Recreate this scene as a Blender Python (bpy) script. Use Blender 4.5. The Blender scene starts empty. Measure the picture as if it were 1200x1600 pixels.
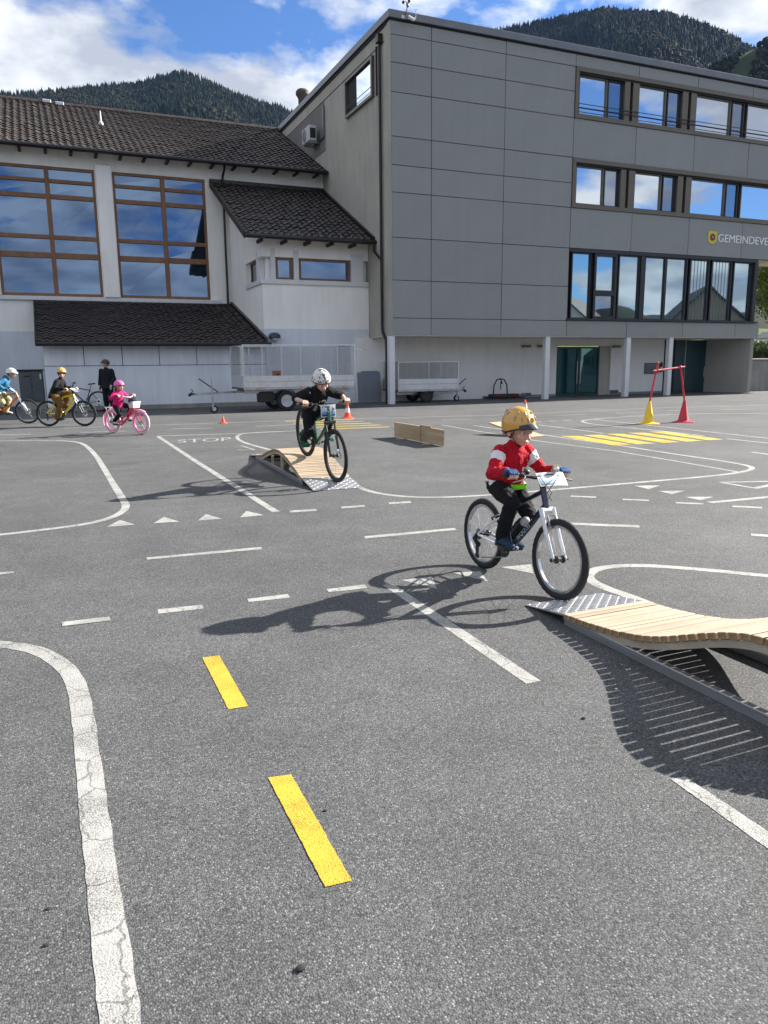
import bpy, bmesh, math, random
from mathutils import Vector, Matrix, Quaternion
random.seed(7)
R = math.radians
scene = bpy.context.scene
COL = scene.collection

# ------------------------------------------------------------------ camera
CAM_H = 1.5
YAW, PIT, ROL, FPX = R(23.35), R(11.05), R(-0.584), 1176.0
_fw = Vector((math.sin(YAW)*math.cos(PIT), math.cos(YAW)*math.cos(PIT), -math.sin(PIT)))
_r0 = Vector((math.cos(YAW), -math.sin(YAW), 0.0)); _u0 = _r0.cross(_fw)
_rt = math.cos(ROL)*_r0 + math.sin(ROL)*_u0
_up = -math.sin(ROL)*_r0 + math.cos(ROL)*_u0
CAMP = Vector((0, 0, CAM_H))
cd = bpy.data.cameras.new("camera"); cam = bpy.data.objects.new("camera", cd); COL.objects.link(cam)
cd.sensor_fit = 'AUTO'; cd.sensor_width = 36.0; cd.lens = FPX/1600*36.0
cd.clip_start = 0.05; cd.clip_end = 20000
m = Matrix((( _rt.x, _up.x, -_fw.x, 0), (_rt.y, _up.y, -_fw.y, 0), (_rt.z, _up.z, -_fw.z, CAM_H), (0, 0, 0, 1)))
cam.matrix_world = m
scene.camera = cam
def ray(x, y): return _fw*FPX + _rt*(x-600) - _up*(y-800)
def G(x, y, z=0.0):
    d = ray(x, y); return CAMP + d*((z-CAM_H)/d.z)
def PY(x, y, Y):
    d = ray(x, y); return CAMP + d*(Y/d.y)
def PX(x, y, X):
    d = ray(x, y); return CAMP + d*(X/d.x)

# ------------------------------------------------------------------ light, sky, exposure
SUN_EL = R(29.0); SUN_AZ = R(86.3)      # azimuth from +Y towards +X
sd = Vector((math.sin(SUN_AZ)*math.cos(SUN_EL), math.cos(SUN_AZ)*math.cos(SUN_EL), math.sin(SUN_EL)))
sl = bpy.data.lights.new("sun", 'SUN'); sl.energy = 3.9; sl.angle = R(0.55); sl.color = (1.0, 0.95, 0.87)
so = bpy.data.objects.new("sun", sl); COL.objects.link(so)
so.rotation_euler = (-sd).to_track_quat('-Z', 'Y').to_euler(); so.location = sd*300
scene.view_settings.view_transform = 'Standard'; scene.view_settings.look = 'None'
scene.view_settings.exposure = 1.97; scene.view_settings.gamma = 1.0
scene.view_settings.use_curve_mapping = False
scene.render.resolution_x = 768; scene.render.resolution_y = 1024
scene.cycles.max_bounces = 8; scene.cycles.transparent_max_bounces = 16
scene.cycles.volume_bounces = 0

def nd(nt, typ, **kw):
    n = nt.nodes.new(typ)
    for k, v in kw.items():
        if k == 'inp':
            for a, b in v.items(): n.inputs[a].default_value = b
        else: setattr(n, k, v)
    return n
def lk(nt, a, ao, b, bi): nt.links.new(a.outputs[ao], b.inputs[bi])

w = bpy.data.worlds.new("World"); scene.world = w; w.use_nodes = True
nt = w.node_tree; nt.nodes.clear()
out = nd(nt, 'ShaderNodeOutputWorld'); bg = nd(nt, 'ShaderNodeBackground'); bg.inputs[1].default_value = 0.085
sky = nd(nt, 'ShaderNodeTexSky', sky_type='NISHITA', sun_disc=False)
sky.sun_elevation = SUN_EL; sky.sun_rotation = SUN_AZ; sky.altitude = 900; sky.air_density = 1.0; sky.dust_density = 0.4; sky.ozone_density = 1.5
tc = nd(nt, 'ShaderNodeTexCoord')
sep = nd(nt, 'ShaderNodeSeparateXYZ'); lk(nt, tc, 'Generated', sep, 0)
# flat cloud layer: direction divided by height
ad = nd(nt, 'ShaderNodeMath', operation='MAXIMUM'); ad.inputs[1].default_value = 0.0; lk(nt, sep, 'Z', ad, 0)
ad2 = nd(nt, 'ShaderNodeMath', operation='ADD'); ad2.inputs[1].default_value = 0.28; lk(nt, ad, 0, ad2, 0)
dv = nd(nt, 'ShaderNodeVectorMath', operation='DIVIDE'); lk(nt, tc, 'Generated', dv, 0)
cmb = nd(nt, 'ShaderNodeCombineXYZ')
for k in range(3): lk(nt, ad2, 0, cmb, k)
lk(nt, cmb, 0, dv, 1)
mp = nd(nt, 'ShaderNodeMapping'); mp.inputs['Location'].default_value = (11.0, 2.0, 5.0)
lk(nt, dv, 0, mp, 'Vector')
n1 = nd(nt, 'ShaderNodeTexNoise', inp={'Scale': 2.6, 'Detail': 10.0, 'Roughness': 0.55, 'Distortion': 0.15}); lk(nt, mp, 0, n1, 'Vector')
r1 = nd(nt, 'ShaderNodeValToRGB'); r1.color_ramp.elements[0].position = 0.395; r1.color_ramp.elements[1].position = 0.485
lk(nt, n1, 0, r1, 0)
# cloud tone (thick parts grey beneath, thin edges white)
mp2 = nd(nt, 'ShaderNodeMapping'); mp2.inputs['Location'].default_value = (1.3, -2.2, 5.0); lk(nt, dv, 0, mp2, 'Vector')
n2 = nd(nt, 'ShaderNodeTexNoise', inp={'Scale': 3.4, 'Detail': 7.0, 'Roughness': 0.55}); lk(nt, mp2, 0, n2, 'Vector')
r2 = nd(nt, 'ShaderNodeValToRGB')
r2.color_ramp.elements[0].position = 0.40; r2.color_ramp.elements[0].color = (1.7, 1.85, 2.15, 1)
r2.color_ramp.elements[1].position = 0.60; r2.color_ramp.elements[1].color = (3.6, 3.7, 3.8, 1)
lk(nt, n2, 0, r2, 0)
mx = nd(nt, 'ShaderNodeMix', data_type='RGBA'); dim = nd(nt, 'ShaderNodeMix', data_type='RGBA', blend_type='MULTIPLY'); dim.inputs[0].default_value = 1.0; dim.inputs[7].default_value = (.26, .38, .55, 1); lk(nt, sky, 0, dim, 6)
lk(nt, r1, 0, mx, 0); lk(nt, dim, 2, mx, 6); lk(nt, r2, 0, mx, 7)
lk(nt, mx, 2, bg, 0); lk(nt, bg, 0, out, 0)

# ------------------------------------------------------------------ material helpers
MATS = {}
def mat(name, col, rough=0.6, metal=0.0, var=0.0, vscale=3.0, bump=0.0, bscale=40.0, spec=0.5, coat=0.0, var2=None, detail=6.0, emis=None, stretch=None, bdist=0.02):
    if name in MATS: return MATS[name]
    M = bpy.data.materials.new(name); M.use_nodes = True; nt = M.node_tree
    b = nt.nodes['Principled BSDF']
    b.inputs['Base Color'].default_value = (*col, 1); b.inputs['Roughness'].default_value = rough
    b.inputs['Metallic'].default_value = metal; b.inputs['Specular IOR Level'].default_value = spec
    b.inputs['Coat Weight'].default_value = coat
    tc = nd(nt, 'ShaderNodeTexCoord'); src = (tc, 'Object')
    if stretch:
        mp = nd(nt, 'ShaderNodeMapping'); mp.inputs['Scale'].default_value = stretch; lk(nt, tc, 'Object', mp, 0); src = (mp, 0)
    if var > 0:
        n = nd(nt, 'ShaderNodeTexNoise', inp={'Scale': vscale, 'Detail': detail, 'Roughness': 0.6}); lk(nt, src[0], src[1], n, 'Vector')
        rp = nd(nt, 'ShaderNodeValToRGB'); e = rp.color_ramp.elements
        e[0].position = 0.3; e[1].position = 0.7
        c2 = var2 if var2 else tuple(min(1, c*(1+var)) for c in col)
        e[0].color = (*[c*(1-var) for c in col], 1); e[1].color = (*c2, 1)
        lk(nt, n, 0, rp, 0); lk(nt, rp, 0, b, 'Base Color')
        rr = nd(nt, 'ShaderNodeMapRange', inp={3: max(0, rough-0.08), 4: min(1, rough+0.1)}); lk(nt, n, 0, rr, 0); lk(nt, rr, 0, b, 'Roughness')
    if bump > 0:
        n2 = nd(nt, 'ShaderNodeTexNoise', inp={'Scale': bscale, 'Detail': 5.0, 'Roughness': 0.6}); lk(nt, src[0], src[1], n2, 'Vector')
        bp = nd(nt, 'ShaderNodeBump', inp={'Strength': bump, 'Distance': bdist}); lk(nt, n2, 0, bp, 'Height'); lk(nt, bp, 0, b, 'Normal')
    MATS[name] = M; return M

def tone_per_object(M, lo, hi, streak=0.0):
    """every piece that shares this material gets its own slight tone"""
    nt = M.node_tree; b = nt.nodes['Principled BSDF']; l = b.inputs['Base Color'].links
    oi = nd(nt, 'ShaderNodeObjectInfo'); mr = nd(nt, 'ShaderNodeMapRange', inp={3: lo, 4: hi}); lk(nt, oi, 'Random', mr, 0)
    mm = nd(nt, 'ShaderNodeMix', data_type='RGBA', blend_type='MULTIPLY'); mm.inputs[0].default_value = 1
    if l: src = l[0].from_socket; nt.links.new(src, mm.inputs[6])
    else: mm.inputs[6].default_value = b.inputs['Base Color'].default_value
    lk(nt, mr, 0, mm, 7); last = mm
    if streak:
        g = nd(nt, 'ShaderNodeNewGeometry'); mp = nd(nt, 'ShaderNodeMapping'); mp.inputs['Scale'].default_value = (3.5, 3.5, .12); lk(nt, g, 'Position', mp, 0)
        n = nd(nt, 'ShaderNodeTexNoise', inp={'Scale': 1.5, 'Detail': 7.0, 'Roughness': .65}); lk(nt, mp, 0, n, 'Vector')
        r_ = nd(nt, 'ShaderNodeMapRange', inp={1: .35, 2: .7, 3: 1-streak, 4: 1+streak*.5}); lk(nt, n, 0, r_, 0)
        m2 = nd(nt, 'ShaderNodeMix', data_type='RGBA', blend_type='MULTIPLY'); m2.inputs[0].default_value = 1; lk(nt, mm, 2, m2, 6); lk(nt, r_, 0, m2, 7); last = m2
    lk(nt, last, 2, b, 'Base Color'); return M
def glass_mat(name, tint, refl, dark, rough=0.015):
    """coated window pane: mirror-like film over a dim interior"""
    M = bpy.data.materials.new(name); M.use_nodes = True; nt = M.node_tree; nt.nodes.clear()
    o = nd(nt, 'ShaderNodeOutputMaterial'); g = nd(nt, 'ShaderNodeBsdfGlossy'); g.inputs['Color'].default_value = (*tint, 1); g.inputs['Roughness'].default_value = rough
    d = nd(nt, 'ShaderNodeBsdfDiffuse'); d.inputs['Color'].default_value = (*dark, 1)
    lw = nd(nt, 'ShaderNodeLayerWeight'); lw.inputs[0].default_value = 0.3
    mr = nd(nt, 'ShaderNodeMapRange', inp={3: refl, 4: 1.0}); lk(nt, lw, 'Fresnel', mr, 0)
    tc = nd(nt, 'ShaderNodeTexCoord'); n = nd(nt, 'ShaderNodeTexNoise', inp={'Scale': 0.6, 'Detail': 1.0}); lk(nt, tc, 'Object', n, 'Vector')
    bp = nd(nt, 'ShaderNodeBump', inp={'Strength': 0.03, 'Distance': 0.05}); lk(nt, n, 0, bp, 'Height'); lk(nt, bp, 0, g, 'Normal')
    mxs = nd(nt, 'ShaderNodeMixShader'); lk(nt, mr, 0, mxs, 0); lk(nt, d, 0, mxs, 1); lk(nt, g, 0, mxs, 2); lk(nt, mxs, 0, o, 0)
    return M

# ------------------------------------------------------------------ mesh helpers
class MB:
    def __init__(s): s.v = []; s.f = []; s.m = []; s.mi = 0; s.T = None
    def _add(s, vs, fs):
        o = len(s.v)
        if s.T is not None: vs = [s.T @ Vector(v) for v in vs]
        s.v += [tuple(v) for v in vs]; s.f += [tuple(i+o for i in f) for f in fs]; s.m += [s.mi]*len(fs)
        return s
    def box(s, a, b):
        x0, y0, z0 = [min(p, q) for p, q in zip(a, b)]; x1, y1, z1 = [max(p, q) for p, q in zip(a, b)]
        return s._add([(x0,y0,z0),(x1,y0,z0),(x1,y1,z0),(x0,y1,z0),(x0,y0,z1),(x1,y0,z1),(x1,y1,z1),(x0,y1,z1)],
                      [(0,3,2,1),(4,5,6,7),(0,1,5,4),(1,2,6,5),(2,3,7,6),(3,0,4,7)])
    def bbox(s, a, b, c=0.01):
        """box with chamfered edges (all 12) via an octagon-ish hull"""
        x0, y0, z0 = [min(p, q) for p, q in zip(a, b)]; x1, y1, z1 = [max(p, q) for p, q in zip(a, b)]
        c = min(c, (x1-x0)*.45, (y1-y0)*.45, (z1-z0)*.45)
        bm = bmesh.new(); bmesh.ops.create_cube(bm, size=1.0)
        bmesh.ops.transform(bm, matrix=Matrix.Translation(((x0+x1)/2, (y0+y1)/2, (z0+z1)/2)) @ Matrix.Diagonal((x1-x0, y1-y0, z1-z0, 1)), verts=bm.verts)
        bmesh.ops.bevel(bm, geom=bm.edges[:], offset=c, segments=1, affect='EDGES')
        bm.verts.index_update()
        s._add([v.co.copy() for v in bm.verts], [[v.index for v in f.verts] for f in bm.faces]); bm.free(); return s
    def prism(s, pts, ext):
        """polygon pts (3D) extruded by vector ext"""
        n = len(pts); e = Vector(ext); vs = [Vector(p) for p in pts]; vs += [p+e for p in vs]
        return s._add(vs, [tuple(range(n-1, -1, -1)), tuple(range(n, 2*n))] + [(i, (i+1) % n, n+(i+1) % n, n+i) for i in range(n)])
    def quad(s, *p): return s._add(p, [tuple(range(len(p)))])
    def tube(s, path, r, n=8, cap=True, closed=False, squash=None, upv=None):
        P = [Vector(p) for p in path]; k = len(P); rs = r if isinstance(r, (list, tuple)) else [r]*k
        vs = []; prev = None
        for i in range(k):
            if closed: t = P[(i+1) % k]-P[i-1]
            else: t = P[min(i+1, k-1)]-P[max(i-1, 0)]
            t.normalize()
            if prev is None:
                a = Vector(upv) if upv else (Vector((0, 0, 1)) if abs(t.z) < .9 else Vector((1, 0, 0)))
                u = (a - t*a.dot(t)).normalized()
            else:
                u = (prev - t*prev.dot(t)).normalized()
            prev = u; v = t.cross(u)
            for j in range(n):
                an = 2*math.pi*j/n; q = squash if squash else (1, 1)
                vs.append(P[i] + (u*math.cos(an)*q[0] + v*math.sin(an)*q[1])*rs[i])
        fs = []
        for i in range(k if closed else k-1):
            for j in range(n):
                a = i*n+j; b = i*n+(j+1) % n; c = ((i+1) % k)*n+(j+1) % n; d = ((i+1) % k)*n+j
                fs.append((a, b, c, d))
        if cap and not closed:
            fs.append(tuple(range(n-1, -1, -1))); fs.append(tuple((k-1)*n+j for j in range(n)))
        return s._add(vs, fs)
    def lathe(s, prof, n=16, origin=(0,0,0), axis=(0,0,1), closed_prof=False):
        """prof list of (r, h) revolved about axis through origin"""
        ax = Vector(axis).normalized(); a = Vector((1,0,0)) if abs(ax.x) < .9 else Vector((0,1,0))
        u = (a-ax*a.dot(ax)).normalized(); v = ax.cross(u); o = Vector(origin); vs = []; fs = []; k = len(prof)
        for r_, h in prof:
            for j in range(n):
                an = 2*math.pi*j/n; vs.append(o+ax*h+(u*math.cos(an)+v*math.sin(an))*r_)
        for i in range(k if closed_prof else k-1):
            for j in range(n):
                i2 = (i+1) % k
                fs.append((i*n+j, i*n+(j+1) % n, i2*n+(j+1) % n, i2*n+j))
        if not closed_prof:
            if prof[0][0] > 1e-5: fs.append(tuple(range(n-1, -1, -1)))
            if prof[-1][0] > 1e-5: fs.append(tuple((k-1)*n+j for j in range(n)))
        return s._add(vs, fs)
    def ball(s, c, r, n=12, k=8, rot=None):
        """ellipsoid; r scalar or triple"""
        r = (r, r, r) if not isinstance(r, (list, tuple)) else r; vs = []; fs = []
        M3 = rot if rot is not None else Matrix.Identity(3); c = Vector(c)
        vs.append(c + M3 @ Vector((0, 0, r[2])))
        for i in range(1, k):
            th = math.pi*i/k
            for j in range(n):
                an = 2*math.pi*j/n
                vs.append(c + M3 @ Vector((r[0]*math.sin(th)*math.cos(an), r[1]*math.sin(th)*math.sin(an), r[2]*math.cos(th))))
        vs.append(c + M3 @ Vector((0, 0, -r[2])))
        for j in range(n): fs.append((0, 1+j, 1+(j+1) % n))
        for i in range(k-2):
            for j in range(n):
                a = 1+i*n+j; b = 1+i*n+(j+1) % n; fs.append((a, a+n, b+n, b))
        L = len(vs)-1; o = 1+(k-2)*n
        for j in range(n): fs.append((o+j, L, o+(j+1) % n))
        return s._add(vs, fs)
    def mesh(s, name, mats, smooth=35):
        me = bpy.data.meshes.new(name); me.from_pydata(s.v, [], s.f)
        for M in (mats if isinstance(mats, (list, tuple)) else [mats]): me.materials.append(M)
        if any(s.m): me.polygons.foreach_set('material_index', s.m)
        if smooth:
            me.polygons.foreach_set('use_smooth', [True]*len(me.polygons)); me.update()
            me.set_sharp_from_angle(angle=R(smooth))
        me.update(); return me
    def build(s, name, mats, parent=None, smooth=35):
        return obj(name, s.mesh(name, mats, smooth), parent)

def obj(name, me, parent=None, loc=None, rot=None):
    o = bpy.data.objects.new(name, me); COL.objects.link(o)
    if loc is not None: o.location = loc
    if rot is not None: o.rotation_euler = rot
    if parent is not None:
        o.parent = parent
        o.matrix_parent_inverse = PINV.get(parent.name, Matrix.Identity(4))
    return o
PINV = {}
def tag(o, label=None, cat=None, group=None, kind=None):
    if label: o['label'] = label
    if cat: o['category'] = cat
    if group: o['group'] = group
    if kind: o['kind'] = kind
    return o
def thing(name, label, cat, loc=(0,0,0), group=None, world=True, matrix=None):
    """Empty at a thing's base. world=True: its parts are given in world coordinates."""
    o = bpy.data.objects.new(name, None); COL.objects.link(o); o.empty_display_size = 0.2
    if matrix is not None: o.matrix_world = matrix
    else: o.location = loc
    if world: PINV[o.name] = Matrix.Translation(Vector(loc)).inverted()
    return tag(o, label, cat, group)
def sub(parent):
    """make a part usable as parent of sub-parts that use the same coordinates"""
    return parent
def text_mesh(body, size=1.0, extrude=0.0):
    cu = bpy.data.curves.new('lettering', 'FONT'); cu.body = body; cu.size = size; cu.extrude = extrude; cu.resolution_u = 3
    t = bpy.data.objects.new('lettering', cu); COL.objects.link(t)
    dg = bpy.context.evaluated_depsgraph_get(); me = bpy.data.meshes.new_from_object(t.evaluated_get(dg))
    bpy.data.objects.remove(t); bpy.data.curves.remove(cu); return me
def lerp(a, b, t): return a+(b-a)*t
# ------------------------------------------------------------------ materials of the place
def asphalt_material():
    M = bpy.data.materials.new('asphalt'); M.use_nodes = True; nt = M.node_tree; b = nt.nodes['Principled BSDF']
    tc = nd(nt, 'ShaderNodeTexCoord')
    big = nd(nt, 'ShaderNodeTexNoise', inp={'Scale': 0.35, 'Detail': 6.0, 'Roughness': 0.65}); lk(nt, tc, 'Object', big, 'Vector')
    rb = nd(nt, 'ShaderNodeValToRGB'); e = rb.color_ramp.elements; e[0].position = .32; e[1].position = .72
    e[0].color = (.094, .096, .099, 1); e[1].color = (.144, .146, .150, 1); lk(nt, big, 0, rb, 0)
    st = nd(nt, 'ShaderNodeTexNoise', inp={'Scale': 2.2, 'Detail': 5.0, 'Roughness': 0.7}); lk(nt, tc, 'Object', st, 'Vector')
    rs = nd(nt, 'ShaderNodeMapRange', inp={1: .35, 2: .7, 3: .86, 4: 1.1}); lk(nt, st, 0, rs, 0)
    m0 = nd(nt, 'ShaderNodeMix', data_type='RGBA', blend_type='MULTIPLY'); m0.inputs[0].default_value = 1
    lk(nt, rb, 0, m0, 6); lk(nt, rs, 0, m0, 7)
    # stones in the binder
    vo = nd(nt, 'ShaderNodeTexVoronoi', inp={'Scale': 180.0, 'Randomness': 1.0}); lk(nt, tc, 'Object', vo, 'Vector')
    rv = nd(nt, 'ShaderNodeValToRGB'); e = rv.color_ramp.elements
    e[0].position = 0.0; e[0].color = (.50, .50, .51, 1); e[1].position = 1.0; e[1].color = (1.45, 1.45, 1.43, 1)
    e2 = e.new(.5); e2.color = (.95, .95, .95, 1); e3 = e.new(.92); e3.color = (1.35, 1.35, 1.34, 1); e4 = e.new(.97); e4.color = (2.4, 2.35, 2.25, 1)
    sx = nd(nt, 'ShaderNodeSeparateColor'); lk(nt, vo, 'Color', sx, 0); lk(nt, sx, 0, rv, 0)
    m1 = nd(nt, 'ShaderNodeMix', data_type='RGBA', blend_type='MULTIPLY'); m1.inputs[0].default_value = 1
    lk(nt, m0, 2, m1, 6); lk(nt, rv, 0, m1, 7)
    # pits between the stones
    vd = nd(nt, 'ShaderNodeMapRange', inp={1: .15, 2: .75, 3: 1.0, 4: .45}); lk(nt, vo, 'Distance', vd, 0)
    m2 = nd(nt, 'ShaderNodeMix', data_type='RGBA', blend_type='MULTIPLY'); m2.inputs[0].default_value = .8
    lk(nt, m1, 2, m2, 6); lk(nt, vd, 0, m2, 7)
    # hairline cracks and old stains
    wn = nd(nt, 'ShaderNodeTexNoise', inp={'Scale': 1.7, 'Detail': 5.0}); lk(nt, tc, 'Object', wn, 'Vector')
    mw = nd(nt, 'ShaderNodeMix', data_type='RGBA'); mw.inputs[0].default_value = .35; lk(nt, tc, 'Object', mw, 6); lk(nt, wn, 'Color', mw, 7)
    vc = nd(nt, 'ShaderNodeTexVoronoi', feature='DISTANCE_TO_EDGE', inp={'Scale': .42}); lk(nt, mw, 2, vc, 'Vector')
    cr = nd(nt, 'ShaderNodeMapRange', inp={1: .0015, 2: .0042, 3: .45, 4: 1.0}); lk(nt, vc, 'Distance', cr, 0)
    msk = nd(nt, 'ShaderNodeTexNoise', inp={'Scale': .55, 'Detail': 2.0}); lk(nt, tc, 'Object', msk, 'Vector')
    mr2 = nd(nt, 'ShaderNodeMapRange', inp={1: .56, 2: .66, 3: 0.0, 4: .8}); lk(nt, msk, 0, mr2, 0)
    m3 = nd(nt, 'ShaderNodeMix', data_type='RGBA', blend_type='MULTIPLY'); lk(nt, mr2, 0, m3, 0); lk(nt, m2, 2, m3, 6); lk(nt, cr, 0, m3, 7)
    sp = nd(nt, 'ShaderNodeTexVoronoi', inp={'Scale': .9}); lk(nt, mw, 2, sp, 'Vector')
    rsp = nd(nt, 'ShaderNodeMapRange', inp={1: .05, 2: .16, 3: .80, 4: 1.0}); lk(nt, sp, 'Distance', rsp, 0)
    m4 = nd(nt, 'ShaderNodeMix', data_type='RGBA', blend_type='MULTIPLY'); m4.inputs[0].default_value = .8; lk(nt, m3, 2, m4, 6); lk(nt, rsp, 0, m4, 7)
    lk(nt, m4, 2, b, 'Base Color'); b.inputs['Roughness'].default_value = .85; b.inputs['Specular IOR Level'].default_value = .3
    bp = nd(nt, 'ShaderNodeBump', inp={'Strength': .55, 'Distance': .004}); bp.invert = True; lk(nt, vo, 'Distance', bp, 'Height'); lk(nt, bp, 0, b, 'Normal')
    return M
def paint_material(name, col, wear=.5):
    M = bpy.data.materials.new(name); M.use_nodes = True; nt = M.node_tree; b = nt.nodes['Principled BSDF']
    tc = nd(nt, 'ShaderNodeTexCoord')
    n = nd(nt, 'ShaderNodeTexNoise', inp={'Scale': 9.0, 'Detail': 8.0, 'Roughness': .7}); lk(nt, tc, 'Object', n, 'Vector')
    r0 = nd(nt, 'ShaderNodeValToRGB'); e = r0.color_ramp.elements; e[0].position = .3; e[1].position = .7
    e[0].color = (*[c*.72 for c in col], 1); e[1].color = (*col, 1); lk(nt, n, 0, r0, 0)
    g = nd(nt, 'ShaderNodeTexNoise', inp={'Scale': 260.0, 'Detail': 2.0, 'Roughness': .6}); lk(nt, tc, 'Object', g, 'Vector')
    n3 = nd(nt, 'ShaderNodeTexNoise', inp={'Scale': 3.0, 'Detail': 4.0, 'Roughness': .6}); lk(nt, tc, 'Object', n3, 'Vector')
    s = nd(nt, 'ShaderNodeMath', operation='ADD'); lk(nt, g, 0, s, 0)
    sc = nd(nt, 'ShaderNodeMath', operation='MULTIPLY'); sc.inputs[1].default_value = .55; lk(nt, n3, 0, sc, 0); lk(nt, sc, 0, s, 1)
    rg = nd(nt, 'ShaderNodeValToRGB'); e = rg.color_ramp.elements; e[0].position = .80-.10*(wear-.5); e[1].position = .93-.08*(wear-.5)
    e[0].color = (1, 1, 1, 1); e[1].color = (.33, .33, .34, 1); lk(nt, s, 0, rg, 0)
    m1 = nd(nt, 'ShaderNodeMix', data_type='RGBA', blend_type='MULTIPLY'); m1.inputs[0].default_value = 1; lk(nt, r0, 0, m1, 6); lk(nt, rg, 0, m1, 7)
    # cracks
    wn = nd(nt, 'ShaderNodeTexNoise', inp={'Scale': 14.0, 'Detail': 3.0}); lk(nt, tc, 'Object', wn, 'Vector')
    mxv = nd(nt, 'ShaderNodeMix', data_type='RGBA'); mxv.inputs[0].default_value = .06; lk(nt, tc, 'Object', mxv, 6); lk(nt, wn, 'Color', mxv, 7)
    vo = nd(nt, 'ShaderNodeTexVoronoi', feature='DISTANCE_TO_EDGE', inp={'Scale': 4.2}); lk(nt, mxv, 2, vo, 'Vector')
    rc = nd(nt, 'ShaderNodeValToRGB'); e = rc.color_ramp.elements; e[0].position = .006; e[0].color = (.28, .28, .28, 1); e[1].position = .016; e[1].color = (1, 1, 1, 1); lk(nt, vo, 'Distance', rc, 0)
    m2 = nd(nt, 'ShaderNodeMix', data_type='RGBA', blend_type='MULTIPLY'); m2.inputs[0].default_value = .7 if wear > .7 else .0; lk(nt, m1, 2, m2, 6); lk(nt, rc, 0, m2, 7)
    lk(nt, m2, 2, b, 'Base Color'); b.inputs['Roughness'].default_value = .75
    vb = nd(nt, 'ShaderNodeTexVoronoi', inp={'Scale': 165.0}); lk(nt, tc, 'Object', vb, 'Vector')
    bp = nd(nt, 'ShaderNodeBump', inp={'Strength': .35, 'Distance': .004}); bp.invert = True; lk(nt, vb, 'Distance', bp, 'Height'); lk(nt, bp, 0, b, 'Normal')
    return M
def render_wall(name, col, var=.08, streak=True):
    """rough mineral render with faint rain streaks and patches"""
    M = bpy.data.materials.new(name); M.use_nodes = True; nt = M.node_tree; b = nt.nodes['Principled BSDF']
    tc = nd(nt, 'ShaderNodeTexCoord')
    n = nd(nt, 'ShaderNodeTexNoise', inp={'Scale': .7, 'Detail': 7.0, 'Roughness': .6}); lk(nt, tc, 'Object', n, 'Vector')
    mp = nd(nt, 'ShaderNodeMapping'); mp.inputs['Scale'].default_value = (2.2, 2.2, .22); lk(nt, tc, 'Object', mp, 0)
    n2 = nd(nt, 'ShaderNodeTexNoise', inp={'Scale': 1.6, 'Detail': 6.0, 'Roughness': .65}); lk(nt, mp, 0, n2, 'Vector')
    a = nd(nt, 'ShaderNodeMath', operation='ADD'); lk(nt, n, 0, a, 0); lk(nt, n2, 0, a, 1)
    rp = nd(nt, 'ShaderNodeValToRGB'); e = rp.color_ramp.elements; e[0].position = .36; e[1].position = .62
    h = nd(nt, 'ShaderNodeMath', operation='MULTIPLY'); h.inputs[1].default_value = .5; lk(nt, a, 0, h, 0)
    e[0].color = (*[c*(1-var*1.6) for c in col], 1); e[1].color = (*[min(1, c*(1+var*.5)) for c in col], 1); lk(nt, h, 0, rp, 0)
    lk(nt, rp, 0, b, 'Base Color'); b.inputs['Roughness'].default_value = .9; b.inputs['Specular IOR Level'].default_value = .2
    g = nd(nt, 'ShaderNodeTexNoise', inp={'Scale': 45.0, 'Detail': 4.0, 'Roughness': .7}); lk(nt, tc, 'Object', g, 'Vector')
    bp = nd(nt, 'ShaderNodeBump', inp={'Strength': .5, 'Distance': .012}); lk(nt, g, 0, bp, 'Height'); lk(nt, bp, 0, b, 'Normal')
    return M
ASPH = asphalt_material()
WHITE_P = paint_material('white_road_paint', (.39, .385, .365), .75)
YEL_P = paint_material('yellow_road_paint', (.53, .385, .028), .62)
WALL_W = render_wall('white_render', (.88, .865, .825), .06)
WALL_G = render_wall('plinth_grey_render', (.66, .69, .74), .08)
WALL_S = render_wall('beige_grey_render', (.42, .395, .345), .12)
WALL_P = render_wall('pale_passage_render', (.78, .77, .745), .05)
CONC = render_wall('weathered_concrete', (.30, .29, .27), .22)
CLAD = mat('grey_cladding', (.240, .252, .246), .48, 0.0, .05, .8, .04, 90); tone_per_object(CLAD, .96, 1.04, .035)
JOINT = mat('dark_joint', (.012, .013, .015), .8)
COPING = mat('zinc_coping', (.16, .17, .18), .4, .6, .12, 2.0)
BRONZE = mat('bronze_aluminium', (.13, .112, .085), .38, .35, .08, 1.5)
ANTHR = mat('anthracite_aluminium', (.028, .030, .034), .38, .3, .1, 3)
DARKM = mat('dark_brown_gutter', (.018, .016, .018), .35, .2, .2, 4)
STEEL = mat('galvanised_steel', (.42, .44, .46), .38, .85, .2, 7.0, .05, 60)
ALU = mat('brushed_aluminium', (.60, .61, .63), .33, .9, .10, 6.0)
WHITEPAINT = mat('white_paint', (.62, .63, .64), .5, 0, .05, 3)
WOODF = mat('brown_window_wood', (.20, .095, .040), .5, 0, .22, 4.0, .08, 40, stretch=(1, 1, .3))
GLASS_H = glass_mat('hall_window_glass', (.42, .60, .90), .28, (.018, .028, .042))
GLASS_O = glass_mat('office_window_glass', (.90, .95, 1.0), .62, (.07, .075, .08))
GLASS_D = glass_mat('dim_window_glass', (.55, .62, .72), .42, (.02, .024, .03))
GLASS_T = glass_mat('teal_door_glass', (.20, .42, .46), .10, (.010, .040, .046))
GLASS_L = glass_mat('lower_window_glass', (.72, .88, .96), .50, (.022, .036, .042))
TILE = mat('brown_roof_tile', (.034, .025, .021), .62, 0, .42, 3.0, .25, 30, var2=(.078, .058, .047))
TILE_B = mat('black_roof_tile', (.030, .024, .022), .6, 0, .45, 5.0, .25, 30, var2=(.058, .046, .042))
BLACKP = mat('black_plastic', (.014, .014, .015), .5, 0, .2, 12)
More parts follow.
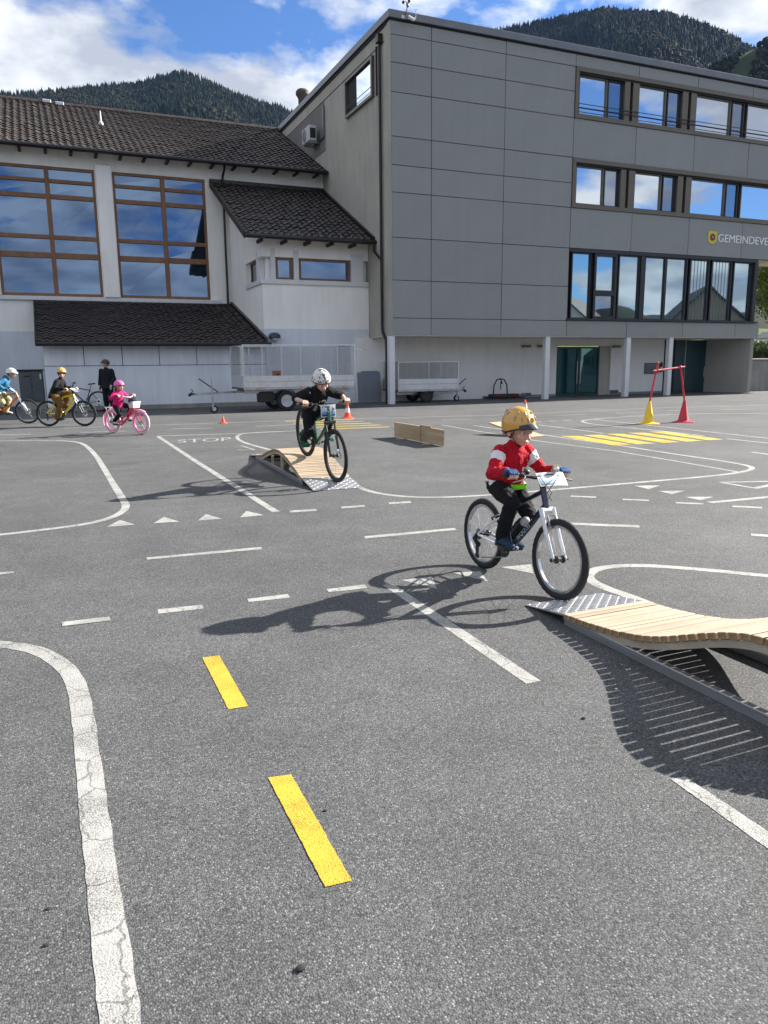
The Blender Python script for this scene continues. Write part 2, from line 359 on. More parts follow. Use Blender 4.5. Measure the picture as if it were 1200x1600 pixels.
RUBBER = mat('tyre_rubber', (.012, .012, .013), .8, 0, .25, 30, .2, 120)
CHROME = mat('polished_alloy', (.62, .63, .65), .22, 1.0, .06, 20)
GREYM = mat('grey_metal', (.22, .23, .24), .4, .7, .12, 8)

# ------------------------------------------------------------------ ground and painted lines
gm = MB()
N = 40; S = 120.0
gm.quad((-S, -S, 0), (S, -S, 0), (S, S, 0), (-S, S, 0))
ground = gm.build('asphalt_ground', ASPH, smooth=0); tag(ground, 'grey asphalt yard of the traffic training ground', kind='structure')
_mz = [0]
def zlift():
    _mz[0] = (_mz[0]+1) % 5
    return .0012 + .0005*_mz[0]
def stripe(px, width=.09, name='white_line', M=None, extend0=0, smoothn=0):
    P = [G(*p) for p in px]
    for _ in range(smoothn):           # Chaikin corner cutting
        Q = [P[0]]
        for a, b in zip(P[:-1], P[1:]): Q += [a*.75+b*.25, a*.25+b*.75]
        Q.append(P[-1]); P = Q
    # resample so that the edge can wobble a little
    Q = [P[0]]
    for a, b in zip(P[:-1], P[1:]):
        L = (b-a).length; k = max(1, min(120, int(L/(.05 if a.length < 7 else .35))))
        for i in range(1, k+1): Q.append(a.lerp(b, i/k))
    P = Q; z = zlift(); vs = []; n = len(P)
    for i in range(n):
        t = (P[min(i+1, n-1)]-P[max(i-1, 0)]); t.z = 0; t.normalize(); s_ = Vector((-t.y, t.x, 0))
        wv = width/2
        for sg in (1, -1):
            q = P[i]+s_*sg*(wv+random.uniform(-.0032, .0032)); vs.append((q.x, q.y, z))
    mb = MB(); mb._add(vs, [(2*i, 2*i+1, 2*i+3, 2*i+2) for i in range(n-1)])
    return mb.build(name, M or WHITE_P, ground, smooth=0)
def patch(px, name='white_dash', M=None):
    z = zlift(); P0 = [G(*p) for p in px]; P = []
    for a, b in zip(P0, P0[1:]+P0[:1]):      # worn, slightly ragged paint edge
        k = max(1, min(60, int((b-a).length/.022))) if a.length < 8 else 1
        for i in range(k):
            q = a.lerp(b, i/k); P.append(q+Vector((random.uniform(-.0014, .0014), random.uniform(-.0014, .0014), 0)))
    mb = MB(); mb._add([(p.x, p.y, z) for p in P], [tuple(range(len(P)))])
    return mb.build(name, M or WHITE_P, ground, smooth=0)
stripe([(-60,1003),(0,1006),(50,1013),(92,1032),(118,1062),(128,1105),(136,1170),(144,1245),(160,1370),(176,1490),(187,1590),(205,1750)], .092, 'white_edge_line', smoothn=2)
patch([(316,1028),(343,1024.5),(388,1104),(357,1109)], 'yellow_dash', YEL_P)
patch([(419,1216),(455,1210.5),(550,1377),(508,1386.5)], 'yellow_dash', YEL_P)
for q in [[(96.5,972.5),(171.5,964),(173.5,970),(97.5,979)], [(246,952.5),(316,945),(318.5,951),(247.5,959)], [(386,936),(450,928.5),(453.5,934),(388.5,941)], [(510,921),(570,913.5),(574,919),(514,926)],
          [(228.5,871.5),(407.5,855),(410,858.5),(230,875)], [(-60,901),(21.5,892.5),(21.5,896),(-60,905)],
          [(597.5,914),(615,913),(845,1064),(822,1068.5)], [(1047.5,1217.5),(1070,1213.5),(1330,1386),(1330,1420)],
          [(452.5,798),(494,795.5),(495.5,798.5),(454,801)], [(532.5,792),(569,789.5),(571,792),(534,794.8)], [(607,785.5),(641,783.5),(643,786),(608,788)],
          [(569,838),(710,825),(714,828),(571,841.5)], [(885,816.5),(998,821),(1000,824.5),(886,820)], [(1173,834),(1290,841),(1290,845),(1174,837.5)]]:
    patch(q)
for q in [[(167.5,823.5),(187.5,812.5),(211,820)], [(240,818),(256,808),(281,815.5)], [(309,813.5),(321.5,803.5),(347.5,810.5)], [(375,808.5),(385,798.5),(412.5,805)],
          [(991,759),(1013.4,764.5),(1031,758.8)], [(1028,767.5),(1050,772.6),(1070,767)], [(1069.5,776.8),(1095,782),(1114.5,776.5)],
          [(627.5,906.5),(682.5,920),(675,901)], [(707,895),(762.5,909),(750,892.5)], [(782.5,886.5),(834,897),(830,882)]]:
    patch(q, 'give_way_triangle')
stripe([(247,682),(300,717),(360,755),(431,800)], .085, 'white_edge_line')
stripe([(246,681.5),(330,679),(400,676.3),(470,673)], .085, 'stop_bar')
stripe([(440,674),(400,675.5),(376,678),(369,682),(374,688.5),(392,695),(425,703.5),(470,720),(530,747),(556,759),(578,768.5),(624,776),(693,777.6),(773,773),(880,764),(987,754.7),(1093,745.6),(1150,739.5),(1174,734),(1176,730),(1162,726),(1119,718.6),(1050,709),(975,697),(915,689),(840,678),(790,671.5),(740,665)], .08, 'white_edge_line', smoothn=2)
stripe([(690,664),(760,676),(840,689),(960,704.5),(1050,719.5),(1158,738.4)], .06, 'white_edge_line')
stripe([(-40,689.5),(0,689),(90,688.2),(122,690.5),(136,697),(152,714),(170,745),(189,776),(198.5,790),(192,800),(170,811),(125,821),(50,830),(0,836),(-60,840)], .085, 'white_edge_line', smoothn=2)
stripe([(-30,680),(48,678.6)], .08, 'white_dash'); stripe([(124.5,676),(198,673.5)], .08, 'white_dash')
stripe([(100,669),(360,660.4),(560,654),(770,649),(1020,637.5),(1200,633)], .07, 'white_edge_line')
stripe([(267,670),(333,668.7)], .07, 'white_dash'); stripe([(398.7,666),(462,663.5)], .07, 'white_dash')
stripe([(372,703),(399,703.3)], .05, 'arrow_line'); stripe([(376,696.5),(398,703)], .05, 'arrow_line')
stripe([(690,656.3),(737,654.5)], .07, 'white_dash'); stripe([(962.5,645.7),(1000,644.5)], .07, 'white_dash'); stripe([(1042,642),(1080,640.5)], .07, 'white_dash'); stripe([(1132,640),(1170,639.4)], .07, 'white_dash')
stripe([(873,649.3),(915,647.5)], .07, 'white_dash')
stripe([(1200,646.5),(1120,646),(1050,647.5),(960,652),(925,655),(908,657.6),(913,660.5),(936,664),(1026,672.4),(1100,681)], .08, 'white_edge_line', smoothn=2)
stripe([(930,655.3),(1000,663),(1100,674),(1215,686.5)], .07, 'white_edge_line')
stripe([(1135,685.6),(1215,694)], .08, 'white_edge_line'); stripe([(840,664),(890,670),(945,677.5)], .08, 'white_edge_line')
stripe([(1174,706.6),(1230,714)], .09, 'white_dash')
for a, b in [((836,659.5),(846,658.8)), ((858,658.4),(870,657.7)), ((880,657.2),(892,656.4))]: stripe([a, b], .10, 'give_way_triangle')
for a, b in [((891.6,775.5),(931.5,777.3)), ((973,780.8),(1014,782.2)), ((1056,785.5),(1099.5,787.3)), ((1144.5,791.2),(1191,793.5))]: stripe([a, b], .085, 'white_dash')
stripe([(1108.5,785.5),(1230,774)], .09, 'white_edge_line')
stripe([(1126,754),(1180,763),(1225,754)], .10, 'chevron_line'); stripe([(1128,754),(1225,752)], .07, 'chevron_line')
stripe([(1300,910),(1200,900),(1100,890),(1013,883.5),(967,884),(933,888),(917,897),(922,908),(947,919.5),(987,933),(1013,943),(1060,965)], .088, 'white_edge_line', smoothn=2)
stripe([(600,655),(640,653.8)], .05, 'white_dash')
for q in [[(876,681.4),(904.5,681),(987,694.6),(958.5,696)], [(910.5,680),(939,679.3),(1024.5,693),(996,694.3)], [(946.5,678.1),(973.5,677.8),(1063.5,691),(1035,692.2)], [(980.4,676.3),(1006.5,676),(1098,688.6),(1072.5,690)], [(1014,674.5),(1039.5,674.2),(1131,686.8),(1107,688)]]:
    patch(q, 'yellow_crossing_stripe', YEL_P)
for k in range(5):
    l = (445+14*k, 658.3+3.15*k); r_ = (552.6+13.8*k, 655.2+2.95*k)
    stripe([l, r_], .17, 'yellow_crossing_stripe', YEL_P)
# lettering on the ground: bilinear map of the word onto its ground quad
def ground_text(word, quad, name='painted_lettering'):
    me = text_mesh(word); xs = [v.co.x for v in me.vertices]; ys = [v.co.y for v in me.vertices]
    x0, x1, y0, y1 = min(xs), max(xs), min(ys), max(ys); bl, br, tr, tl = [G(*q) for q in quad]
    for v in me.vertices:
        u = (v.co.x-x0)/(x1-x0); t = (v.co.y-y0)/(y1-y0)
        p = bl.lerp(br, u).lerp(tl.lerp(tr, u), t); v.co = (p.x, p.y, .0042)
    me.materials.clear(); me.materials.append(WHITE_P)
    return obj(name, me, ground)
ground_text('STOP', [(278,692.3),(361,688.8),(361,683.3),(277.5,687.3)])
# ------------------------------------------------------------------ town hall (grey clad office building)
YF = 26.8
hall_t = thing('office_building', 'three storey office building clad in grey panels above an open columned ground floor', 'building', (12, YF, 0))
def part(name, mb, M, parent, smooth=35): return mb.build(name, M, parent, smooth)
BX0, BX1 = 12.0, 41.5
# cores
mb = MB()
mb.prism([(12.0, 27.06, 6.17), (BX1, 27.06, 6.17), (BX1, 28.3, 6.17), (31.2, 28.3, 6.17), (31.2, 45, 6.17), (12.0, 45, 6.17)], (0, 0, 7.35))
mb.prism([(12.0, 27.06, 2.62), (30.72, 27.06, 2.62), (30.72, 45, 2.62), (12.0, 45, 2.62)], (0, 0, 3.549))
part('wall', mb, WALL_S, hall_t, 0)
# dark substructure behind the panels (and side return)
mb = MB()
zones = [(12.0, 20.03, 2.6, 13.45), (20.03, BX1, 13.02, 13.45), (20.03, BX1, 9.65, 11.13), (20.03, BX1, 6.17, 7.74), (20.03, 31.2, 2.6, 3.27)]
for x0, x1, z0, z1 in zones: mb.box((x0+.012, 26.835, z0+.012), (x1-.012, 27.058, z1-.012))
part('panel_backing', mb, JOINT, hall_t, 0)
part('corner_return', MB().box((11.985, 26.80, 2.6), (12.011, 27.30, 13.44)), WALL_S, hall_t, 0)
PANEL_MESH = {}
def panel(x0, x1, z0, z1):
    g = .011; w_, h_ = round(x1-x0-2*g, 3), round(z1-z0-2*g, 3); k = (w_, h_)
    if k not in PANEL_MESH: PANEL_MESH[k] = MB().bbox((0, -.03, 0), (w_, 0, h_), .004).mesh('cladding_panel', CLAD, 0)
    obj('cladding_panel', PANEL_MESH[k], hall_t, (x0+g, 26.832+random.uniform(-.002, .002), z0+g), (random.uniform(-.0015, .0015), 0, random.uniform(-.0015, .0015)))
zj = [2.6, 3.25, 4.63, 6.16, 7.74, 8.68, 9.65, 11.13, 12.1, 13.0, 13.45]
for a, b in zip(zj[:-1], zj[1:]):
    for x0, x1 in ((12.012, 13.64), (13.64, 16.8), (16.8, 20.03)): panel(x0, x1, a, b)
xj = [20.03, 23.21, 26.42, 29.65, 32.86, 36.07, 39.28, BX1]
for x0, x1 in zip(xj[:-1], xj[1:]):
    for a, b in ((13.02, 13.45), (9.65, 11.13), (6.17, 7.74)): panel(x0, x1, a, b)
for x0, x1 in ((20.03, 23.21), (23.21, 26.42), (26.42, 29.65), (29.65, 31.2)): panel(x0, x1, 2.6, 3.27)
# slab edge under the first floor, soffits
part('slab', MB().box((12.02, 26.84, 2.585), (31.19, 29.1, 2.618)), WALL_P, hall_t, 0)
part('soffit', MB().box((30.73, 26.86, 6.12), (BX1, 28.3, 6.168)), mat('tan_soffit', (.34, .30, .22), .8, 0, .1), hall_t, 0)
# coping
mb = MB()
mb.bbox((11.90, 26.70, 13.50), (BX1+.1, 26.95, 13.76), .015); mb.bbox((11.90, 26.952, 13.50), (12.15, 45.1, 13.76), .015)
part('coping', mb, COPING, hall_t, 0)
part('coping_shadow_gap', MB().box((11.97, 26.78, 13.452), (BX1, 27.05, 13.505)), JOINT, hall_t, 0)
part('side_coping_gap', MB().box((11.96, 27.06, 13.40), (12.2, 45, 13.505)), JOINT, hall_t, 0)
part('roof', MB().box((12.16, 26.96, 13.50), (BX1, 28.3, 13.6)).box((12.16, 28.302, 13.50), (31.2, 45, 13.6)), GREYM, hall_t, 0)
part('roof_trim_line', MB().box((11.982, 27.3, 12.93), (12.005, 45, 12.95)), JOINT, hall_t, 0)
# upper window bands
def zx(v, row): return PY(880+v/3.478, 60+row/3.478, 26.93).x
cells = []   # glass / sash / pillar ranges on the facade
g1 = (zx(88,300), zx(232,300)); s1 = (zx(245,330), zx(320,330)); p1 = (zx(322,340), zx(351,340)); p1b = (zx(366,345), zx(401,345))
g2 = (zx(404,360), zx(551,360)); s2 = (zx(567,380), zx(633,380)); p2 = (zx(635,390), zx(665,390)); p2b = (zx(680,395), zx(711,395))
g3 = (zx(713,410), zx(902,420)); s3 = (zx(916,435), zx(974,440)); g4a = zx(998,450)
W3 = g3[1]-g3[0]
seq = [('g', *g1), ('s', *s1), ('p', *p1), ('p', *p1b), ('g', *g2), ('s', *s2), ('p', *p2), ('p', *p2b), ('g', *g3), ('s', *s3)]
x = g4a
while x < BX1-1.2:
    seq.append(('g', x, min(x+W3, BX1-.7))); x += W3+.12
    if x > BX1-1.5: break
    seq.append(('s', x, x+.62)); x += .62+.26
for zi, (z0, z1) in enumerate(((11.13, 13.02), (7.74, 9.65))):
    band = part('window_surround', MB().bbox((20.035, 26.76, z0), (BX1, 27.05, z0+.17), .006).bbox((20.035, 26.76, z1-.17), (BX1, 27.05, z1), .006).bbox((20.035, 26.76, z0+.172), (20.19, 27.05, z1-.172), .006), BRONZE, hall_t, 0)
    part('window_recess', MB().box((20.2, 27.02, z0+.17), (BX1, 27.056, z1-.17)), JOINT, hall_t, 0)
    part('blind_box', MB().box((20.195, 26.80, z1-.25), (BX1, 27.01, z1-.174)), JOINT, hall_t, 0)
    for t, a, b in seq:
        if t == 'p': part('pilaster', MB().bbox((a, 26.79, z0+.173), (b, 27.01, z1-.252), .006), BRONZE, hall_t, 0); continue
        fr = MB(); fw_ = .05
        lo, hi = z0+.174, z1-.254
        fr.box((a-.05, 26.90, lo), (a, 27.0, hi)).box((b, 26.90, lo), (b+.05, 27.0, hi)).box((a, 26.90, lo), (b, 27.0, lo+fw_)).box((a, 26.90, hi-fw_), (b, 27.0, hi))
        wdw = part('window' if t == 'g' else 'side_sash', fr, ANTHR if t == 's' else BRONZE, hall_t, 0)
        jt = random.uniform(-.004, .004)
        part('pane', MB().quad((a, 26.96+jt, lo+fw_), (b, 26.96-jt, lo+fw_), (b, 26.96-jt+.003, hi-fw_), (a, 26.96+jt+.002, hi-fw_)), GLASS_O if t == 'g' else GLASS_D, wdw, 0)
for z in (11.52, 11.66):
    part('guard_rail', MB().tube([(20.2, 26.74, z), (BX1, 26.74, z)], .016, 6), ANTHR, hall_t)
# first floor ribbon window
row = 1350
def wx(v): return PY(880+v/3.478, 60+row/3.478, 26.92).x
LZ0, LZ1 = 3.30, 6.13
part('window_recess', MB().box((20.05, 27.03, LZ0), (30.7, 27.056, LZ1)), JOINT, hall_t, 0)
part('window_head', MB().box((20.035, 26.80, LZ1-.10), (30.8, 27.028, LZ1+.035)), ANTHR, hall_t, 0)
part('window_sill', MB().bbox((19.99, 26.72, LZ0-.025), (31.0, 27.028, LZ0+.045), .006), ANTHR, hall_t, 0)
lp = [(45,140), (300,405), (440,545), (556,660), (685,780), (803,903), (922,1015)]
for a, b in lp:
    a, b = wx(a), wx(b); fr = MB(); lo, hi = LZ0+.047, LZ1-.102
    fr.box((a-.06, 26.88, lo), (a, 27.0, hi)).box((b, 26.88, lo), (b+.06, 27.0, hi)).box((a, 26.88, lo), (b, 27.0, lo+.05)).box((a, 26.88, hi-.05), (b, 27.0, hi))
    wdw = part('window', fr, ANTHR, hall_t, 0)
    part('pane', MB().quad((a, 26.95, lo+.05), (b, 26.953, lo+.05), (b, 26.957, hi-.05), (a, 26.954, hi-.05)), GLASS_L, wdw, 0)
a, b = wx(160), wx(283); lo, hi, mid = LZ0+.047, LZ1-.102, LZ0+1.12
fr = MB()
for z0, z1 in ((lo, mid), (mid+.002, hi)):
    fr.box((a, 26.84, z0), (a+.11, 27.0, z1)).box((b-.11, 26.84, z0), (b, 27.0, z1)).box((a+.11, 26.84, z0), (b-.11, 27.0, z0+.11)).box((a+.11, 26.84, z1-.11), (b-.11, 27.0, z1))
wdw = part('opening_sash', fr, ANTHR, hall_t, 0)
for z0, z1 in ((lo, mid), (mid+.002, hi)):
    part('pane', MB().quad((a+.11, 26.94, z0+.11), (b-.11, 26.94, z0+.11), (b-.11, 26.944, z1-.11), (a+.11, 26.944, z1-.11)), GLASS_L if z0 > 4 else GLASS_D, wdw, 0)
for v0, v1 in ((141, 153), (405, 436)):
    part('mullion', MB().box((wx(v0)+.06, 26.83, LZ0+.05), (wx(v1)-.06, 27.02, LZ1-.105)), ANTHR, hall_t, 0)
part('window_end_frame', MB().bbox((wx(1020), 26.76, LZ0+.05), (30.80, 27.3, LZ1-.105), .006), ANTHR, hall_t, 0)
# vertical blind slats standing just behind / in front of the right hand panes' film
BL = mat('blind_slat', (.22, .24, .24), .7)
for (a, b) in ((685,780), (803,903)):
    x = wx(a)+.08
    while x < wx(b)-.05:
        part('blind_slat', MB().box((x, 26.935, LZ0+.1), (x+.011, 26.945, LZ1-.16)), BL, hall_t, 0); x += .19
# lettering and crest
tm = text_mesh('GEMEINDEVERWALTUNG', 1.0, .0); ys = [v.co.y for v in tm.vertices]; xs = [v.co.x for v in tm.vertices]
hgt = .335; sc = hgt/(max(ys)-min(ys)); sx = sc*1.12
for v in tm.vertices: v.co = (28.17+(v.co.x-min(xs))*sx, 26.778, 6.825+(v.co.y-min(ys))*sc)
tm.materials.clear(); tm.materials.append(mat('white_letter', (.78, .79, .80), .4)); tm.flip_normals()
bm = bmesh.new(); bm.from_mesh(tm); ex = bmesh.ops.extrude_face_region(bm, geom=bm.faces[:])
bmesh.ops.translate(bm, vec=(0, .022, 0), verts=[e for e in ex['geom'] if isinstance(e, bmesh.types.BMVert)]); bm.to_mesh(tm); bm.free()
obj('lettering', tm, hall_t)
sh = [(27.56, 7.26), (28.08, 7.26)]
sh = [(27.56+.52*t, 7.26) for t in (0, .5, 1)] + [(27.82+.26*math.cos(an), 6.93+.22*math.sin(an)) for an in [R(-a) for a in range(0, 181, 20)]]
cr = part('crest', MB().prism([(x, 26.80, z) for x, z in sh], (0, -.02, 0)), mat('crest_yellow', (.62, .52, .045), .5), hall_t, 0)
part('crest_disc', MB().lathe([(.155, 0), (.155, .012), (0, .012)], 20, (27.82, 26.779, 7.0), (0, -1, 0)), mat('crest_maroon', (.16, .025, .05), .5), cr)
part('crest_star', MB().lathe([(.045, 0), (.045, .008), (0, .008)], 6, (27.82, 26.766, 7.0), (0, -1, 0)), mat('crest_gold', (.7, .35, .1), .5), cr)
# ground floor: back wall, columns, doors
dx0, dx1 = PY(868, 575, 29.25).x, PY(934, 575, 29.25).x; OX0, OX1 = dx0-.06, dx1+.62
for a_, b_, y_, z_ in ((11.4, 17.3, 29.0, 0), (17.302, OX0, 29.1, 0), (OX1, 27.6, 29.1, 0), (OX0, OX1, 29.1, 2.28)):
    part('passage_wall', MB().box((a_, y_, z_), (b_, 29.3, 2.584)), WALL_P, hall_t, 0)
for a_, b_ in ((17.32, OX0-.02), (OX1+.02, 27.58)): part('skirting', MB().box((a_, 29.085, 0), (b_, 29.098, .11)), GREYM, hall_t, 0)
for cx in (12.0, 19.14, 23.42, 25.86):
    part('column', MB().bbox((cx-.115, 26.84, 0), (cx+.115, 27.07, 2.585), .012), WHITEPAINT, hall_t, 0)
part('door_side_panel', MB().box((dx1, 29.17, 0), (OX1-.002, 29.26, 2.278)), WALL_S, hall_t, 0)
mid = (dx0+dx1)/2
for k, (a, b) in enumerate(((dx0, mid-.02), (mid+.02, dx1))):
    d = part('glass_door', MB().box((a, 29.15, 0), (a+.07, 29.22, 2.24)).box((b-.07, 29.15, 0), (b, 29.22, 2.24)).box((a+.07, 29.15, 2.16), (b-.07, 29.22, 2.24)).box((a+.07, 29.15, 0), (b-.07, 29.22, .09)), mat('teal_frame', (.012, .045, .05), .4), hall_t, 0)
    part('pane', MB().quad((a+.07, 29.19, .09), (b-.07, 29.19, .09), (b-.07, 29.192, 2.16), (a+.07, 29.192, 2.16)), GLASS_T, d, 0)
    hx = mid-.09 if k == 0 else mid+.09
    part('handle', MB().tube([(hx, 29.10, .55), (hx, 29.10, 1.6)], .014, 6), ALU, d)
x0, x1 = PY(1054, 575, 29.0).x, PY(1103, 575, 29.0).x
part('door_surround', MB().box((27.61, 29.05, 0), (x0, 29.25, 2.584)), JOINT, hall_t, 0)
mid = lerp(x0, x1, .32)
for a, b in ((x0, mid-.012), (mid+.012, x1-.05)):
    d = part('teal_door', MB().bbox((a, 29.02, .02), (b, 29.09, 2.56), .008), mat('teal_paint', (.010, .038, .048), .32, 0, .1, 2), hall_t, 0)
part('handle', MB().tube([(x1-.14, 28.97, .75), (x1-.14, 28.97, 1.25)], .016, 6), ALU, d)
part('door_gap_trim', MB().box((mid-.01, 29.01, .02), (mid+.01, 29.05, 2.56)), ALU, hall_t, 0)
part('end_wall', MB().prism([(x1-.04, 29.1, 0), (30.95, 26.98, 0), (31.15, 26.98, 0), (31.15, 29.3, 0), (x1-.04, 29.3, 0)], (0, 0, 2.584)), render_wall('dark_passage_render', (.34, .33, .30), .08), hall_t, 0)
for px_, py_ in ((822, 541), (846, 541), (963, 541.5)):
    p = PY(px_, py_, 29.05); part('wall_light', MB().bbox((p.x-.22, 28.94, p.z-.05), (p.x+.22, 29.098, p.z+.05), .02), mat('lamp_housing', (.16, .145, .12), .5), hall_t, 0)
for px_, py_ in ((960, 612.5), (823, 617)):
    p = PY(px_, py_, 29.05); v = part('air_grille', MB().box((p.x-.25, 29.07, p.z-.05), (p.x+.25, 29.098, p.z+.09)), GREYM, hall_t, 0)
    for k in range(3): part('slat', MB().box((p.x-.23, 29.05, p.z-.03+k*.04), (p.x+.23, 29.069, p.z-.012+k*.04)), JOINT, v, 0)
p, q = PY(1008, 567, 29.05), PY(1028, 584, 29.05)
bd = part('notice_board', MB().bbox((p.x, 29.05, q.z), (q.x, 29.098, p.z), .008), mat('board_grey', (.10, .105, .11), .4), hall_t, 0)
part('board_lettering', MB().box((p.x+.1, 29.044, p.z-.12), (q.x-.15, 29.049, p.z-.09)).box((p.x+.1, 29.044, p.z-.2), (q.x-.25, 29.049, p.z-.18)), GREYM, bd, 0)
p = PY(1033, 574, 29.0)
fx = thing('fire_extinguisher', 'small dark fire extinguisher hung beside the grey notice board', 'extinguisher', (p.x, 29.0, p.z-.22))
part('cylinder', MB().lathe([(.0, -.02), (.06, 0), (.075, .04), (.075, .34), (.05, .41), (.02, .43)], 14, (p.x, 29.0, p.z-.22)), mat('extinguisher_red', (.10, .015, .012), .35), fx)
part('valve', MB().box((p.x-.02, 28.98, p.z+.2), (p.x+.02, 29.02, p.z+.27)).tube([(p.x, 29.0, p.z+.25), (p.x+.07, 28.98, p.z+.18), (p.x+.085, 28.98, p.z-.05)], .012, 6), BLACKP, fx)
part('label_band', MB().lathe([(.0765, .12), (.0765, .24)], 14, (p.x, 29.0, p.z-.22)), WHITEPAINT, fx)
# side wall details (wall X = 12)
def side(px_, py_): return PX(px_, py_, 11.97)
wy0, wy1, wz0, wz1 = 28.28, 31.17, 11.40, 12.80
fr = MB()
for (a, b, c, d_) in ((wy0, wy1, wz0, wz0+.10), (wy0, wy1, wz1-.10, wz1), (wy0, wy0+.12, wz0+.1, wz1-.1), (wy1-.1, wy1, wz0+.1, wz1-.1)):
    fr.box((11.88, a, c), (12.0, b, d_))
sw = part('side_window', fr, BRONZE, hall_t, 0)
part('window_recess', MB().box((11.985, wy0+.1, wz0+.1), (11.998, wy1-.1, wz1-.1)), JOINT, sw, 0)
part('pane', MB().quad((11.975, wy0+.17, wz0+.13), (11.975, wy0+1.75, wz0+.13), (11.973, wy0+1.75, wz1-.14), (11.973, wy0+.17, wz1-.14)), GLASS_O, sw, 0)
part('guard_rail', MB().tube([(11.87, wy0+.05, wz0+.33), (11.87, wy1-.3, wz0+.33)], .014, 6), ANTHR, sw)
part('blind_guide', MB().box((11.95, 27.98, 11.35), (11.998, 28.06, 13.0)), JOINT, hall_t, 0)
part('darker_panel', MB().box((11.975, 33.95, 10.9), (11.998, 39.5, 12.9)), mat('darker_render', (.165, .16, .15), .9, 0, .12, 1.5), hall_t, 0)  # thin panel of darker render behind the air conditioner
part('conduit', MB().box((11.90, 33.9, 11.45), (11.974, 33.98, 12.72)).box((11.90, 33.98, 11.41), (11.974, 35.4, 11.48)), GREYM, hall_t, 0)
yd = PX(594.5, 300, 11.90).y
part('rainwater_pipe', MB().tube([(11.91, yd, 13.0), (11.91, yd, 3.0), (11.92, yd-.02, 2.75), (11.98, yd-.2, 2.45), (11.99, yd-.22, 2.2), (11.99, yd-.22, 0)], .055, 10), DARKM, hall_t)
part('pipe_hopper', MB().bbox((11.80, yd-.13, 12.95), (11.998, yd+.13, 13.25), .02), DARKM, hall_t, 0)
# air conditioner hung on the side wall
ac = thing('air_conditioner', 'grey white air conditioner box hung high on the beige side wall', 'air conditioner', (11.6, 36.2, 11.5))
AP = PX(483, 212, 11.6); ay, az = AP.y, AP.z
part('casing', MB().bbox((11.42, ay-.5, az-.33), (11.80, ay+.5, az+.33), .03), mat('ac_casing', (.50, .51, .50), .5, 0, .1, 3), ac, 0)
part('fan_grille', MB().lathe([(.27, 0), (.27, .012), (.24, .014), (.24, .004), (0, .004)], 20, (11.42, ay+.12, az), (-1, 0, 0)), GREYM, ac)
part('side_grille', MB().box((11.48, ay-.512, az-.22), (11.74, ay-.5, az+.2)), BLACKP, ac, 0)
part('bracket', MB().box((11.45, ay-.4, az-.39), (11.98, ay-.34, az-.332)).box((11.45, ay+.34, az-.39), (11.98, ay+.4, az-.332)), STEEL, ac, 0)
# roof vent and weather station
rv = PX(473, 152, 13.2)
vt = thing('roof_vent', 'rust brown round roof vent behind the coping of the office building', 'vent', (13.2, rv.y, 13.6))
part('pipe', MB().lathe([(.24, 13.55), (.24, rv.z-.1), (.3, rv.z+.02)], 16, (13.2, rv.y, 0)), mat('brown_vent', (.07, .05, .042), .7, 0, .2, 5), vt)
part('cowl', MB().lathe([(.3, rv.z+.021), (.36, rv.z+.1), (.36, rv.z+.25), (.26, rv.z+.36), (0, rv.z+.38)], 16, (13.2, rv.y, 0)), MATS['brown_vent'], vt)
ws = thing('weather_station', 'small anemometer on a bent rod at the corner of the grey roof edge', 'weather station', (12.7, 26.75, 13.76))
wp = [PY(629, 27, 26.68), PY(634, 22, 26.66), PY(636, 14, 26.66), PY(636, 6, 26.66)]
part('rod', MB().tube(wp, .018, 6), BLACKP, ws)
tp = wp[-1]
for k in range(3):
    an = R(40+120*k); c_ = tp+Vector((math.cos(an)*.13, math.sin(an)*.13, .05))
    part('cup', MB().ball(c_, .055, 10, 6), BLACKP, ws)
part('cup_arms', MB().tube([tp, tp+Vector((0, 0, .06))], .03, 8).tube([tp+Vector((.12, .05, .05)), tp+Vector((-.12, -.05, .05))], .012, 5), BLACKP, ws)
part('sensor', MB().ball(tp+Vector((.03, 0, -.04)), (.06, .06, .07), 10, 6), GREYM, ws)
part('foot', MB().bbox((wp[0].x-.05, 26.62, wp[0].z-.05), (wp[0].x+.05, 26.70, wp[0].z+.05), .01), WHITEPAINT, ws)
sc_ = PY(642, 29, 26.6)
cm = thing('security_camera', 'small white security camera mounted on the roof edge beside the anemometer', 'camera', (sc_.x, 26.65, sc_.z))
part('housing', MB().tube([sc_+Vector((-.1, 0, .05)), sc_+Vector((.1, -.05, -.05))], .055, 10), mat('white_plastic', (.72, .72, .70), .4), cm)
part('bracket', MB().tube([sc_, sc_+Vector((.05, .1, 0))], .02, 6), GREYM, cm)
part('aerial', MB().tube([sc_+Vector((.15, .05, -.02)), sc_+Vector((.22, .05, .12)), sc_+Vector((.22, .05, .34))], .014, 6).tube([sc_+Vector((.14, .05, .34)), sc_+Vector((.30, .05, .35))], .012, 5), WHITEPAINT, cm)

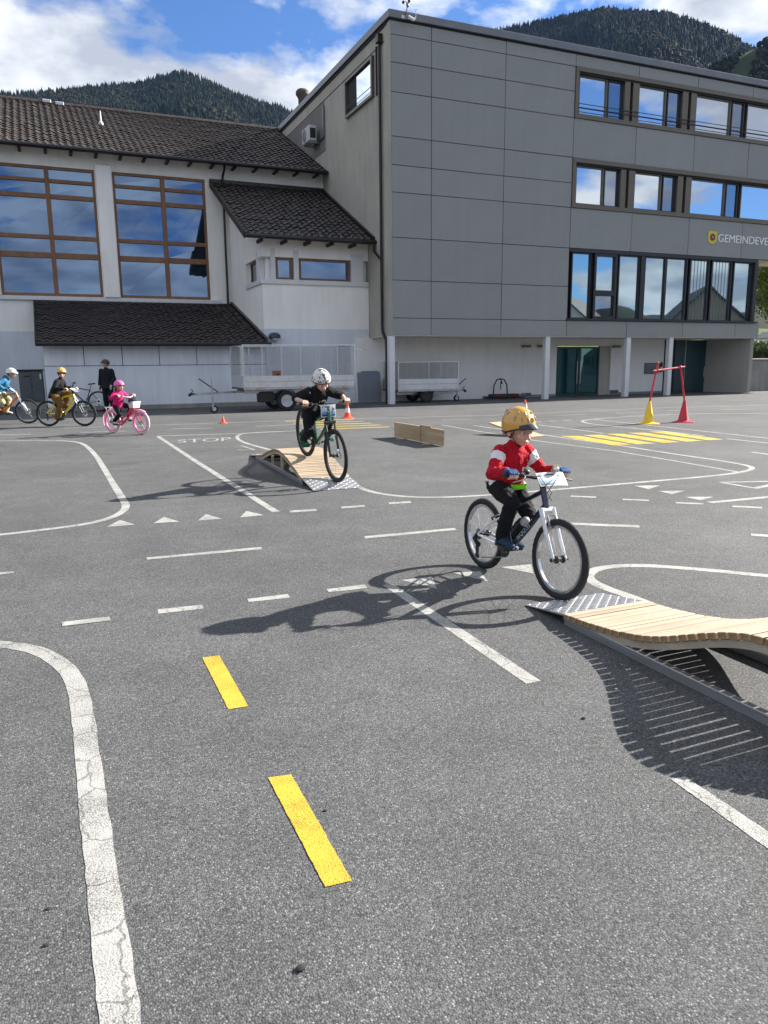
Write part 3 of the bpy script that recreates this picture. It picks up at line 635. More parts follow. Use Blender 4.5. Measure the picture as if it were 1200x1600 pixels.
# ------------------------------------------------------------------ tiled roofs
def tile_sheet(x0, x1, ye, ze, yr, zr, name, M, parent, tw=.27, course=.33):
    """interlocking pan tiles as real relief: one sheet with rolls and stepped courses"""
    L = math.hypot(yr-ye, zr-ze); nr = int(round(L/course)); nc = int(round((x1-x0)/tw)); tw = (x1-x0)/nc
    prof = [(0, .0), (.16, .030), (.32, .048), (.48, .030), (.62, .004), (.82, -.004)]
    up_ = Vector((0, -(zr-ze)/L, (yr-ye)/L)); al = Vector((0, (yr-ye)/L, (zr-ze)/L)); vs = []; fs = []
    W_ = nc*len(prof)+1
    for r_ in range(nr):
        for e in (0, 1):
            s_ = (r_+e)*L/nr + (-.03 if e == 0 else 0)
            for c in range(nc):
                jit = random.Random(r_*977+c*31).uniform(-.013, .013)
                for u, h in prof:
                    p = Vector((x0+(c+u)*tw, ye, ze)) + al*s_ + up_*(h + (.045 if e == 0 else .008) + jit); vs.append(p)
            vs.append(Vector((x1, ye, ze)) + al*s_ + up_*(.045 if e == 0 else .008))
    for r_ in range(nr):
        b0 = (2*r_)*W_; b1 = b0+W_
        for c in range(W_-1): fs.append((b0+c, b0+c+1, b1+c+1, b1+c))
        if r_ > 0:
            t = (2*r_-1)*W_
            for c in range(W_-1): fs.append((t+c, t+c+1, b0+c+1, b0+c))
        # drop face at the lower edge of the course
    o = len(vs)
    for c in range(W_): vs.append(vs[c]-up_*.05)
    for c in range(W_-1): fs.append((o+c, o+c+1, c+1, c))
    mb = MB(); mb._add(vs, fs); t = mb.build(name, M, parent, 40); t['kind'] = 'stuff'; return t
# ------------------------------------------------------------------ gym hall with big windows
YH = 34.35
gym = thing('gym_hall', 'white rendered hall with tall brown framed windows and a brown tiled roof', 'building', (0, YH, 0))
GX0 = -9.0
W1, W2 = (-1.55, 2.25), (2.92, 6.67); WB, WT = 4.37, 9.33
mb = MB()
mb.box((GX0, YH, 2.97), (11.99, YH+.3, WB-.0)).box((GX0, YH, WT), (11.99, YH+.3, 10.2)).box((W2[1], YH, WB), (11.99, YH+.3, WT)).box((W1[1], YH, WB), (W2[0], YH+.3, WT)).box((-2.2, YH, WB), (W1[0], YH+.3, WT))
mb.box((GX0, YH, WB), (-6.0, YH+.3, WT)); part('wall', mb, WALL_W, gym, 0)
part('plinth', MB().box((GX0, YH-.012, 0), (11.95, YH+.3, 2.968)), WALL_G, gym, 0)
part('interior_wall', MB().box((GX0, YH+3.5, 0), (11.95, YH+3.6, 10.2)), GREYM, gym, 0)
part('gable_wall', MB().prism([(GX0, YH, 0), (GX0, 48.0, 0), (GX0, 48.0, 10.2), (GX0, 41.2, 13.4), (GX0, YH, 10.2)], (.3, 0, 0)), WALL_W, gym, 0)
part('window_sill', MB().bbox((GX0, YH-.14, 4.20), (7.05, YH+.2, 4.36), .015), WHITEPAINT, gym, 0)
part('window_pier', MB().bbox((W1[1]+.03, YH-.20, 4.362), (W2[0]-.03, YH+.1, 9.52), .02), WALL_W, gym, 0)
part('window_pier', MB().bbox((-2.2, YH-.20, 4.362), (W1[0]-.03, YH+.1, 9.52), .02), WALL_W, gym, 0)
zb = [PY(209.6, v, 34.43).z for v in (292.9, 316.4, 377.3, 404.8)]
half = [.07, .085, .08, .11]
for (a, b) in (W1, W2, (-6.0, -2.2)):
    xm = a + (b-a)*.53
    fr = MB(); y0, y1 = 34.40, 34.50
    fr.box((a, y0, WB), (a+.10, y1, WT)).box((b-.10, y0, WB), (b, y1, WT)).box((a+.1, y0, WB), (b-.1, y1, WB+.12)).box((a+.1, y0, WT-.10), (b-.1, y1, WT))
    wdw = part('tall_window', fr, WOODF, gym, 0)
    part('mullion', MB().bbox((xm-.085, y0-.02, WB+.12), (xm+.085, y1, WT-.10), .01), WOODF, wdw, 0)
    zs = [WB+.12] + [z for z in zb[::-1]] + [WT-.10]; hs = [0] + half[::-1] + [0]
    for xa, xb in ((a+.10, xm-.085), (xm+.085, b-.10)):
        for z, h in zip(zs[1:-1], hs[1:-1]): part('transom', MB().bbox((xa, y0-.005, z-h), (xb, y1-.005, z+h), .01), WOODF, wdw, 0)
        for k in range(len(zs)-1):
            l_, u_ = zs[k]+hs[k], zs[k+1]-hs[k+1]; j = random.uniform(-.004, .004)
            part('pane', MB().quad((xa, 34.46+j, l_), (xb, 34.46-j, l_), (xb, 34.462, u_), (xa, 34.462, u_)), GLASS_H, wdw, 0)
EY, EZ, RY, RZ = 33.72, 9.98, 41.15, 13.62
part('roof_board', MB().prism([(GX0-.4, EY+.02, EZ-.05), (GX0-.4, RY, RZ-.05), (GX0-.4, 48.6, EZ-.05), (GX0-.4, 48.6, EZ-.14), (GX0-.4, RY, RZ-.16), (GX0-.4, EY+.02, EZ-.14)], (11.97-GX0+.4, 0, 0)), mat('dark_eave_wood', (.035, .027, .022), .7, 0, .2, 5), gym, 0)
tile_sheet(GX0-.5, 11.97, EY-.06, EZ-.05, RY, RZ-.03, 'roof_tiles', TILE, gym)
part('ridge', MB().tube([(GX0-.5, RY, RZ+.0), (11.97, RY, RZ+.0)], .13, 8), TILE, gym)
part('gutter', MB().tube([(GX0-.5, EY-.14, EZ-.10), (11.95, EY-.14, EZ-.10)], .085, 10).box((GX0-.5, EY-.09, EZ-.17), (11.95, EY+.0, EZ-.04)), DARKM, gym)
x = GX0+.3; RAFT = MB().bbox((-.06, EY-.02, EZ-.22), (.06, YH, EZ-.142), .008).mesh('rafter_end', MATS['dark_eave_wood'], 0)
while x < 11.8: obj('rafter_end', RAFT, gym, (x, 0, 0)); x += .92
# the hall's own downpipe with its swan neck
def dpath(pts): return [PY(a, b, y) for a, b, y in pts]
part('rainwater_pipe', MB().tube(dpath([(351, 256, 33.6), (350.5, 265, 33.75), (348, 275, 34.15), (347.5, 284, 34.25), (350, 330, 34.25), (353, 400, 34.25), (355, 440, 34.25), (356.5, 478, 34.25)]), .05, 8), DARKM, gym)
rp = PY(157, 184, 38.0)
part('lightning_rod', MB().lathe([(.10, -.15), (.10, .05), (.04, .12), (.022, .5), (0, .55)], 10, (rp.x, 38.0, rp.z-.25)), WHITEPAINT, gym)
# flue pots on the far ridge
for px_, py_ in ((73, 158), (93, 162)):
    p = PY(px_, py_, 41.1); part('ridge_clip', MB().bbox((p.x-.18, 41.0, p.z-.08), (p.x+.18, 41.2, p.z+.06), .02), WHITEPAINT, gym, 0)

# ------------------------------------------------------------------ stair block with pent roof
blk = thing('stair_block', 'small white rendered annexe with corner window and black tiled pent roof', 'building', (7.6, 29.1, 0))
def side_prism(x0, x1, pts): return MB().prism([(x0, y, z) for y, z in pts], (x1-x0, 0, 0))
XB0, XB1, YB = 7.62, 11.985, 29.1
part('plinth', MB().box((XB0-.01, YB-.01, 0), (XB1, 34.33, 2.918)), WALL_G, blk, 0)
part('lower_wall', MB().box((XB0, YB, 2.92), (XB1, 34.335, 4.60)), WALL_W, blk, 0)
part('inner_wall', MB().box((XB0+.26, YB+.26, 4.60), (XB1, 34.335, 5.58)).box((XB0, PX(384, 430, 7.62).y, 4.601), (XB0+.258, 34.335, 5.579)), WALL_W, blk, 0)
part('upper_wall', side_prism(XB0, XB1, [(YB, 5.58), (34.33, 5.58), (34.33, 9.05), (YB, 6.48)]), WALL_W, blk, 0)
ys_ = PX(383, 443, 7.56).y
part('window_ledge', MB().bbox((XB0-.06, YB-.07, 4.58), (XB1-.01, YB+.258, 4.76), .012).bbox((XB0-.06, YB+.26, 4.58), (XB0+.258, ys_, 4.76), .012), WHITEPAINT, blk, 0)
for a, b, zt in ((407, 403, 5.80), (423.2, 430.5, 5.86), (459, 466.8, 5.84)):
    x0, x1 = sorted((PY(a, 420, YB).x, PY(b, 420, YB).x))
    if a == 407: part('corner_post', MB().bbox((XB0-.015, YB+.55, 4.762), (XB0+.25, YB+.78, zt), .01), WHITEPAINT, blk, 0)
    else: part('window_post', MB().bbox((x0, YB-.03, 4.762), (x1, YB+.25, zt), .01), WHITEPAINT, blk, 0)
x0, x1 = PY(548.5, 420, YB).x, PY(567.5, 420, YB).x
part('shutter_panel', MB().bbox((x0, YB-.03, 4.762), (x1, YB+.25, 5.80), .01), WHITEPAINT, blk, 0)
def blk_win(xa, xb):
    fr = MB(); y0, y1 = YB+.10, YB+.20; lo, hi = 4.765, 5.575; t = .085
    fr.box((xa, y0, lo), (xa+t, y1, hi)).box((xb-t, y0, lo), (xb, y1, hi)).box((xa+t, y0, lo), (xb-t, y1, lo+t)).box((xa+t, y0, hi-t), (xb-t, y1, hi))
    wd = part('window', fr, WOODF, blk, 0)
    part('pane', MB().quad((xa+t, YB+.15, lo+t), (xb-t, YB+.15, lo+t), (xb-t, YB+.15, hi-t), (xa+t, YB+.15, hi-t)), GLASS_H, wd, 0)
blk_win(PY(431, 420, YB+.1).x, PY(456.5, 420, YB+.1).x); blk_win(PY(467.3, 420, YB+.1).x, PY(546.5, 420, YB+.1).x)
ya, yb_ = PX(398, 430, 7.7).y, PX(386, 430, 7.7).y
fr = MB().box((XB0+.14, YB+.80, 4.765), (XB0+.22, YB+.88, 5.575)).box((XB0+.14, ys_-.3, 4.765), (XB0+.22, ys_-.22, 5.575)).box((XB0+.14, YB+.88, 4.765), (XB0+.22, ys_-.3, 4.84)).box((XB0+.14, YB+.88, 5.5), (XB0+.22, ys_-.3, 5.575))
wd = part('window', fr, WOODF, blk, 0)
part('pane', MB().quad((XB0+.18, YB+.88, 4.84), (XB0+.18, YB+.88, 5.5), (XB0+.18, ys_-.3, 5.5), (XB0+.18, ys_-.3, 4.84)), GLASS_D, wd, 0)
PEY, PEZ, PRY, PRZ = 28.42, 6.28, 34.34, 9.24
part('roof_board', side_prism(6.95, 11.97, [(PEY+.02, PEZ-.04), (PRY, PRZ-.04), (PRY, PRZ-.14), (PEY+.02, PEZ-.14)]), MATS['dark_eave_wood'], blk, 0)
tile_sheet(6.88, 11.97, PEY-.05, PEZ-.04, PRY, PRZ-.02, 'roof_tiles', TILE_B, blk)
part('verge_board', side_prism(6.84, 6.885, [(PEY, PEZ+.05), (PRY, PRZ+.07), (PRY, PRZ-.2), (PEY, PEZ-.2)]), MATS['dark_eave_wood'], blk, 0)
part('wall_flashing', MB().box((6.86, PRY-.05, PRZ-.02), (11.97, PRY+.005, PRZ+.13)), DARKM, blk, 0)
part('side_flashing', side_prism(11.88, 11.98, [(PEY-.05, PEZ+.0), (PRY, PRZ), (PRY, PRZ+.13), (PEY-.05, PEZ+.12)]), DARKM, blk, 0)
part('gutter', MB().tube([(6.86, PEY-.12, PEZ-.10), (12.0, PEY-.12, PEZ-.10)], .085, 10).box((6.86, PEY-.07, PEZ-.17), (11.97, PEY+.01, PEZ-.03)), DARKM, blk)
RAFT2 = MB().bbox((-.05, PEY, PEZ-.26), (.05, YB, PEZ-.142), .008).mesh('rafter_end', MATS['dark_eave_wood'], 0)
x = 7.5
while x < 11.9: obj('rafter_end', RAFT2, blk, (x, 0, 0)); x += .92
for k in range(7): part('snow_hook', MB().box((8.9+k*.42, PEY+.0, PEZ+.0), (8.93+k*.42, PEY+.04, PEZ+.12)), GREYM, blk, 0)
part('gutter_outlet', MB().tube([(11.92, PEY-.12, PEZ-.12), (11.92, PEY-.12, PEZ-.45), (11.92, yd+.2, PEZ-.75), (11.92, yd, PEZ-.82)], .05, 8), DARKM, blk)
# blue hooded wall lamp
p = PY(429, 527, 29.0)
wl = thing('wall_lamp', 'round wall lamp with dark blue half hood above the caged trailer', 'lamp', (p.x, 29.08, p.z))
part('hood', MB().lathe([(.0, .20), (.12, .19), (.21, .12), (.235, .02), (.235, 0), (.21, .01)], 18, (p.x, 28.98, p.z-.02)), mat('lamp_blue', (.012, .028, .075), .35), wl)
part('diffuser', MB().lathe([(.16, -.01), (.15, -.09), (.08, -.13), (0, -.14)], 14, (p.x, 28.98, p.z-.02)), mat('lamp_opal', (.55, .55, .52), .4), wl)
part('base', MB().bbox((p.x-.1, 29.0, p.z-.1), (p.x+.1, 29.09, p.z+.12), .01), GREYM, wl)

# ------------------------------------------------------------------ lean-to
ln = thing('lean_to', 'low lean-to store with black tiled roof against the white hall', 'building', (0, 29, 0))
LY = 29.0; LX0 = -.22
LWALL = render_wall('bluish_white_concrete', (.76, .79, .83), .09)
part('wall', MB().box((LX0, LY, 0), (7.61, LY+.25, 1.565)).box((LX0, LY+.25, 0), (LX0+.25, YH, 2.5)), LWALL, ln, 0)
part('wall_foot', MB().box((LX0-.01, LY-.015, 0), (7.6, LY, .16)), CONC, ln, 0)
pj = [LX0, 1.08, 2.36, 3.65, 4.99, 6.3, 7.61]
for a, b in zip(pj[:-1], pj[1:]): part('wall_panel', MB().bbox((a+.012, LY-.012, 1.585), (b-.012, LY+.2, 2.31), .006), LWALL, ln, 0)
part('panel_joint_backing', MB().box((LX0+.01, LY+.02, 1.566), (7.6, LY+.24, 2.4)), JOINT, ln, 0)
LEY, LEZ, LRY, LRZ = 28.55, 2.42, 34.33, 4.17
part('roof_board', side_prism(-.36, 7.62, [(LEY, LEZ-.04), (LRY, LRZ-.04), (LRY, LRZ-.15), (LEY, LEZ-.15)]), MATS['dark_eave_wood'], ln, 0)
tile_sheet(-.40, 7.61, LEY-.05, LEZ-.04, LRY, LRZ-.02, 'roof_tiles', TILE_B, ln)
part('verge_board', side_prism(-.44, -.395, [(LEY, LEZ+.05), (LRY, LRZ+.06), (LRY, LRZ-.18), (LEY, LEZ-.18)]), MATS['dark_eave_wood'], ln, 0)
part('gutter', MB().tube([(-.4, LEY-.12, LEZ-.10), (7.7, LEY-.12, LEZ-.10)], .08, 10).box((-.38, LEY-.07, LEZ-.17), (7.7, LEY-.005, LEZ-.05)), DARKM, ln)
part('wall_flashing', MB().box((-.4, LRY-.1, LRZ-.03), (7.6, LRY+.01, LRZ+.05)), DARKM, ln, 0)
part('edge_flashing', side_prism(7.5, 7.612, [(LEY, LEZ+.02), (LRY, LRZ+.02), (LRY, LRZ+.14), (LEY, LEZ+.14)]), DARKM, ln, 0)
# fence panel and low box against the annexe, electric cabinet
cb = thing('utility_cabinet', 'dark green grey utility cabinet standing against the hall wall', 'cabinet', (-.7, 31, 0))
GC = mat('cabinet_paint', (.075, .090, .098), .5, 0, .2, 2.5)
a, b = PY(28, 580, 31), PY(71, 627, 31)
part('base', MB().box((a.x-.03, 31.0, 0), (b.x+.02, 31.6, .28)), CONC, cb, 0)
part('body', MB().bbox((a.x, 31.02, .28), (b.x, 31.58, a.z), .02), GC, cb, 0)
part('top', MB().bbox((a.x-.03, 30.98, a.z), (b.x+.03, 31.62, a.z+.06), .015), BLACKP, cb, 0)
for k in range(2):
    xx = lerp(a.x, b.x, .03+.485*k); part('door', MB().bbox((xx, 31.0, .34), (xx+(b.x-a.x)*.45, 31.02, a.z-.05), .006), GC, cb, 0)
part('lock', MB().tube([(lerp(a.x, b.x, .52), 30.99, .85), (lerp(a.x, b.x, .52), 31.01, .85)], .03, 8), BLACKP, cb)
part('name_plate', MB().box((lerp(a.x, b.x, .2), 30.993, a.z-.22), (lerp(a.x, b.x, .45), 30.999, a.z-.17)), BLACKP, cb, 0)
part('warning_sticker', MB().box((lerp(a.x, b.x, .86), 30.993, a.z-.3), (lerp(a.x, b.x, .92), 30.999, a.z-.1)), WHITEPAINT, cb, 0)
sdor = thing('shade_box', 'black box standing in for the shade behind the utility cabinet', 'board', (-.3, 31.3, 0))
part('sheet', MB().bbox((b.x+.06, 31.0, 0), (b.x+.16, 33.0, 1.5), .01), BLACKP, sdor, 0)  # black box added for the dark shading behind the cabinet
# grey panels leaning by the rainwater pipe
lf = thing('leaning_panels', 'stack of blue grey sheet panels leaning on the annexe plinth', 'panels', (11.2, 28.8, 0))
for k in range(3):
    a, b = PY(558+k*7, 588, 28.9), PY(594-k*2, 632, 28.9)
    mb = MB(); mb.T = Matrix.Translation((0, 28.78+.06*k, 0)) @ Matrix.Rotation(R(-5), 4, 'X')
    mb.bbox((a.x, 0, 0), (b.x, .025, 1.22+.05*k), .004); part('sheet', mb, mat('bluegrey_sheet', (.17, .20, .235), .45, .3, .1, 2), lf, 0)
# ------------------------------------------------------------------ hills with forest
def pxdir(x, y):
    d = ray(x, y); return math.atan2(d.x, d.y), math.atan2(d.z, math.hypot(d.x, d.y))
SKYL = [(-140,160),(-60,152),(0,147),(60,145),(120,140),(170,134),(210,126),(245,115),(265,109),(285,107),(310,113),(340,127),(365,139),(400,150),(430,158),(460,168),(520,172),(600,150),(680,90),(730,60),(765,45),(800,37),(850,27),(900,16),(940,8),(990,12),(1040,14),(1080,25),(1120,40),(1150,55),(1175,70),(1230,95),(1300,110)]
AZ = [pxdir(x_, y_+(9 if x_ > 200 else 2)) for x_, y_ in SKYL]      # the terrain lies a tree height below the skyline
def ridge_el(a):
    if a <= AZ[0][0]:
        t = min(1, (AZ[0][0]-a)/R(25)); return lerp(AZ[0][1], R(3.5), t)
    if a >= AZ[-1][0]:
        t = min(1, (a-AZ[-1][0])/R(20)); return lerp(AZ[-1][1], R(3.5), t)
    for (a0, e0), (a1, e1) in zip(AZ[:-1], AZ[1:]):
        if a0 <= a <= a1: return lerp(e0, e1, (a-a0)/(a1-a0))
from mathutils import noise as mnoise
RR = 1700.0; R0 = 170.0
def terr(a, r):
    el = ridge_el(a); zr = math.tan(el)*RR
    t = (r-R0)/(RR-R0)
    if t <= 0: z = -1.0
    elif t <= 1: z = -1+zr*(t**1.45)
    else: z = zr-(t-1)*zr*1.2
    nz = mnoise.noise(Vector((math.sin(a)*r/210, math.cos(a)*r/210, 3.1)))
    n2 = mnoise.noise(Vector((math.sin(a)*r/70, math.cos(a)*r/70, 7.7)))
    k = max(0, min(1, t))*(1-max(0, min(1, (t-.55)/.45)))
    return z + k*(nz*38+n2*10)*2.2
vs = []; fs = []
na = 300; rs = [R0*.55, R0*.8] + [R0+(RR*1.12-R0)*(i/46)**1.1 for i in range(47)]
azs = [R(-180)+2*math.pi*i/na for i in range(na)]
def wrap(a):
    return a
for a in azs:
    for r_ in rs: vs.append((math.sin(a)*r_, math.cos(a)*r_, terr(a, r_)))
K = len(rs)
for i in range(na):
    for j in range(K-1):
        i2 = (i+1) % na; fs.append((i*K+j, i*K+j+1, i2*K+j+1, i2*K+j))
HILL = mat('hill_undergrowth', (.010, .014, .009), .95, 0, .5, .02, 0, 1, .1, var2=(.018, .024, .012))
mb = MB(); mb._add(vs, fs); hl = mb.build('hills', HILL, smooth=80); tag(hl, 'wooded mountain slopes behind the buildings', kind='structure')
# meadow hill on the right in front of the big slope
vs = []; fs = []
def hill2(a, r_):
    c0, _ = pxdir(1075, 110); c1, e1 = pxdir(1215, 52); c2, e2 = pxdir(1400, 20)
    if a < c0-R(1): el = 0
    else: el = lerp(pxdir(1075, 112)[1], e1, min(1, (a-c0)/(c1-c0))) if a < c1 else lerp(e1, e2, min(1, (a-c1)/(c2-c1)))
    if a > c2: el = e2*max(0, 1-(a-c2)/R(14))
    edge = max(0, min(1, (a-(c0-R(5)))/R(5)))
    if a < c0: el = pxdir(1075, 112)[1]*edge
    t = (r_-260)/(880-260); zr = math.tan(el)*880
    return -2+ (zr*(max(0, t)**1.2) if t < 1 else zr*(1-(t-1)*1.5)) + (6*mnoise.noise(Vector((a*40, r_/90, 0))) if 0 < t < .9 else 0)
a0, a1 = pxdir(1000, 100)[0], pxdir(1400, 50)[0]+R(16); n2_ = 60
for i in range(n2_+1):
    a = lerp(a0, a1, i/n2_)
    for j in range(26):
        r_ = 260+(1000-260)*j/25; vs.append((math.sin(a)*r_, math.cos(a)*r_, hill2(a, r_)))
for i in range(n2_):
    for j in range(25): fs.append((i*26+j, i*26+j+1, (i+1)*26+j+1, (i+1)*26+j))
MEAD = mat('hill_meadow', (.022, .036, .012), .95, 0, .35, .015, 0, 1, .1, var2=(.036, .050, .016))
mb = MB(); mb._add(vs, fs); h2 = mb.build('meadow_hill', MEAD, smooth=80); tag(h2, 'steep green meadow slope', kind='structure')
# conifers and broadleaf crowns over the slopes: one mass of small trees
def tree_mass(name, spots, mats, label):
    V = []; F = []; MI = []
    for (x, y, z, h, kind, rnd) in spots:
        o = len(V); r_ = h*(.20 if kind == 0 else .42)
        if kind == 0:
            n = 6; ph = rnd*6.28
            for tier, (zb_, zt_, rr_) in enumerate(((.05, .62, 1.0), (.38, 1.0, .66))):
                oo = len(V)
                for k in range(n):
                    an = ph+tier+2*math.pi*k/n; q = r_*rr_*(.72+.5*((k*7+int(rnd*50)) % 5)/4)
                    V.append((x+math.cos(an)*q, y+math.sin(an)*q, z+h*zb_))
                V.append((x, y, z+h*zt_))
                for k in range(n): F.append((oo+k, oo+(k+1) % n, oo+n)); MI.append(0 if rnd < .55 else 1)
        else:
            h *= .75; n = 6; ph = rnd*6.28; rows = [(.10, .55), (.4, 1.0), (.75, .75)]
            for zz, rr_ in rows:
                for k in range(n):
                    an = ph+2*math.pi*k/n+zz; q = r_*rr_*(.75+.45*((k*5+int(rnd*60)) % 4)/3)
                    V.append((x+math.cos(an)*q, y+math.sin(an)*q, z+h*zz))
            V.append((x, y, z+h))
            for rw in range(2):
                for k in range(n): F.append((o+rw*n+k, o+rw*n+(k+1) % n, o+(rw+1)*n+(k+1) % n, o+(rw+1)*n+k)); MI.append(2 if rnd < .5 else 3)
            for k in range(n): F.append((o+2*n+k, o+2*n+(k+1) % n, o+3*n)); MI.append(2 if rnd < .5 else 3)
    me = bpy.data.meshes.new(name); me.from_pydata(V, [], F)
    for M in mats: me.materials.append(M)
    me.polygons.foreach_set('material_index', MI); me.update()
    return tag(obj(name, me), label, kind='stuff')
FM = [mat('spruce_dark', (.008, .013, .009), .9, 0, .3, .05, spec=.1), mat('spruce_mid', (.012, .019, .011), .9, 0, .3, .05, spec=.1),
      mat('autumn_brown', (.026, .020, .011), .9, 0, .3, .05, spec=.1), mat('broadleaf_green', (.020, .026, .011), .9, 0, .3, .05, spec=.1)]
rg = random.Random(11); spots = []
def sector(ax0, ax1, n, rmin, rmax, fn, hmin, hmax, pb):
    for _ in range(n):
        a = rg.uniform(ax0, ax1); r_ = math.sqrt(rg.uniform(rmin*rmin, rmax*rmax)); x, y = math.sin(a)*r_, math.cos(a)*r_
        z = fn(a, r_); cl = mnoise.noise(Vector((x/120, y/120, 1.5)))
        kind = 1 if rg.random() < pb*(1 if cl > .1 else .15) else 0
        spots.append((x, y, z-1.0, rg.uniform(hmin, hmax), kind, rg.random()))
aL0, aL1 = pxdir(-60, 150)[0], pxdir(500, 170)[0]; aR0, aR1 = pxdir(690, 60)[0], pxdir(1260, 90)[0]
sector(aL0, aL1, 12000, 900, 1730, terr, 10, 17, .35)
sector(aR0, aR1, 15000, 1000, 1730, terr, 11, 18, .35)
for _ in range(700):    # trees right on the skyline
    a = rg.uniform(aL0, aL1) if rg.random() < .5 else rg.uniform(aR0, aR1); r_ = RR*rg.uniform(.985, 1.0)
    spots.append((math.sin(a)*r_, math.cos(a)*r_, terr(a, r_)-1, rg.uniform(9, 17), 0, rg.random()))
for _ in range(2600):
    a = rg.uniform(pxdir(1060, 110)[0], pxdir(1300, 60)[0]); r_ = rg.uniform(500, 885)
    if mnoise.noise(Vector((a*30, r_/100, 5))) > -.02: spots.append((math.sin(a)*r_, math.cos(a)*r_, hill2(a, r_)-1, rg.uniform(5, 9), rg.choice((0, 0, 1)), rg.random()))
tree_mass('forest', spots, FM, 'dark conifer forest with some autumn trees covering the mountain slopes')

# ------------------------------------------------------------------ rising ground, retaining wall and plants on the right
rw = thing('retaining_wall', 'stained concrete retaining wall beside the open ground floor', 'wall', (33, 28.4, 0))
mb = MB(); mb.bbox((31.16, 28.30, 0), (46, 28.6, 1.55), .02); part('wall_face', mb, CONC, rw, 0)
part('cap', MB().bbox((31.16, 28.24, 1.55), (46, 28.72, 1.64), .015), mat('pale_cap', (.45, .42, .37), .8, 0, .15, 3), rw, 0)
part('recess_shade', MB().box((31.16, 28.30, 1.64), (31.35, 29.2, 2.58)), JOINT, rw, 0)  # shade of the recess above the wall, put in as a near-black box
GRASS = mat('lawn', (.052, .090, .016), .95, 0, .35, .6, .4, 60, .1, var2=(.10, .14, .028))
vs = []; fs = []; n = 24
for i in range(n+1):
    for j in range(n+1):
        x = lerp(31.3, 120, i/n); y = lerp(28.6, 120, j/n); vs.append((x, y, 1.45+max(0, y-33)*.085))
for i in range(n):
    for j in range(n): fs.append((i*(n+1)+j, (i+1)*(n+1)+j, (i+1)*(n+1)+j+1, i*(n+1)+j+1))
mb = MB(); mb._add(vs, fs); tag(mb.build('grass_bank', GRASS, smooth=60), 'green lawn rising behind the retaining wall', kind='structure')
pk = MB(); pk.prism([(31.5, 30.4, 1.46), (60, 30.4, 1.46), (60, 37, 1.46), (31.5, 37, 1.46)], (0, 0, .34)); tag(pk.build('parking_strip', mat('pale_gravel', (.36, .33, .28), .9, 0, .2, 8, .4, 80), smooth=0), 'pale parking strip above the retaining wall', kind='structure')

def leaf_cloud(n, center, rad, size, seed, shell=.55, tilt=None, clumps=0):
    """many small folded leaf quads spread through an uneven volume"""
    rn = random.Random(seed); V = []; F = []; c = Vector(center); cl = []
    for _ in range(clumps):
        while True:
            d = Vector((rn.uniform(-1, 1), rn.uniform(-1, 1), rn.uniform(-1, 1)))
            if d.length <= 1: break
        d = d.normalized()*(shell+(1-shell)*rn.random()); cl.append((d, rn.uniform(.16, .34)))
    for _ in range(n):
        if cl:
            d0, q = rn.choice(cl); d = d0+Vector((rn.gauss(0, .5), rn.gauss(0, .5), rn.gauss(0, .42)))*q
        else:
            d = Vector((rn.uniform(-1, 1), rn.uniform(-1, 1), rn.uniform(-1, 1)))
        p = c+Vector((d.x*rad[0], d.y*rad[1], d.z*rad[2])); s_ = size*rn.uniform(.6, 1.3)
        u = Vector((rn.uniform(-1, 1), rn.uniform(-1, 1), rn.uniform(-.7, .5))).normalized(); v = u.cross(Vector((rn.uniform(-1, 1), rn.uniform(-1, 1), rn.uniform(-1, 1)))).normalized()
        o = len(V); V += [p-u*s_, p+v*s_*.55, p+u*s_, p-v*s_*.55]; F.append((o, o+1, o+2)); F.append((o, o+2, o+3))
    return V, F
def leafmat(name, c1, c2):
    M = bpy.data.materials.new(name); M.use_nodes = True; nt = M.node_tree; b = nt.nodes['Principled BSDF']
    g = nd(nt, 'ShaderNodeNewGeometry'); rp = nd(nt, 'ShaderNodeValToRGB'); rp.color_ramp.elements[0].color = (*c1, 1); rp.color_ramp.elements[1].color = (*c2, 1)
    lk(nt, g, 'Random Per Island', rp, 0); lk(nt, rp, 0, b, 'Base Color'); b.inputs['Roughness'].default_value = .6
    tr = nd(nt, 'ShaderNodeBsdfTranslucent'); lk(nt, rp, 0, tr, 0); mx = nd(nt, 'ShaderNodeMixShader'); mx.inputs[0].default_value = .35
    o = [n for n in nt.nodes if n.type == 'OUTPUT_MATERIAL'][0]; lk(nt, b, 0, mx, 1); lk(nt, tr, 0, mx, 2); lk(nt, mx, 0, o, 0); return M
LEAF_L = leafmat('leaf_light', (.055, .085, .014), (.16, .20, .035)); LEAF_D = leafmat('leaf_dark', (.025, .05, .012), (.07, .12, .025))
def tree(name, label, base, h, rad, nleaf, size, seed, M, group=None, trunk_frac=.4):
    t = thing(name, label, 'tree', base, group); b = Vector(base); rn = random.Random(seed)
    BK = mat('bark', (.060, .046, .034), .9, 0, .3, 6, .5, 20)
    mb = MB(); top = b+Vector((rn.uniform(-.3, .3), rn.uniform(-.3, .3), h*.75)); r0 = h*.026
    mb.tube([b-Vector((0, 0, .1)), b.lerp(top, .3)+Vector((.1, .05, 0)), b.lerp(top, .65), top], [r0*1.3, r0, r0*.7, r0*.25], 8)
    for k in range(9):
        a = b.lerp(top, rn.uniform(.35, .85)); an = rn.uniform(0, 6.28); L = rad[0]*rn.uniform(.5, .85)
        mb.tube([a, a+Vector((math.cos(an)*L*.5, math.sin(an)*L*.5, L*.35)), a+Vector((math.cos(an)*L, math.sin(an)*L, L*.5))], [r0*.42, r0*.25, r0*.08], 5)
    part('trunk', mb, BK, t)
    V, F = leaf_cloud(nleaf, b+Vector((0, 0, h*(trunk_frac+1)/2)), rad, size, seed, .35, clumps=60)
    me = bpy.data.meshes.new('crown'); me.from_pydata(V, [], F); me.materials.append(M); obj('crown', me, t); return t
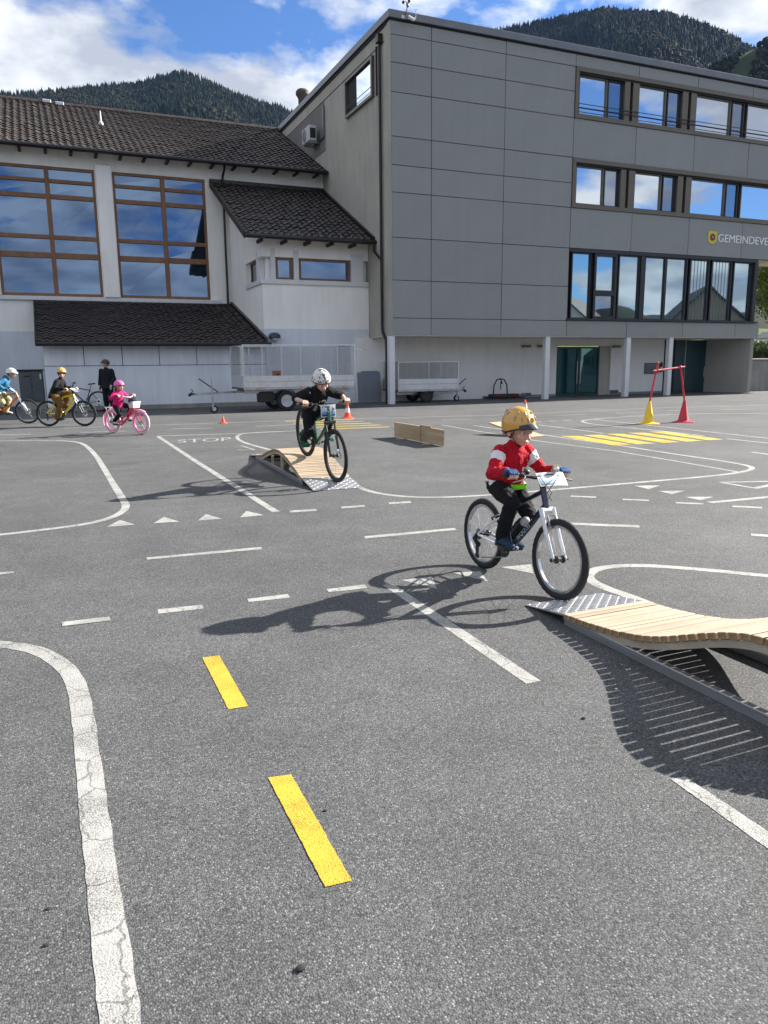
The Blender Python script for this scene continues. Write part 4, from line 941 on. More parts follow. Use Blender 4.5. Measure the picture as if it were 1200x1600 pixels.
tb = PY(1205, 480, 47)
tree('apple_tree', 'leafy yellow green tree on the lawn behind the office building', (tb.x+.6, 47, 2.6), 8.6, (4.2, 3.6, 3.3), 9000, .14, 5, LEAF_L, None, .30)
tree('lawn_tree', 'taller green tree far up the lawn behind the leafy one', (tb.x*1.5+3, 72, 4.6), 13, (5, 5, 5), 7000, .22, 8, LEAF_D, None, .3)
hd = thing('hedge', 'clipped green hedge on top of the retaining wall', 'hedge', (38, 29.4, 1.5))
rn = random.Random(3); V = []; F = []
for _ in range(9000):
    x = rn.uniform(31.9, 42); y = rn.uniform(29.0, 29.9); z = 1.5+rn.random()**.7*1.05
    u = Vector((rn.uniform(-1, 1), rn.uniform(-1, 1), rn.uniform(-1, 1))).normalized(); v = u.cross(Vector((rn.uniform(-1, 1), rn.uniform(-1, 1), rn.uniform(-1, 1)))).normalized(); s_ = rn.uniform(.04, .08); p = Vector((x, y, z))
    o = len(V); V += [p-u*s_, p+v*s_*.6, p+u*s_, p-v*s_*.6]; F.append((o, o+1, o+2, o+3))
me = bpy.data.meshes.new('foliage'); me.from_pydata(V, [], F); me.materials.append(LEAF_D); fo = obj('foliage', me, hd)
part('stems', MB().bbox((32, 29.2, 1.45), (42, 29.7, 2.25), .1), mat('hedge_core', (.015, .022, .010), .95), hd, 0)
# parked car above the wall
def car(name, label, loc, rz, col, seed):
    M4 = Matrix.Translation(loc) @ Matrix.Rotation(rz, 4, 'Z')
    t = thing(name, label, 'car', loc, world=False, matrix=M4)
    prof = [(-2.1,.35),(-2.15,.62),(-2.05,.95),(-1.6,1.02),(-1.15,1.42),(-.2,1.48),(.55,1.42),(1.15,.98),(1.95,.85),(2.12,.62),(2.1,.35)]
    bm = bmesh.new(); rings = []
    for s_, q in ((-.86, 1), (-.80, 1), (.80, 1), (.86, 1)):
        rings.append([bm.verts.new((x, s_*(1 if z < 1.05 else .84), z)) for x, z in prof])
    for a, b in zip(rings[:-1], rings[1:]):
        for i in range(len(prof)): bm.faces.new((a[i], a[(i+1) % len(prof)], b[(i+1) % len(prof)], b[i]))
    bm.faces.new(rings[0]); bm.faces.new(rings[-1][::-1]); bmesh.ops.recalc_face_normals(bm, faces=bm.faces)
    me = bpy.data.meshes.new('body'); bm.to_mesh(me); bm.free(); me.materials.append(mat('car_'+name, col, .25, .4, .03, 2, coat=1)); obj('body', me, t)
    GL = mat('car_glass', (.02, .03, .035), .05, 0, spec=1)
    MBQ = lambda *p: MB().quad(*p)
    obj('windscreen', MBQ((.60,-.66,1.40),(1.12,-.74,1.02),(1.12,.74,1.02),(.60,.66,1.40)).mesh('windscreen', GL, 0), t, (.012, 0, .012))
    obj('rear_window', MBQ((-1.58,-.74,1.06),(-1.2,-.66,1.40),(-1.2,.66,1.40),(-1.58,.74,1.06)).mesh('rear_window', GL, 0), t, (-.012, 0, .012))
    for s_ in (1, -1): obj('side_window', MBQ((-1.45,s_*.865,1.06),(.95,s_*.865,1.06),(.5,s_*.735,1.38),(-1.1,s_*.735,1.38)).mesh('side_window', GL, 0), t, (0, s_*.012, 0))
    for x in (-1.3, 1.3):
        for s_ in (1, -1):
            wh = obj('wheel', MB().lathe([(0,-.1),(.3,-.1),(.32,-.06),(.32,.06),(.3,.1),(0,.1)], 20, (x, s_*.80, .32), (0,1,0)).mesh('tyre', RUBBER), t)
            obj('rim', MB().lathe([(.2,-.105),(.2,.105)], 14, (x, s_*.80, .32), (0,1,0)).mesh('rim', ALU), wh)
    for s_ in (1, -1): obj('headlight', MB().ball((2.0, s_*.62, .74), (.1,.16,.08)).mesh('headlight', mat('lens', (.7,.72,.75), .1)), t)
    return t
cp = PY(1197, 505, 33)
car('parked_car', 'light grey car parked above the retaining wall behind the hedge', (cp.x+.9, 32.8, 1.81), R(170), (.42, .45, .48), 1)
# houses behind the photographer, seen only as reflections in the ribbon window
def house(name, label, loc, rz, L, Wd, hw, hr, col):
    M4 = Matrix.Translation(loc) @ Matrix.Rotation(rz, 4, 'Z'); t = thing(name, label, 'house', loc, 'houses reflected in the office windows', False, M4)
    obj('wall', MB().prism([(-L/2,-Wd/2,0),(-L/2,Wd/2,0),(-L/2,Wd/2,hw),(-L/2,0,hr-.3),(-L/2,-Wd/2,hw)], (L,0,0)).mesh('wall', col, 0), t)
    for s_ in (1, -1):
        obj('roof', MB().prism([(-L/2-.6, s_*(Wd/2+.7), hw-.35), (-L/2-.6, 0, hr+.05), (-L/2-.6, 0, hr-.2), (-L/2-.6, s_*(Wd/2+.7), hw-.6)], (L+1.2,0,0)).mesh('roof', TILE, 0), t)
    for sx_ in (-1, 1):
        for k in range(2):
            for q in range(2): obj('window', MB().box((sx_*(L/2+.02)-.03, -2.2+3.1*k, 1.4+3.0*q), (sx_*(L/2+.02)+.03, -1.0+3.1*k, 2.8+3.0*q)).mesh('window', ANTHR, 0), t)
    for s_ in (-1, 1):
        for k in range(4): obj('window', MB().box((-L/2+1.6+k*3, s_*(Wd/2+.02)-.03, 1.2), (-L/2+2.8+k*3, s_*(Wd/2+.02)+.03, 2.6)).mesh('window', ANTHR, 0), t)
HW1 = render_wall('ochre_render', (.42, .37, .28), .08)
house('chalet_house', 'ochre gabled house reflected in the right panes of the ribbon window', (92, -36, 0), R(-55), 15, 12, 6.5, 12.5, HW1)
house('gabled_house', 'pale gabled house reflected in the middle panes of the ribbon window', (70, -38, 0), R(-40), 14, 11, 6, 11, WALL_W)

# ------------------------------------------------------------------ the air between here and the mountains
HZ = bpy.data.materials.new('haze_air'); HZ.use_nodes = True; nt = HZ.node_tree; nt.nodes.clear()
ho = nd(nt, 'ShaderNodeOutputMaterial'); hv = nd(nt, 'ShaderNodeVolumePrincipled'); hv.inputs['Color'].default_value = (.30, .52, 1.0, 1); hv.inputs['Density'].default_value = .000022; lk(nt, hv, 0, ho, 'Volume')
hz = MB().box((-2100, -2100, -5), (2100, 2100, 900)).build('haze', HZ, smooth=0); tag(hz, 'thin bluish air over the whole valley', kind='stuff')
# ------------------------------------------------------------------ wave ramps
SLATW = mat('pale_slat_wood', (.39, .295, .20), .65, 0, .30, 5.0, .2, 60, stretch=(4, .25, 4), var2=(.49, .385, .275))
tone_per_object(SLATW, .80, 1.12)
SLAT_DK = mat('slat_end_gap_brown', (.26, .16, .075), .75, 0, .35, 20)
PLY = mat('grey_weathered_ply', (.38, .32, .245), .75, 0, .22, 4, .1, 50, stretch=(.4, 1, 4))
TREAD = mat('tread_plate_aluminium', (.36, .37, .385), .42, .6, .2, 9)
LUGM = mat('bright_lug_aluminium', (.62, .62, .63), .45, .35, .15, 12)  # lugs paler than the plate they sit on
RAILM = mat('ramp_rail_aluminium', (.33, .34, .35), .42, .7, .2, 5, stretch=(.2, 3, 3))
def interp(prof, s):
    if s <= prof[0][0]: return prof[0][1]
    for (a, za), (b, zb_) in zip(prof[:-1], prof[1:]):
        if a <= s <= b:
            t = (s-a)/(b-a); return za+(zb_-za)*t
    return prof[-1][1]
def smooth_prof(prof, n=140):
    s0, s1 = prof[0][0], prof[-1][0]; P = [(s0+(s1-s0)*i/n, interp(prof, s0+(s1-s0)*i/n)) for i in range(n+1)]
    for _ in range(30): P = [P[0]] + [(P[i][0], (P[i-1][1]+2*P[i][1]+P[i+1][1])/4) for i in range(1, n)] + [P[-1]]
    return P
def wave_ramp(name, label, origin, ang, width, prof, nose, slat_pitch=.060, slat_w=.049, lug=.052, props=(-.12, .5)):
    """local: u along the ramp from the joint with the near nose plate, v across (0..width), z up"""
    M4 = Matrix.Translation(origin) @ Matrix.Rotation(ang, 4, 'Z'); t = thing(name, label, 'ramp', origin, None, False, M4)
    P = smooth_prof(prof); L = prof[-1][0]
    # slats, each its own part, sharing two meshes
    th = .032
    for vi in range(3):
        pass
    meshes = []
    for vi in range(4):
        mb = MB(); ov = random.uniform(-.004, .004); w2 = slat_w/2*random.uniform(.97, 1.03)
        mb.bbox((-w2, -.012+ov, 0), (w2, width+.012+ov, th), .003)
        me = mb.mesh('slat', [SLATW, SLAT_DK], 0)
        for p in me.polygons:
            if abs(p.normal.y) > .8 or abs(p.normal.x) > .8: p.material_index = 1  # brown end grain; long sides browned too, so the gaps look shaded
        meshes.append(me)
    # walk along arc length
    s = slat_w/2; acc = 0; i = 0; nxt = slat_w/2+.004
    for (a, za), (b, zb_) in zip(P[:-1], P[1:]):
        d = math.hypot(b-a, zb_-za)
        while acc+d >= nxt:
            q = (nxt-acc)/d; x, z = lerp(a, b, q), lerp(za, zb_, q); an = math.atan2(zb_-za, b-a)
            o = obj('slat', random.choice(meshes), t, (x, 0, z-th+random.uniform(-.0012, .0012)), (0, -an, random.uniform(-.003, .003)))
            nxt += slat_pitch
        acc += d
    # side stringers following the wave
    for v in (.0, width-.024):
        mb = MB(); n = len(P); V = []; F = []
        for x, z in P: V += [(x, v, z-th-.002), (x, v+.024, z-th-.002), (x, v+.024, max(.0, z-th-.040)), (x, v, max(.0, z-th-.040))]
        for k in range(n-1):
            for e in range(4): F.append((k*4+e, k*4+(e+1) % 4, (k+1)*4+(e+1) % 4, (k+1)*4+e))
        F += [(3, 2, 1, 0), tuple((n-1)*4+e for e in range(4))]
        mb._add(V, F); obj('stringer', mb.mesh('stringer', PLY, 0), t)
        part_l = MB().bbox((0, v-.006, .0), (L, v+.034, .052), .004).mesh('base_rail', RAILM, 0); obj('base_rail', part_l, t)
    zc = max(z for _, z in P); sc_ = [x for x, z in P if z == zc][0]
    for ds in props:
        for v in (.005, width-.035):
            zz = interp(prof, sc_+ds)-.08
            obj('prop', MB().bbox((sc_+ds-.02, v, .04), (sc_+ds+.02, v+.03, zz), .003).mesh('prop', PLY, 0), t)
    for ds in (-1.3, 1.3): obj('cross_bar', MB().bbox((sc_+ds-.02, .02, .004), (sc_+ds+.02, width-.02, .04), .003).mesh('cross_bar', RAILM, 0), t)
    # nose plates at both ends
    for end in (0, 1):
        x0 = 0 if end == 0 else L; sg = -1 if end == 0 else 1; z0 = P[0][1] if end == 0 else P[-1][1]
        sl_ = (z0-.004)/nose; x1 = x0+sg*nose
        pl = obj('nose_plate', MB().prism([(x0-sg*.01, -.005, z0), (x1, -.005, .006), (x1, -.005, .002), (x0-sg*.01, -.005, z0-.012)], (0, width+.01, 0)).mesh('nose_plate', TREAD, 0), t)
        V = []; F = []; nx = int(nose/lug); ny = int((width)/lug)
        for ix in range(nx):
            for iy in range(ny):
                cx = x0+sg*(ix+.5)*nose/nx; cy_ = (iy+.5)*width/ny; cz = .006+(z0-.006)*(1-abs(cx-x0)/nose)
                an = R(45) if (ix+iy) % 2 else R(-45); l_, w_ = lug*.50, lug*.17; o = len(V)
                for (a, b, h) in ((-l_, 0, 0), (0, -w_, 0), (l_, 0, 0), (0, w_, 0), (-l_*.5, 0, .004), (l_*.5, 0, .004)):
                    xx = a*math.cos(an)-b*math.sin(an); yy = a*math.sin(an)+b*math.cos(an)
                    V.append((cx+xx, cy_+yy, cz-sg*xx*sl_+h+.0004))
                F += [(o, o+1, o+5, o+4), (o+1, o+2, o+5), (o+2, o+3, o+4, o+5), (o+3, o, o+4)]
        mb = MB(); mb._add(V, F); lg = obj('tread_lugs', mb.mesh('tread_lugs', LUGM, 0), pl); lg['kind'] = 'stuff'
        obj('hinge_bar', MB().bbox((x0-.03, .0, max(0.0, z0-.06)), (x0+.005, width, z0-.014), .003).mesh('hinge_bar', BLACKP, 0), t)
    return t
prof2 = [(0, .084), (.41, .181), (.76, .262), (1.07, .312), (1.35, .326), (1.6, .312), (2.09, .223), (2.49, .125), (3.02, .07)]
A2, B2 = G(473, 758), G(400, 717); an2 = math.atan2((B2-A2).y, (B2-A2).x)
wave_ramp('hump_ramp', 'hump shaped ramp of pale wood slats under the green bicycle', (A2.x+.62*math.sin(an2), A2.y-.62*math.cos(an2), 0), an2, .62, prof2, .53)
prof1 = [(0, .069), (.157, .083), (.336, .098), (.486, .120), (.644, .149), (.756, .183), (.864, .227), (.95, .262), (1.014, .290), (1.13, .335), (1.24, .368), (1.343, .390), (1.46, .372), (1.66, .285), (1.9, .175), (2.2, .10), (2.6, .07), (3.0, .07)]
wave_ramp('wave_ramp', 'wave shaped ramp of pale wood slats with tread plate under the red jacketed rider', (2.62, 3.425, 0), R(-90), .58, prof1, .40, lug=.036, props=(.2, .7))

# ------------------------------------------------------------------ low plank wall, tilted board, cones, hurdle
PINE = mat('pine_board', (.40, .29, .165), .7, 0, .22, 2.5, .15, 40, stretch=(4, .35, 4), var2=(.48, .36, .22))
a, b = G(616, 683), G(695, 698)
pw = thing('plank_barrier', 'low upright barrier of two pine planks standing on the asphalt', 'barrier', (a.x, (a.y+b.y)/2, 0))
ym = lerp(b.y, a.y, .42)
part('plank', MB().bbox((6.53, b.y, .015), (6.57, ym-.006, .312), .003), PINE, pw, 0)
part('plank', MB().bbox((6.53, ym+.006, .015), (6.57, a.y, .318), .003), PINE, pw, 0)
part('joint_batten', MB().bbox((6.515, ym-.012, .01), (6.53, ym+.012, .335), .003), mat('orange_wood', (.42, .22, .09), .7), pw, 0)
part('top_clamp', MB().bbox((6.535, ym-.40, .314), (6.565, ym+.03, .345), .004), PINE, pw, 0)
for yy in (b.y+.5, a.y-.5): part('foot', MB().bbox((6.36, yy-.03, 0), (6.76, yy+.03, .014), .003), PINE, pw, 0)
n0, n1 = G(840, 684), G(775, 661.5, .22)
sb = thing('tilted_board', 'wide pale board tilted on a block behind the yellow helmeted rider', 'board', (n0.x, n0.y, 0))
dv = (n1-n0); dh = Vector((dv.x, dv.y, 0)).normalized(); sd_ = Vector((-dh.y, dh.x, 0))
w2 = .21
mb = MB(); mb.prism([n0+sd_*w2, n0-sd_*w2, n1-sd_*w2, n1+sd_*w2], (0, 0, .03)); part('sheet', mb, PINE, sb, 0)
mc = n0.lerp(n1, .62); mb = MB(); mb.T = Matrix.Translation((mc.x, mc.y, 0)) @ Matrix.Rotation(math.atan2(dh.y, dh.x), 4, 'Z')
mb.bbox((-.05, -.2, 0), (.05, .2, mc.z+.004), .005); part('block', mb, SLAT_DK, sb, 0)
def cone(name, label, loc, h, r_, M, bands=(), group=None):
    t = thing(name, label, 'cone', loc, group); o = loc
    part('base', MB().lathe([(0, 0), (r_*1.0, 0), (r_*1.0, .012), (r_*.62, .03), (r_*.5, .05)], 20, o), M, t)
    part('body', MB().lathe([(r_*.5, .05), (r_*.47, h*.12), (r_*.13, h*.97), (r_*.11, h), (0, h)], 20, o), M, t)
    for (z0, z1) in bands:
        f = lambda z: lerp(r_*.5, r_*.12, (z/h-.05)/.95)+.0022
        part('reflective_band', MB().lathe([(f(z0*h), z0*h), (f(z1*h), z1*h)], 20, o), WHITEPAINT, t)
    return t
CY = mat('yellow_cone_plastic', (.75, .50, .015), .45, 0, .12, 9); CR = mat('red_cone_plastic', (.42, .012, .035), .4, 0, .08, 6); CO = mat('orange_cone_plastic', (.80, .075, .02), .45, 0, .08, 6)
ya, ra = G(1013, 662), G(1067.5, 659.5)
cone('yellow_cone', 'tall yellow traffic cone holding a leaning red pole', (ya.x, ya.y, 0), .56, .27, CY)
cone('red_cone', 'tall dark red traffic cone holding a red pole', (ra.x, ra.y, 0), .55, .27, CR)
POLE = mat('red_pole_plastic', (.50, .016, .03), .4)
p0, p1 = Vector((ya.x, ya.y, .52)), PY(1028, 566.5, ya.y)
hp = thing('hurdle_pole', 'red pole leaning out of the yellow cone', 'pole', (ya.x, ya.y, .52)); part('rod', MB().tube([p0, p1], .022, 10), POLE, hp)
part('end_cap', MB().ball(p1, .024, 8, 6), POLE, hp)
q0, q1 = Vector((ra.x, ra.y, .51)), PY(1063.3, 572, ra.y)
hp = thing('hurdle_pole', 'red pole leaning out of the dark red cone', 'pole', (ra.x, ra.y, .51)); part('rod', MB().tube([q0, q1], .022, 10), POLE, hp)
part('end_cap', MB().ball(q1, .024, 8, 6), POLE, hp)
c0, c1 = PY(1021, 579.5, ya.y-.04), PY(1070, 573, ya.y-.04)
hb = thing('hurdle_bar', 'pinkish red crossbar clipped between the two leaning poles', 'pole', c0); part('rod', MB().tube([c0, c1], .021, 10), mat('pink_pole', (.62, .10, .10), .4), hb)
for f, xx in ((.14, 0), (.86, 0)): part('clip', MB().ball(c0.lerp(c1, f), .035, 8, 6), CR, hb)
k = G(543, 653.5); cone('traffic_cone', 'orange red traffic cone with white band beside the yellow crossing', (k.x, k.y, 0), .44, .20, CO, ((.38, .68),))
k = G(820, 646.5); cone('traffic_cone', 'orange red traffic cone with white band behind the yellow helmeted rider', (k.x, k.y, 0), .42, .20, CO, ((.40, .70),))
k = G(349, 661.5); cone('marker_cone', 'tiny plain orange marker cone in front of the caged trailer', (k.x, k.y, 0), .19, .11, CO)
# bits on the asphalt
rn = random.Random(5)
for (px_, py_, s_) in ((470, 1515, .011), (72, 1478, .007), (912, 1123, .009), (508, 1267, .006), (75, 1421, .006), (963, 1077, .006)):
    g = G(px_, py_); mb = MB(); mb.ball((g.x, g.y, s_*.45), (s_*1.3, s_, s_*.5), 7, 5)
    o = mb.build('pebble', mat('dark_stone', (.02, .019, .017), .9) if py_ != 1077 else WHITEPAINT); tag(o, 'small dark pebble lying on the open asphalt' if py_ != 1077 else 'small white pebble lying in the ramp shadow', 'pebble', 'dark pebbles on the asphalt' if py_ != 1077 else None)

# ------------------------------------------------------------------ trailers
def wire_panel(mb, o, u, v, lu, lv, pitch=.04, w=.004):
    o, u, v = Vector(o), Vector(u), Vector(v); n = u.cross(v)
    k = int(lu/pitch)
    for i in range(1, k): p = o+u*(i*lu/k); mb.tube([p, p+v*lv], w*.62, 3, False)
    k = int(lv/pitch)
    for i in range(1, k): p = o+v*(i*lv/k)+n*.003; mb.tube([p, p+u*lu], w*.62, 3, False)
def wheel_car(parent, c, r_, wd=.17, ax=(0, -1, 0), rimm=None):
    c = Vector(c); t = MB().lathe([(r_*.6, -wd/2), (r_*.93, -wd/2), (r_, -wd*.35), (r_, wd*.35), (r_*.93, wd/2), (r_*.6, wd/2)], 28, c, ax, True).build('wheel', RUBBER, parent)
    rm = MB().lathe([(r_*.62, wd*.40), (r_*.60, wd*.46), (r_*.52, wd*.42), (r_*.46, wd*.2), (r_*.3, wd*.28), (r_*.12, wd*.36), (0, wd*.36)], 24, c, ax).build('rim', rimm or STEEL, t)
    a = Vector(ax)
    for k in range(10):
        an = 2*math.pi*k/10; q = c+a*(wd*.29)+Vector((math.cos(an), 0, math.sin(an)))*r_*.385
        MB().ball(q, (r_*.06, .016, r_*.06), 8, 5).build('vent_hole', BLACKP, rm)
    return t
def trailer(name, label, x0, x1, y0, y1, zb0, zb1, zt, wx_, wr, hitch, jock, nposts, tandem=False, rimm=None):
    t = thing(name, label, 'trailer', ((x0+x1)/2, (y0+y1)/2, 0))
    part('deck', MB().box((x0, y0, zb0-.05), (x1, y1, zb0)), mat('deck_ply', (.12, .10, .08), .8), t, 0)
    for yy in (y0, y1-.03):
        z = zb0+.002; hh = (zb1-zb0-.004)/2
        for k in range(2): part('side_board', MB().bbox((x0+.05, yy, z+k*hh), (x1-.05, yy+.03, z+(k+1)*hh-.008), .006), ALU, t, 0)
    for xx in (x0, x1-.03): part('end_board', MB().bbox((xx, y0+.03, zb0+.002), (xx+.03, y1-.03, zb1), .006), ALU, t, 0)
    for yy in (y0-.006, y1-.034): part('rub_rail', MB().bbox((x0, yy, zb0-.07), (x1, yy+.04, zb0-.002), .006), STEEL, t, 0)
    for xx in (x0, x1-.045):
        for yy in (y0-.004, y1-.041): part('corner_post', MB().bbox((xx, yy, zb0-.02), (xx+.045, yy+.045, zt), .005), ALU, t, 0)
    for k in range(nposts):
        xx = lerp(x0, x1, (k+1)/(nposts+1))
        for yy in (y0+.005, y1-.03): part('cage_post', MB().bbox((xx-.015, yy, zb1), (xx+.015, yy+.025, zt-.03), .003), ALU, t, 0)
    for yy in (y0, y1-.035): part('cage_rail', MB().bbox((x0+.045, yy, zt-.035), (x1-.045, yy+.035, zt), .004), ALU, t, 0)
    for xx in (x0+.003, x1-.04): part('cage_rail', MB().bbox((xx, y0+.041, zt-.035), (xx+.035, y1-.041, zt), .004), STEEL, t, 0)
    for (o, u, lu) in (((x0+.045, y0+.018, zb1), (1, 0, 0), x1-x0-.09), ((x0+.045, y1-.018, zb1), (1, 0, 0), x1-x0-.09), ((x0+.02, y0+.04, zb1), (0, 1, 0), y1-y0-.08), ((x1-.02, y0+.04, zb1), (0, 1, 0), y1-y0-.08)):
        mb = MB(); wire_panel(mb, o, u, (0, 0, 1), lu, zt-.035-zb1); w_ = part('wire_mesh', mb, GREYM, t, 0); w_['kind'] = 'stuff'
    for yy in (y0+.35, y1-.40): part('chassis_rail', MB().bbox((x0+.1, yy, zb0-.20), (x1-.1, yy+.06, zb0-.052), .005), STEEL, t, 0)
    for xx in ([wx_] if not tandem else [wx_-wr*1.12, wx_+wr*1.12]):
        wheel_car(t, (xx, y0+.14, wr), wr, rimm=rimm)
        wheel_car(t, (xx, y1-.14, wr), wr, .17, (0, 1, 0))
        part('axle', MB().tube([(xx, y0+.2, wr), (xx, y1-.2, wr)], .035, 8), BLACKP, t)
        mg = MB(); pts = [(xx+math.cos(R(a_))*wr*1.13, wr+math.sin(R(a_))*wr*1.13) for a_ in range(15, 166, 15)]
        V = []; F = []
        for (px_, pz_) in pts: V += [(px_, y0+.04, pz_), (px_, y0+.27, pz_)]
        for k in range(len(pts)-1): F.append((2*k, 2*k+1, 2*k+3, 2*k+2))
        mg._add(V, F); part('mudguard', mg, BLACKP, t, 60)
    ym = (y0+y1)/2; sg = -1 if hitch[0] < x0 else 1; xe = x0 if sg < 0 else x1
    part('drawbar', MB().tube([(xe-sg*.6, ym, zb0-.15), (xe+sg*.05, ym, zb0-.15), (hitch[0]-sg*.25, hitch[2], hitch[1]), (hitch[0]-sg*.1, hitch[2], hitch[1])], .05, 4, True, upv=(0, .7, .7)), STEEL, t, 0)
    cp_ = part('coupling', MB().tube([(hitch[0]-sg*.16, hitch[2], hitch[1]+.01), (hitch[0], hitch[2], hitch[1])], [.045, .03], 8).ball((hitch[0], hitch[2], hitch[1]-.02), .055, 10, 6).tube([(hitch[0]-sg*.02, hitch[2], hitch[1]+.03), (hitch[0]-sg*.12, hitch[2], hitch[1]+.12), (hitch[0]-sg*.02, hitch[2], hitch[1]+.16)], .016, 6), BLACKP, t)
    jx, jy, jt = jock
    part('jockey_post', MB().tube([(jx, jy, .22), (jx, jy, jt)], .026, 8).tube([(jx, jy, jt-.02), (jx, jy, jt+.06)], .012, 6), STEEL, t)
    jw = MB().lathe([(.03, -.03), (.10, -.035), (.125, -.02), (.125, .02), (.10, .035), (.03, .03)], 18, (jx-sg*.03, jy, .125), (0, 1, 0), True).build('jockey_wheel', RUBBER, t)
    MB().lathe([(.07, -.037), (.07, .037), (0, .037)], 12, (jx-sg*.03, jy, .125), (0, 1, 0)).build('rim', ALU, jw)
    part('jockey_fork', MB().box((jx-.05, jy-.05, .11), (jx+.02, jy-.04, .27)).box((jx-.05, jy+.04, .11), (jx+.02, jy+.05, .27)).box((jx-.05, jy-.05, .25), (jx+.03, jy+.05, .28)), STEEL, t, 0)
    part('handbrake', MB().tube([(jx-sg*.2, jy, hitch[1]+.05), (jx+sg*.42, jy, hitch[1]+.50)], .02, 6), BLACKP, t)
    for k in range(3):
        xx = lerp(x0, x1, .12+.38*k); part('side_reflector', MB().bbox((xx-.05, y0-.012, zb0-.05), (xx+.05, y0-.006, zb0-.02), .002), mat('amber_lens', (.5, .16, .01), .3), t, 0)
    return t
t1 = trailer('caged_trailer', 'long silver flatbed trailer with tall wire mesh cage by the annexe', 5.76, 9.72, 24.9, 26.75, .80, 1.19, 2.20, 7.24, .345, (4.08, .62, 25.4), (4.80, 25.3, 1.16), 5)
part('tool_box', MB().bbox((6.35, 25.2, .30), (6.85, 25.6, .66), .02), BLACKP, t1, 0)
part('prop_stand', MB().tube([(9.72, 24.88, .9), (9.74, 24.86, .45)], .018, 6), STEEL, t1)
part('tie_wire', MB().tube([(9.70, 24.92, 2.1), (9.95, 24.88, 2.0)], .012, 5), STEEL, t1)
wb = thing('wooden_block', 'small brown wooden block on the load bed edge of the caged trailer', 'block', (7.0, 24.92, 1.19))
p = PY(433, 585, 24.92); part('block', MB().bbox((p.x-.13, 24.9, 1.19), (p.x+.13, 25.05, 1.35), .01), mat('brown_block', (.20, .10, .04), .8), wb, 0)
part('strap', MB().bbox((p.x-.03, 24.895, 1.19), (p.x+.08, 24.8995, 1.25), .002), BLACKP, wb, 0)
trailer('caged_trailer', 'short grey trailer with low mesh cage parked under the overhang', 12.42, 15.14, 27.25, 28.75, .52, .96, 1.62, 13.72, .29, (15.80, .42, 27.9), (15.36, 27.8, .62), 1, rimm=BLACKP)
# bicycle carrier standing on the ground
rk = thing('bicycle_carrier', 'black folded bicycle carrier standing under the overhang', 'carrier', (17.9, 28.3, 0))
hx0, hx1 = PY(771, 600, 28.3).x, PY(793, 600, 28.3).x; hz = PY(782, 592, 28.3).z
part('hoop', MB().tube([(hx0, 28.3, .1), (hx0+.03, 28.3, hz*.7), (hx0+.18, 28.3, hz*.97), ((hx0+hx1)/2, 28.3, hz), (hx1-.18, 28.3, hz*.97), (hx1-.03, 28.3, hz*.7), (hx1, 28.3, .12)], .03, 8), BLACKP, rk)
part('clamp_arm', MB().tube([((hx0+hx1)/2, 28.3, hz), ((hx0+hx1)/2+.02, 28.2, hz-.2), ((hx0+hx1)/2-.08, 28.2, hz-.16)], .03, 6).tube([((hx0+hx1)/2-.02, 28.25, hz-.16), ((hx0+hx1)/2-.02, 28.25, hz-.45)], .022, 6), BLACKP, rk)
part('platform', MB().bbox((hx0-.15, 28.1, .06), (hx1+.5, 28.5, .22), .03), BLACKP, rk, 0)
for xx in (hx0+.15, hx1+.25): part('rear_light', MB().bbox((xx-.12, 28.06, .10), (xx+.12, 28.098, .22), .01), mat('red_lens', (.16, .012, .012), .25), rk, 0)
part('tow_arm', MB().tube([(hx1+.3, 28.3, .16), (hx1+.95, 28.3, .17)], .035, 6), GREYM, rk)
part('wheel_tray', MB().tube([(hx0-.35, 28.15, .06), (hx1+.75, 28.15, .06)], .03, 6).tube([(hx0-.35, 28.42, .06), (hx1+.75, 28.42, .06)], .03, 6), BLACKP, rk)
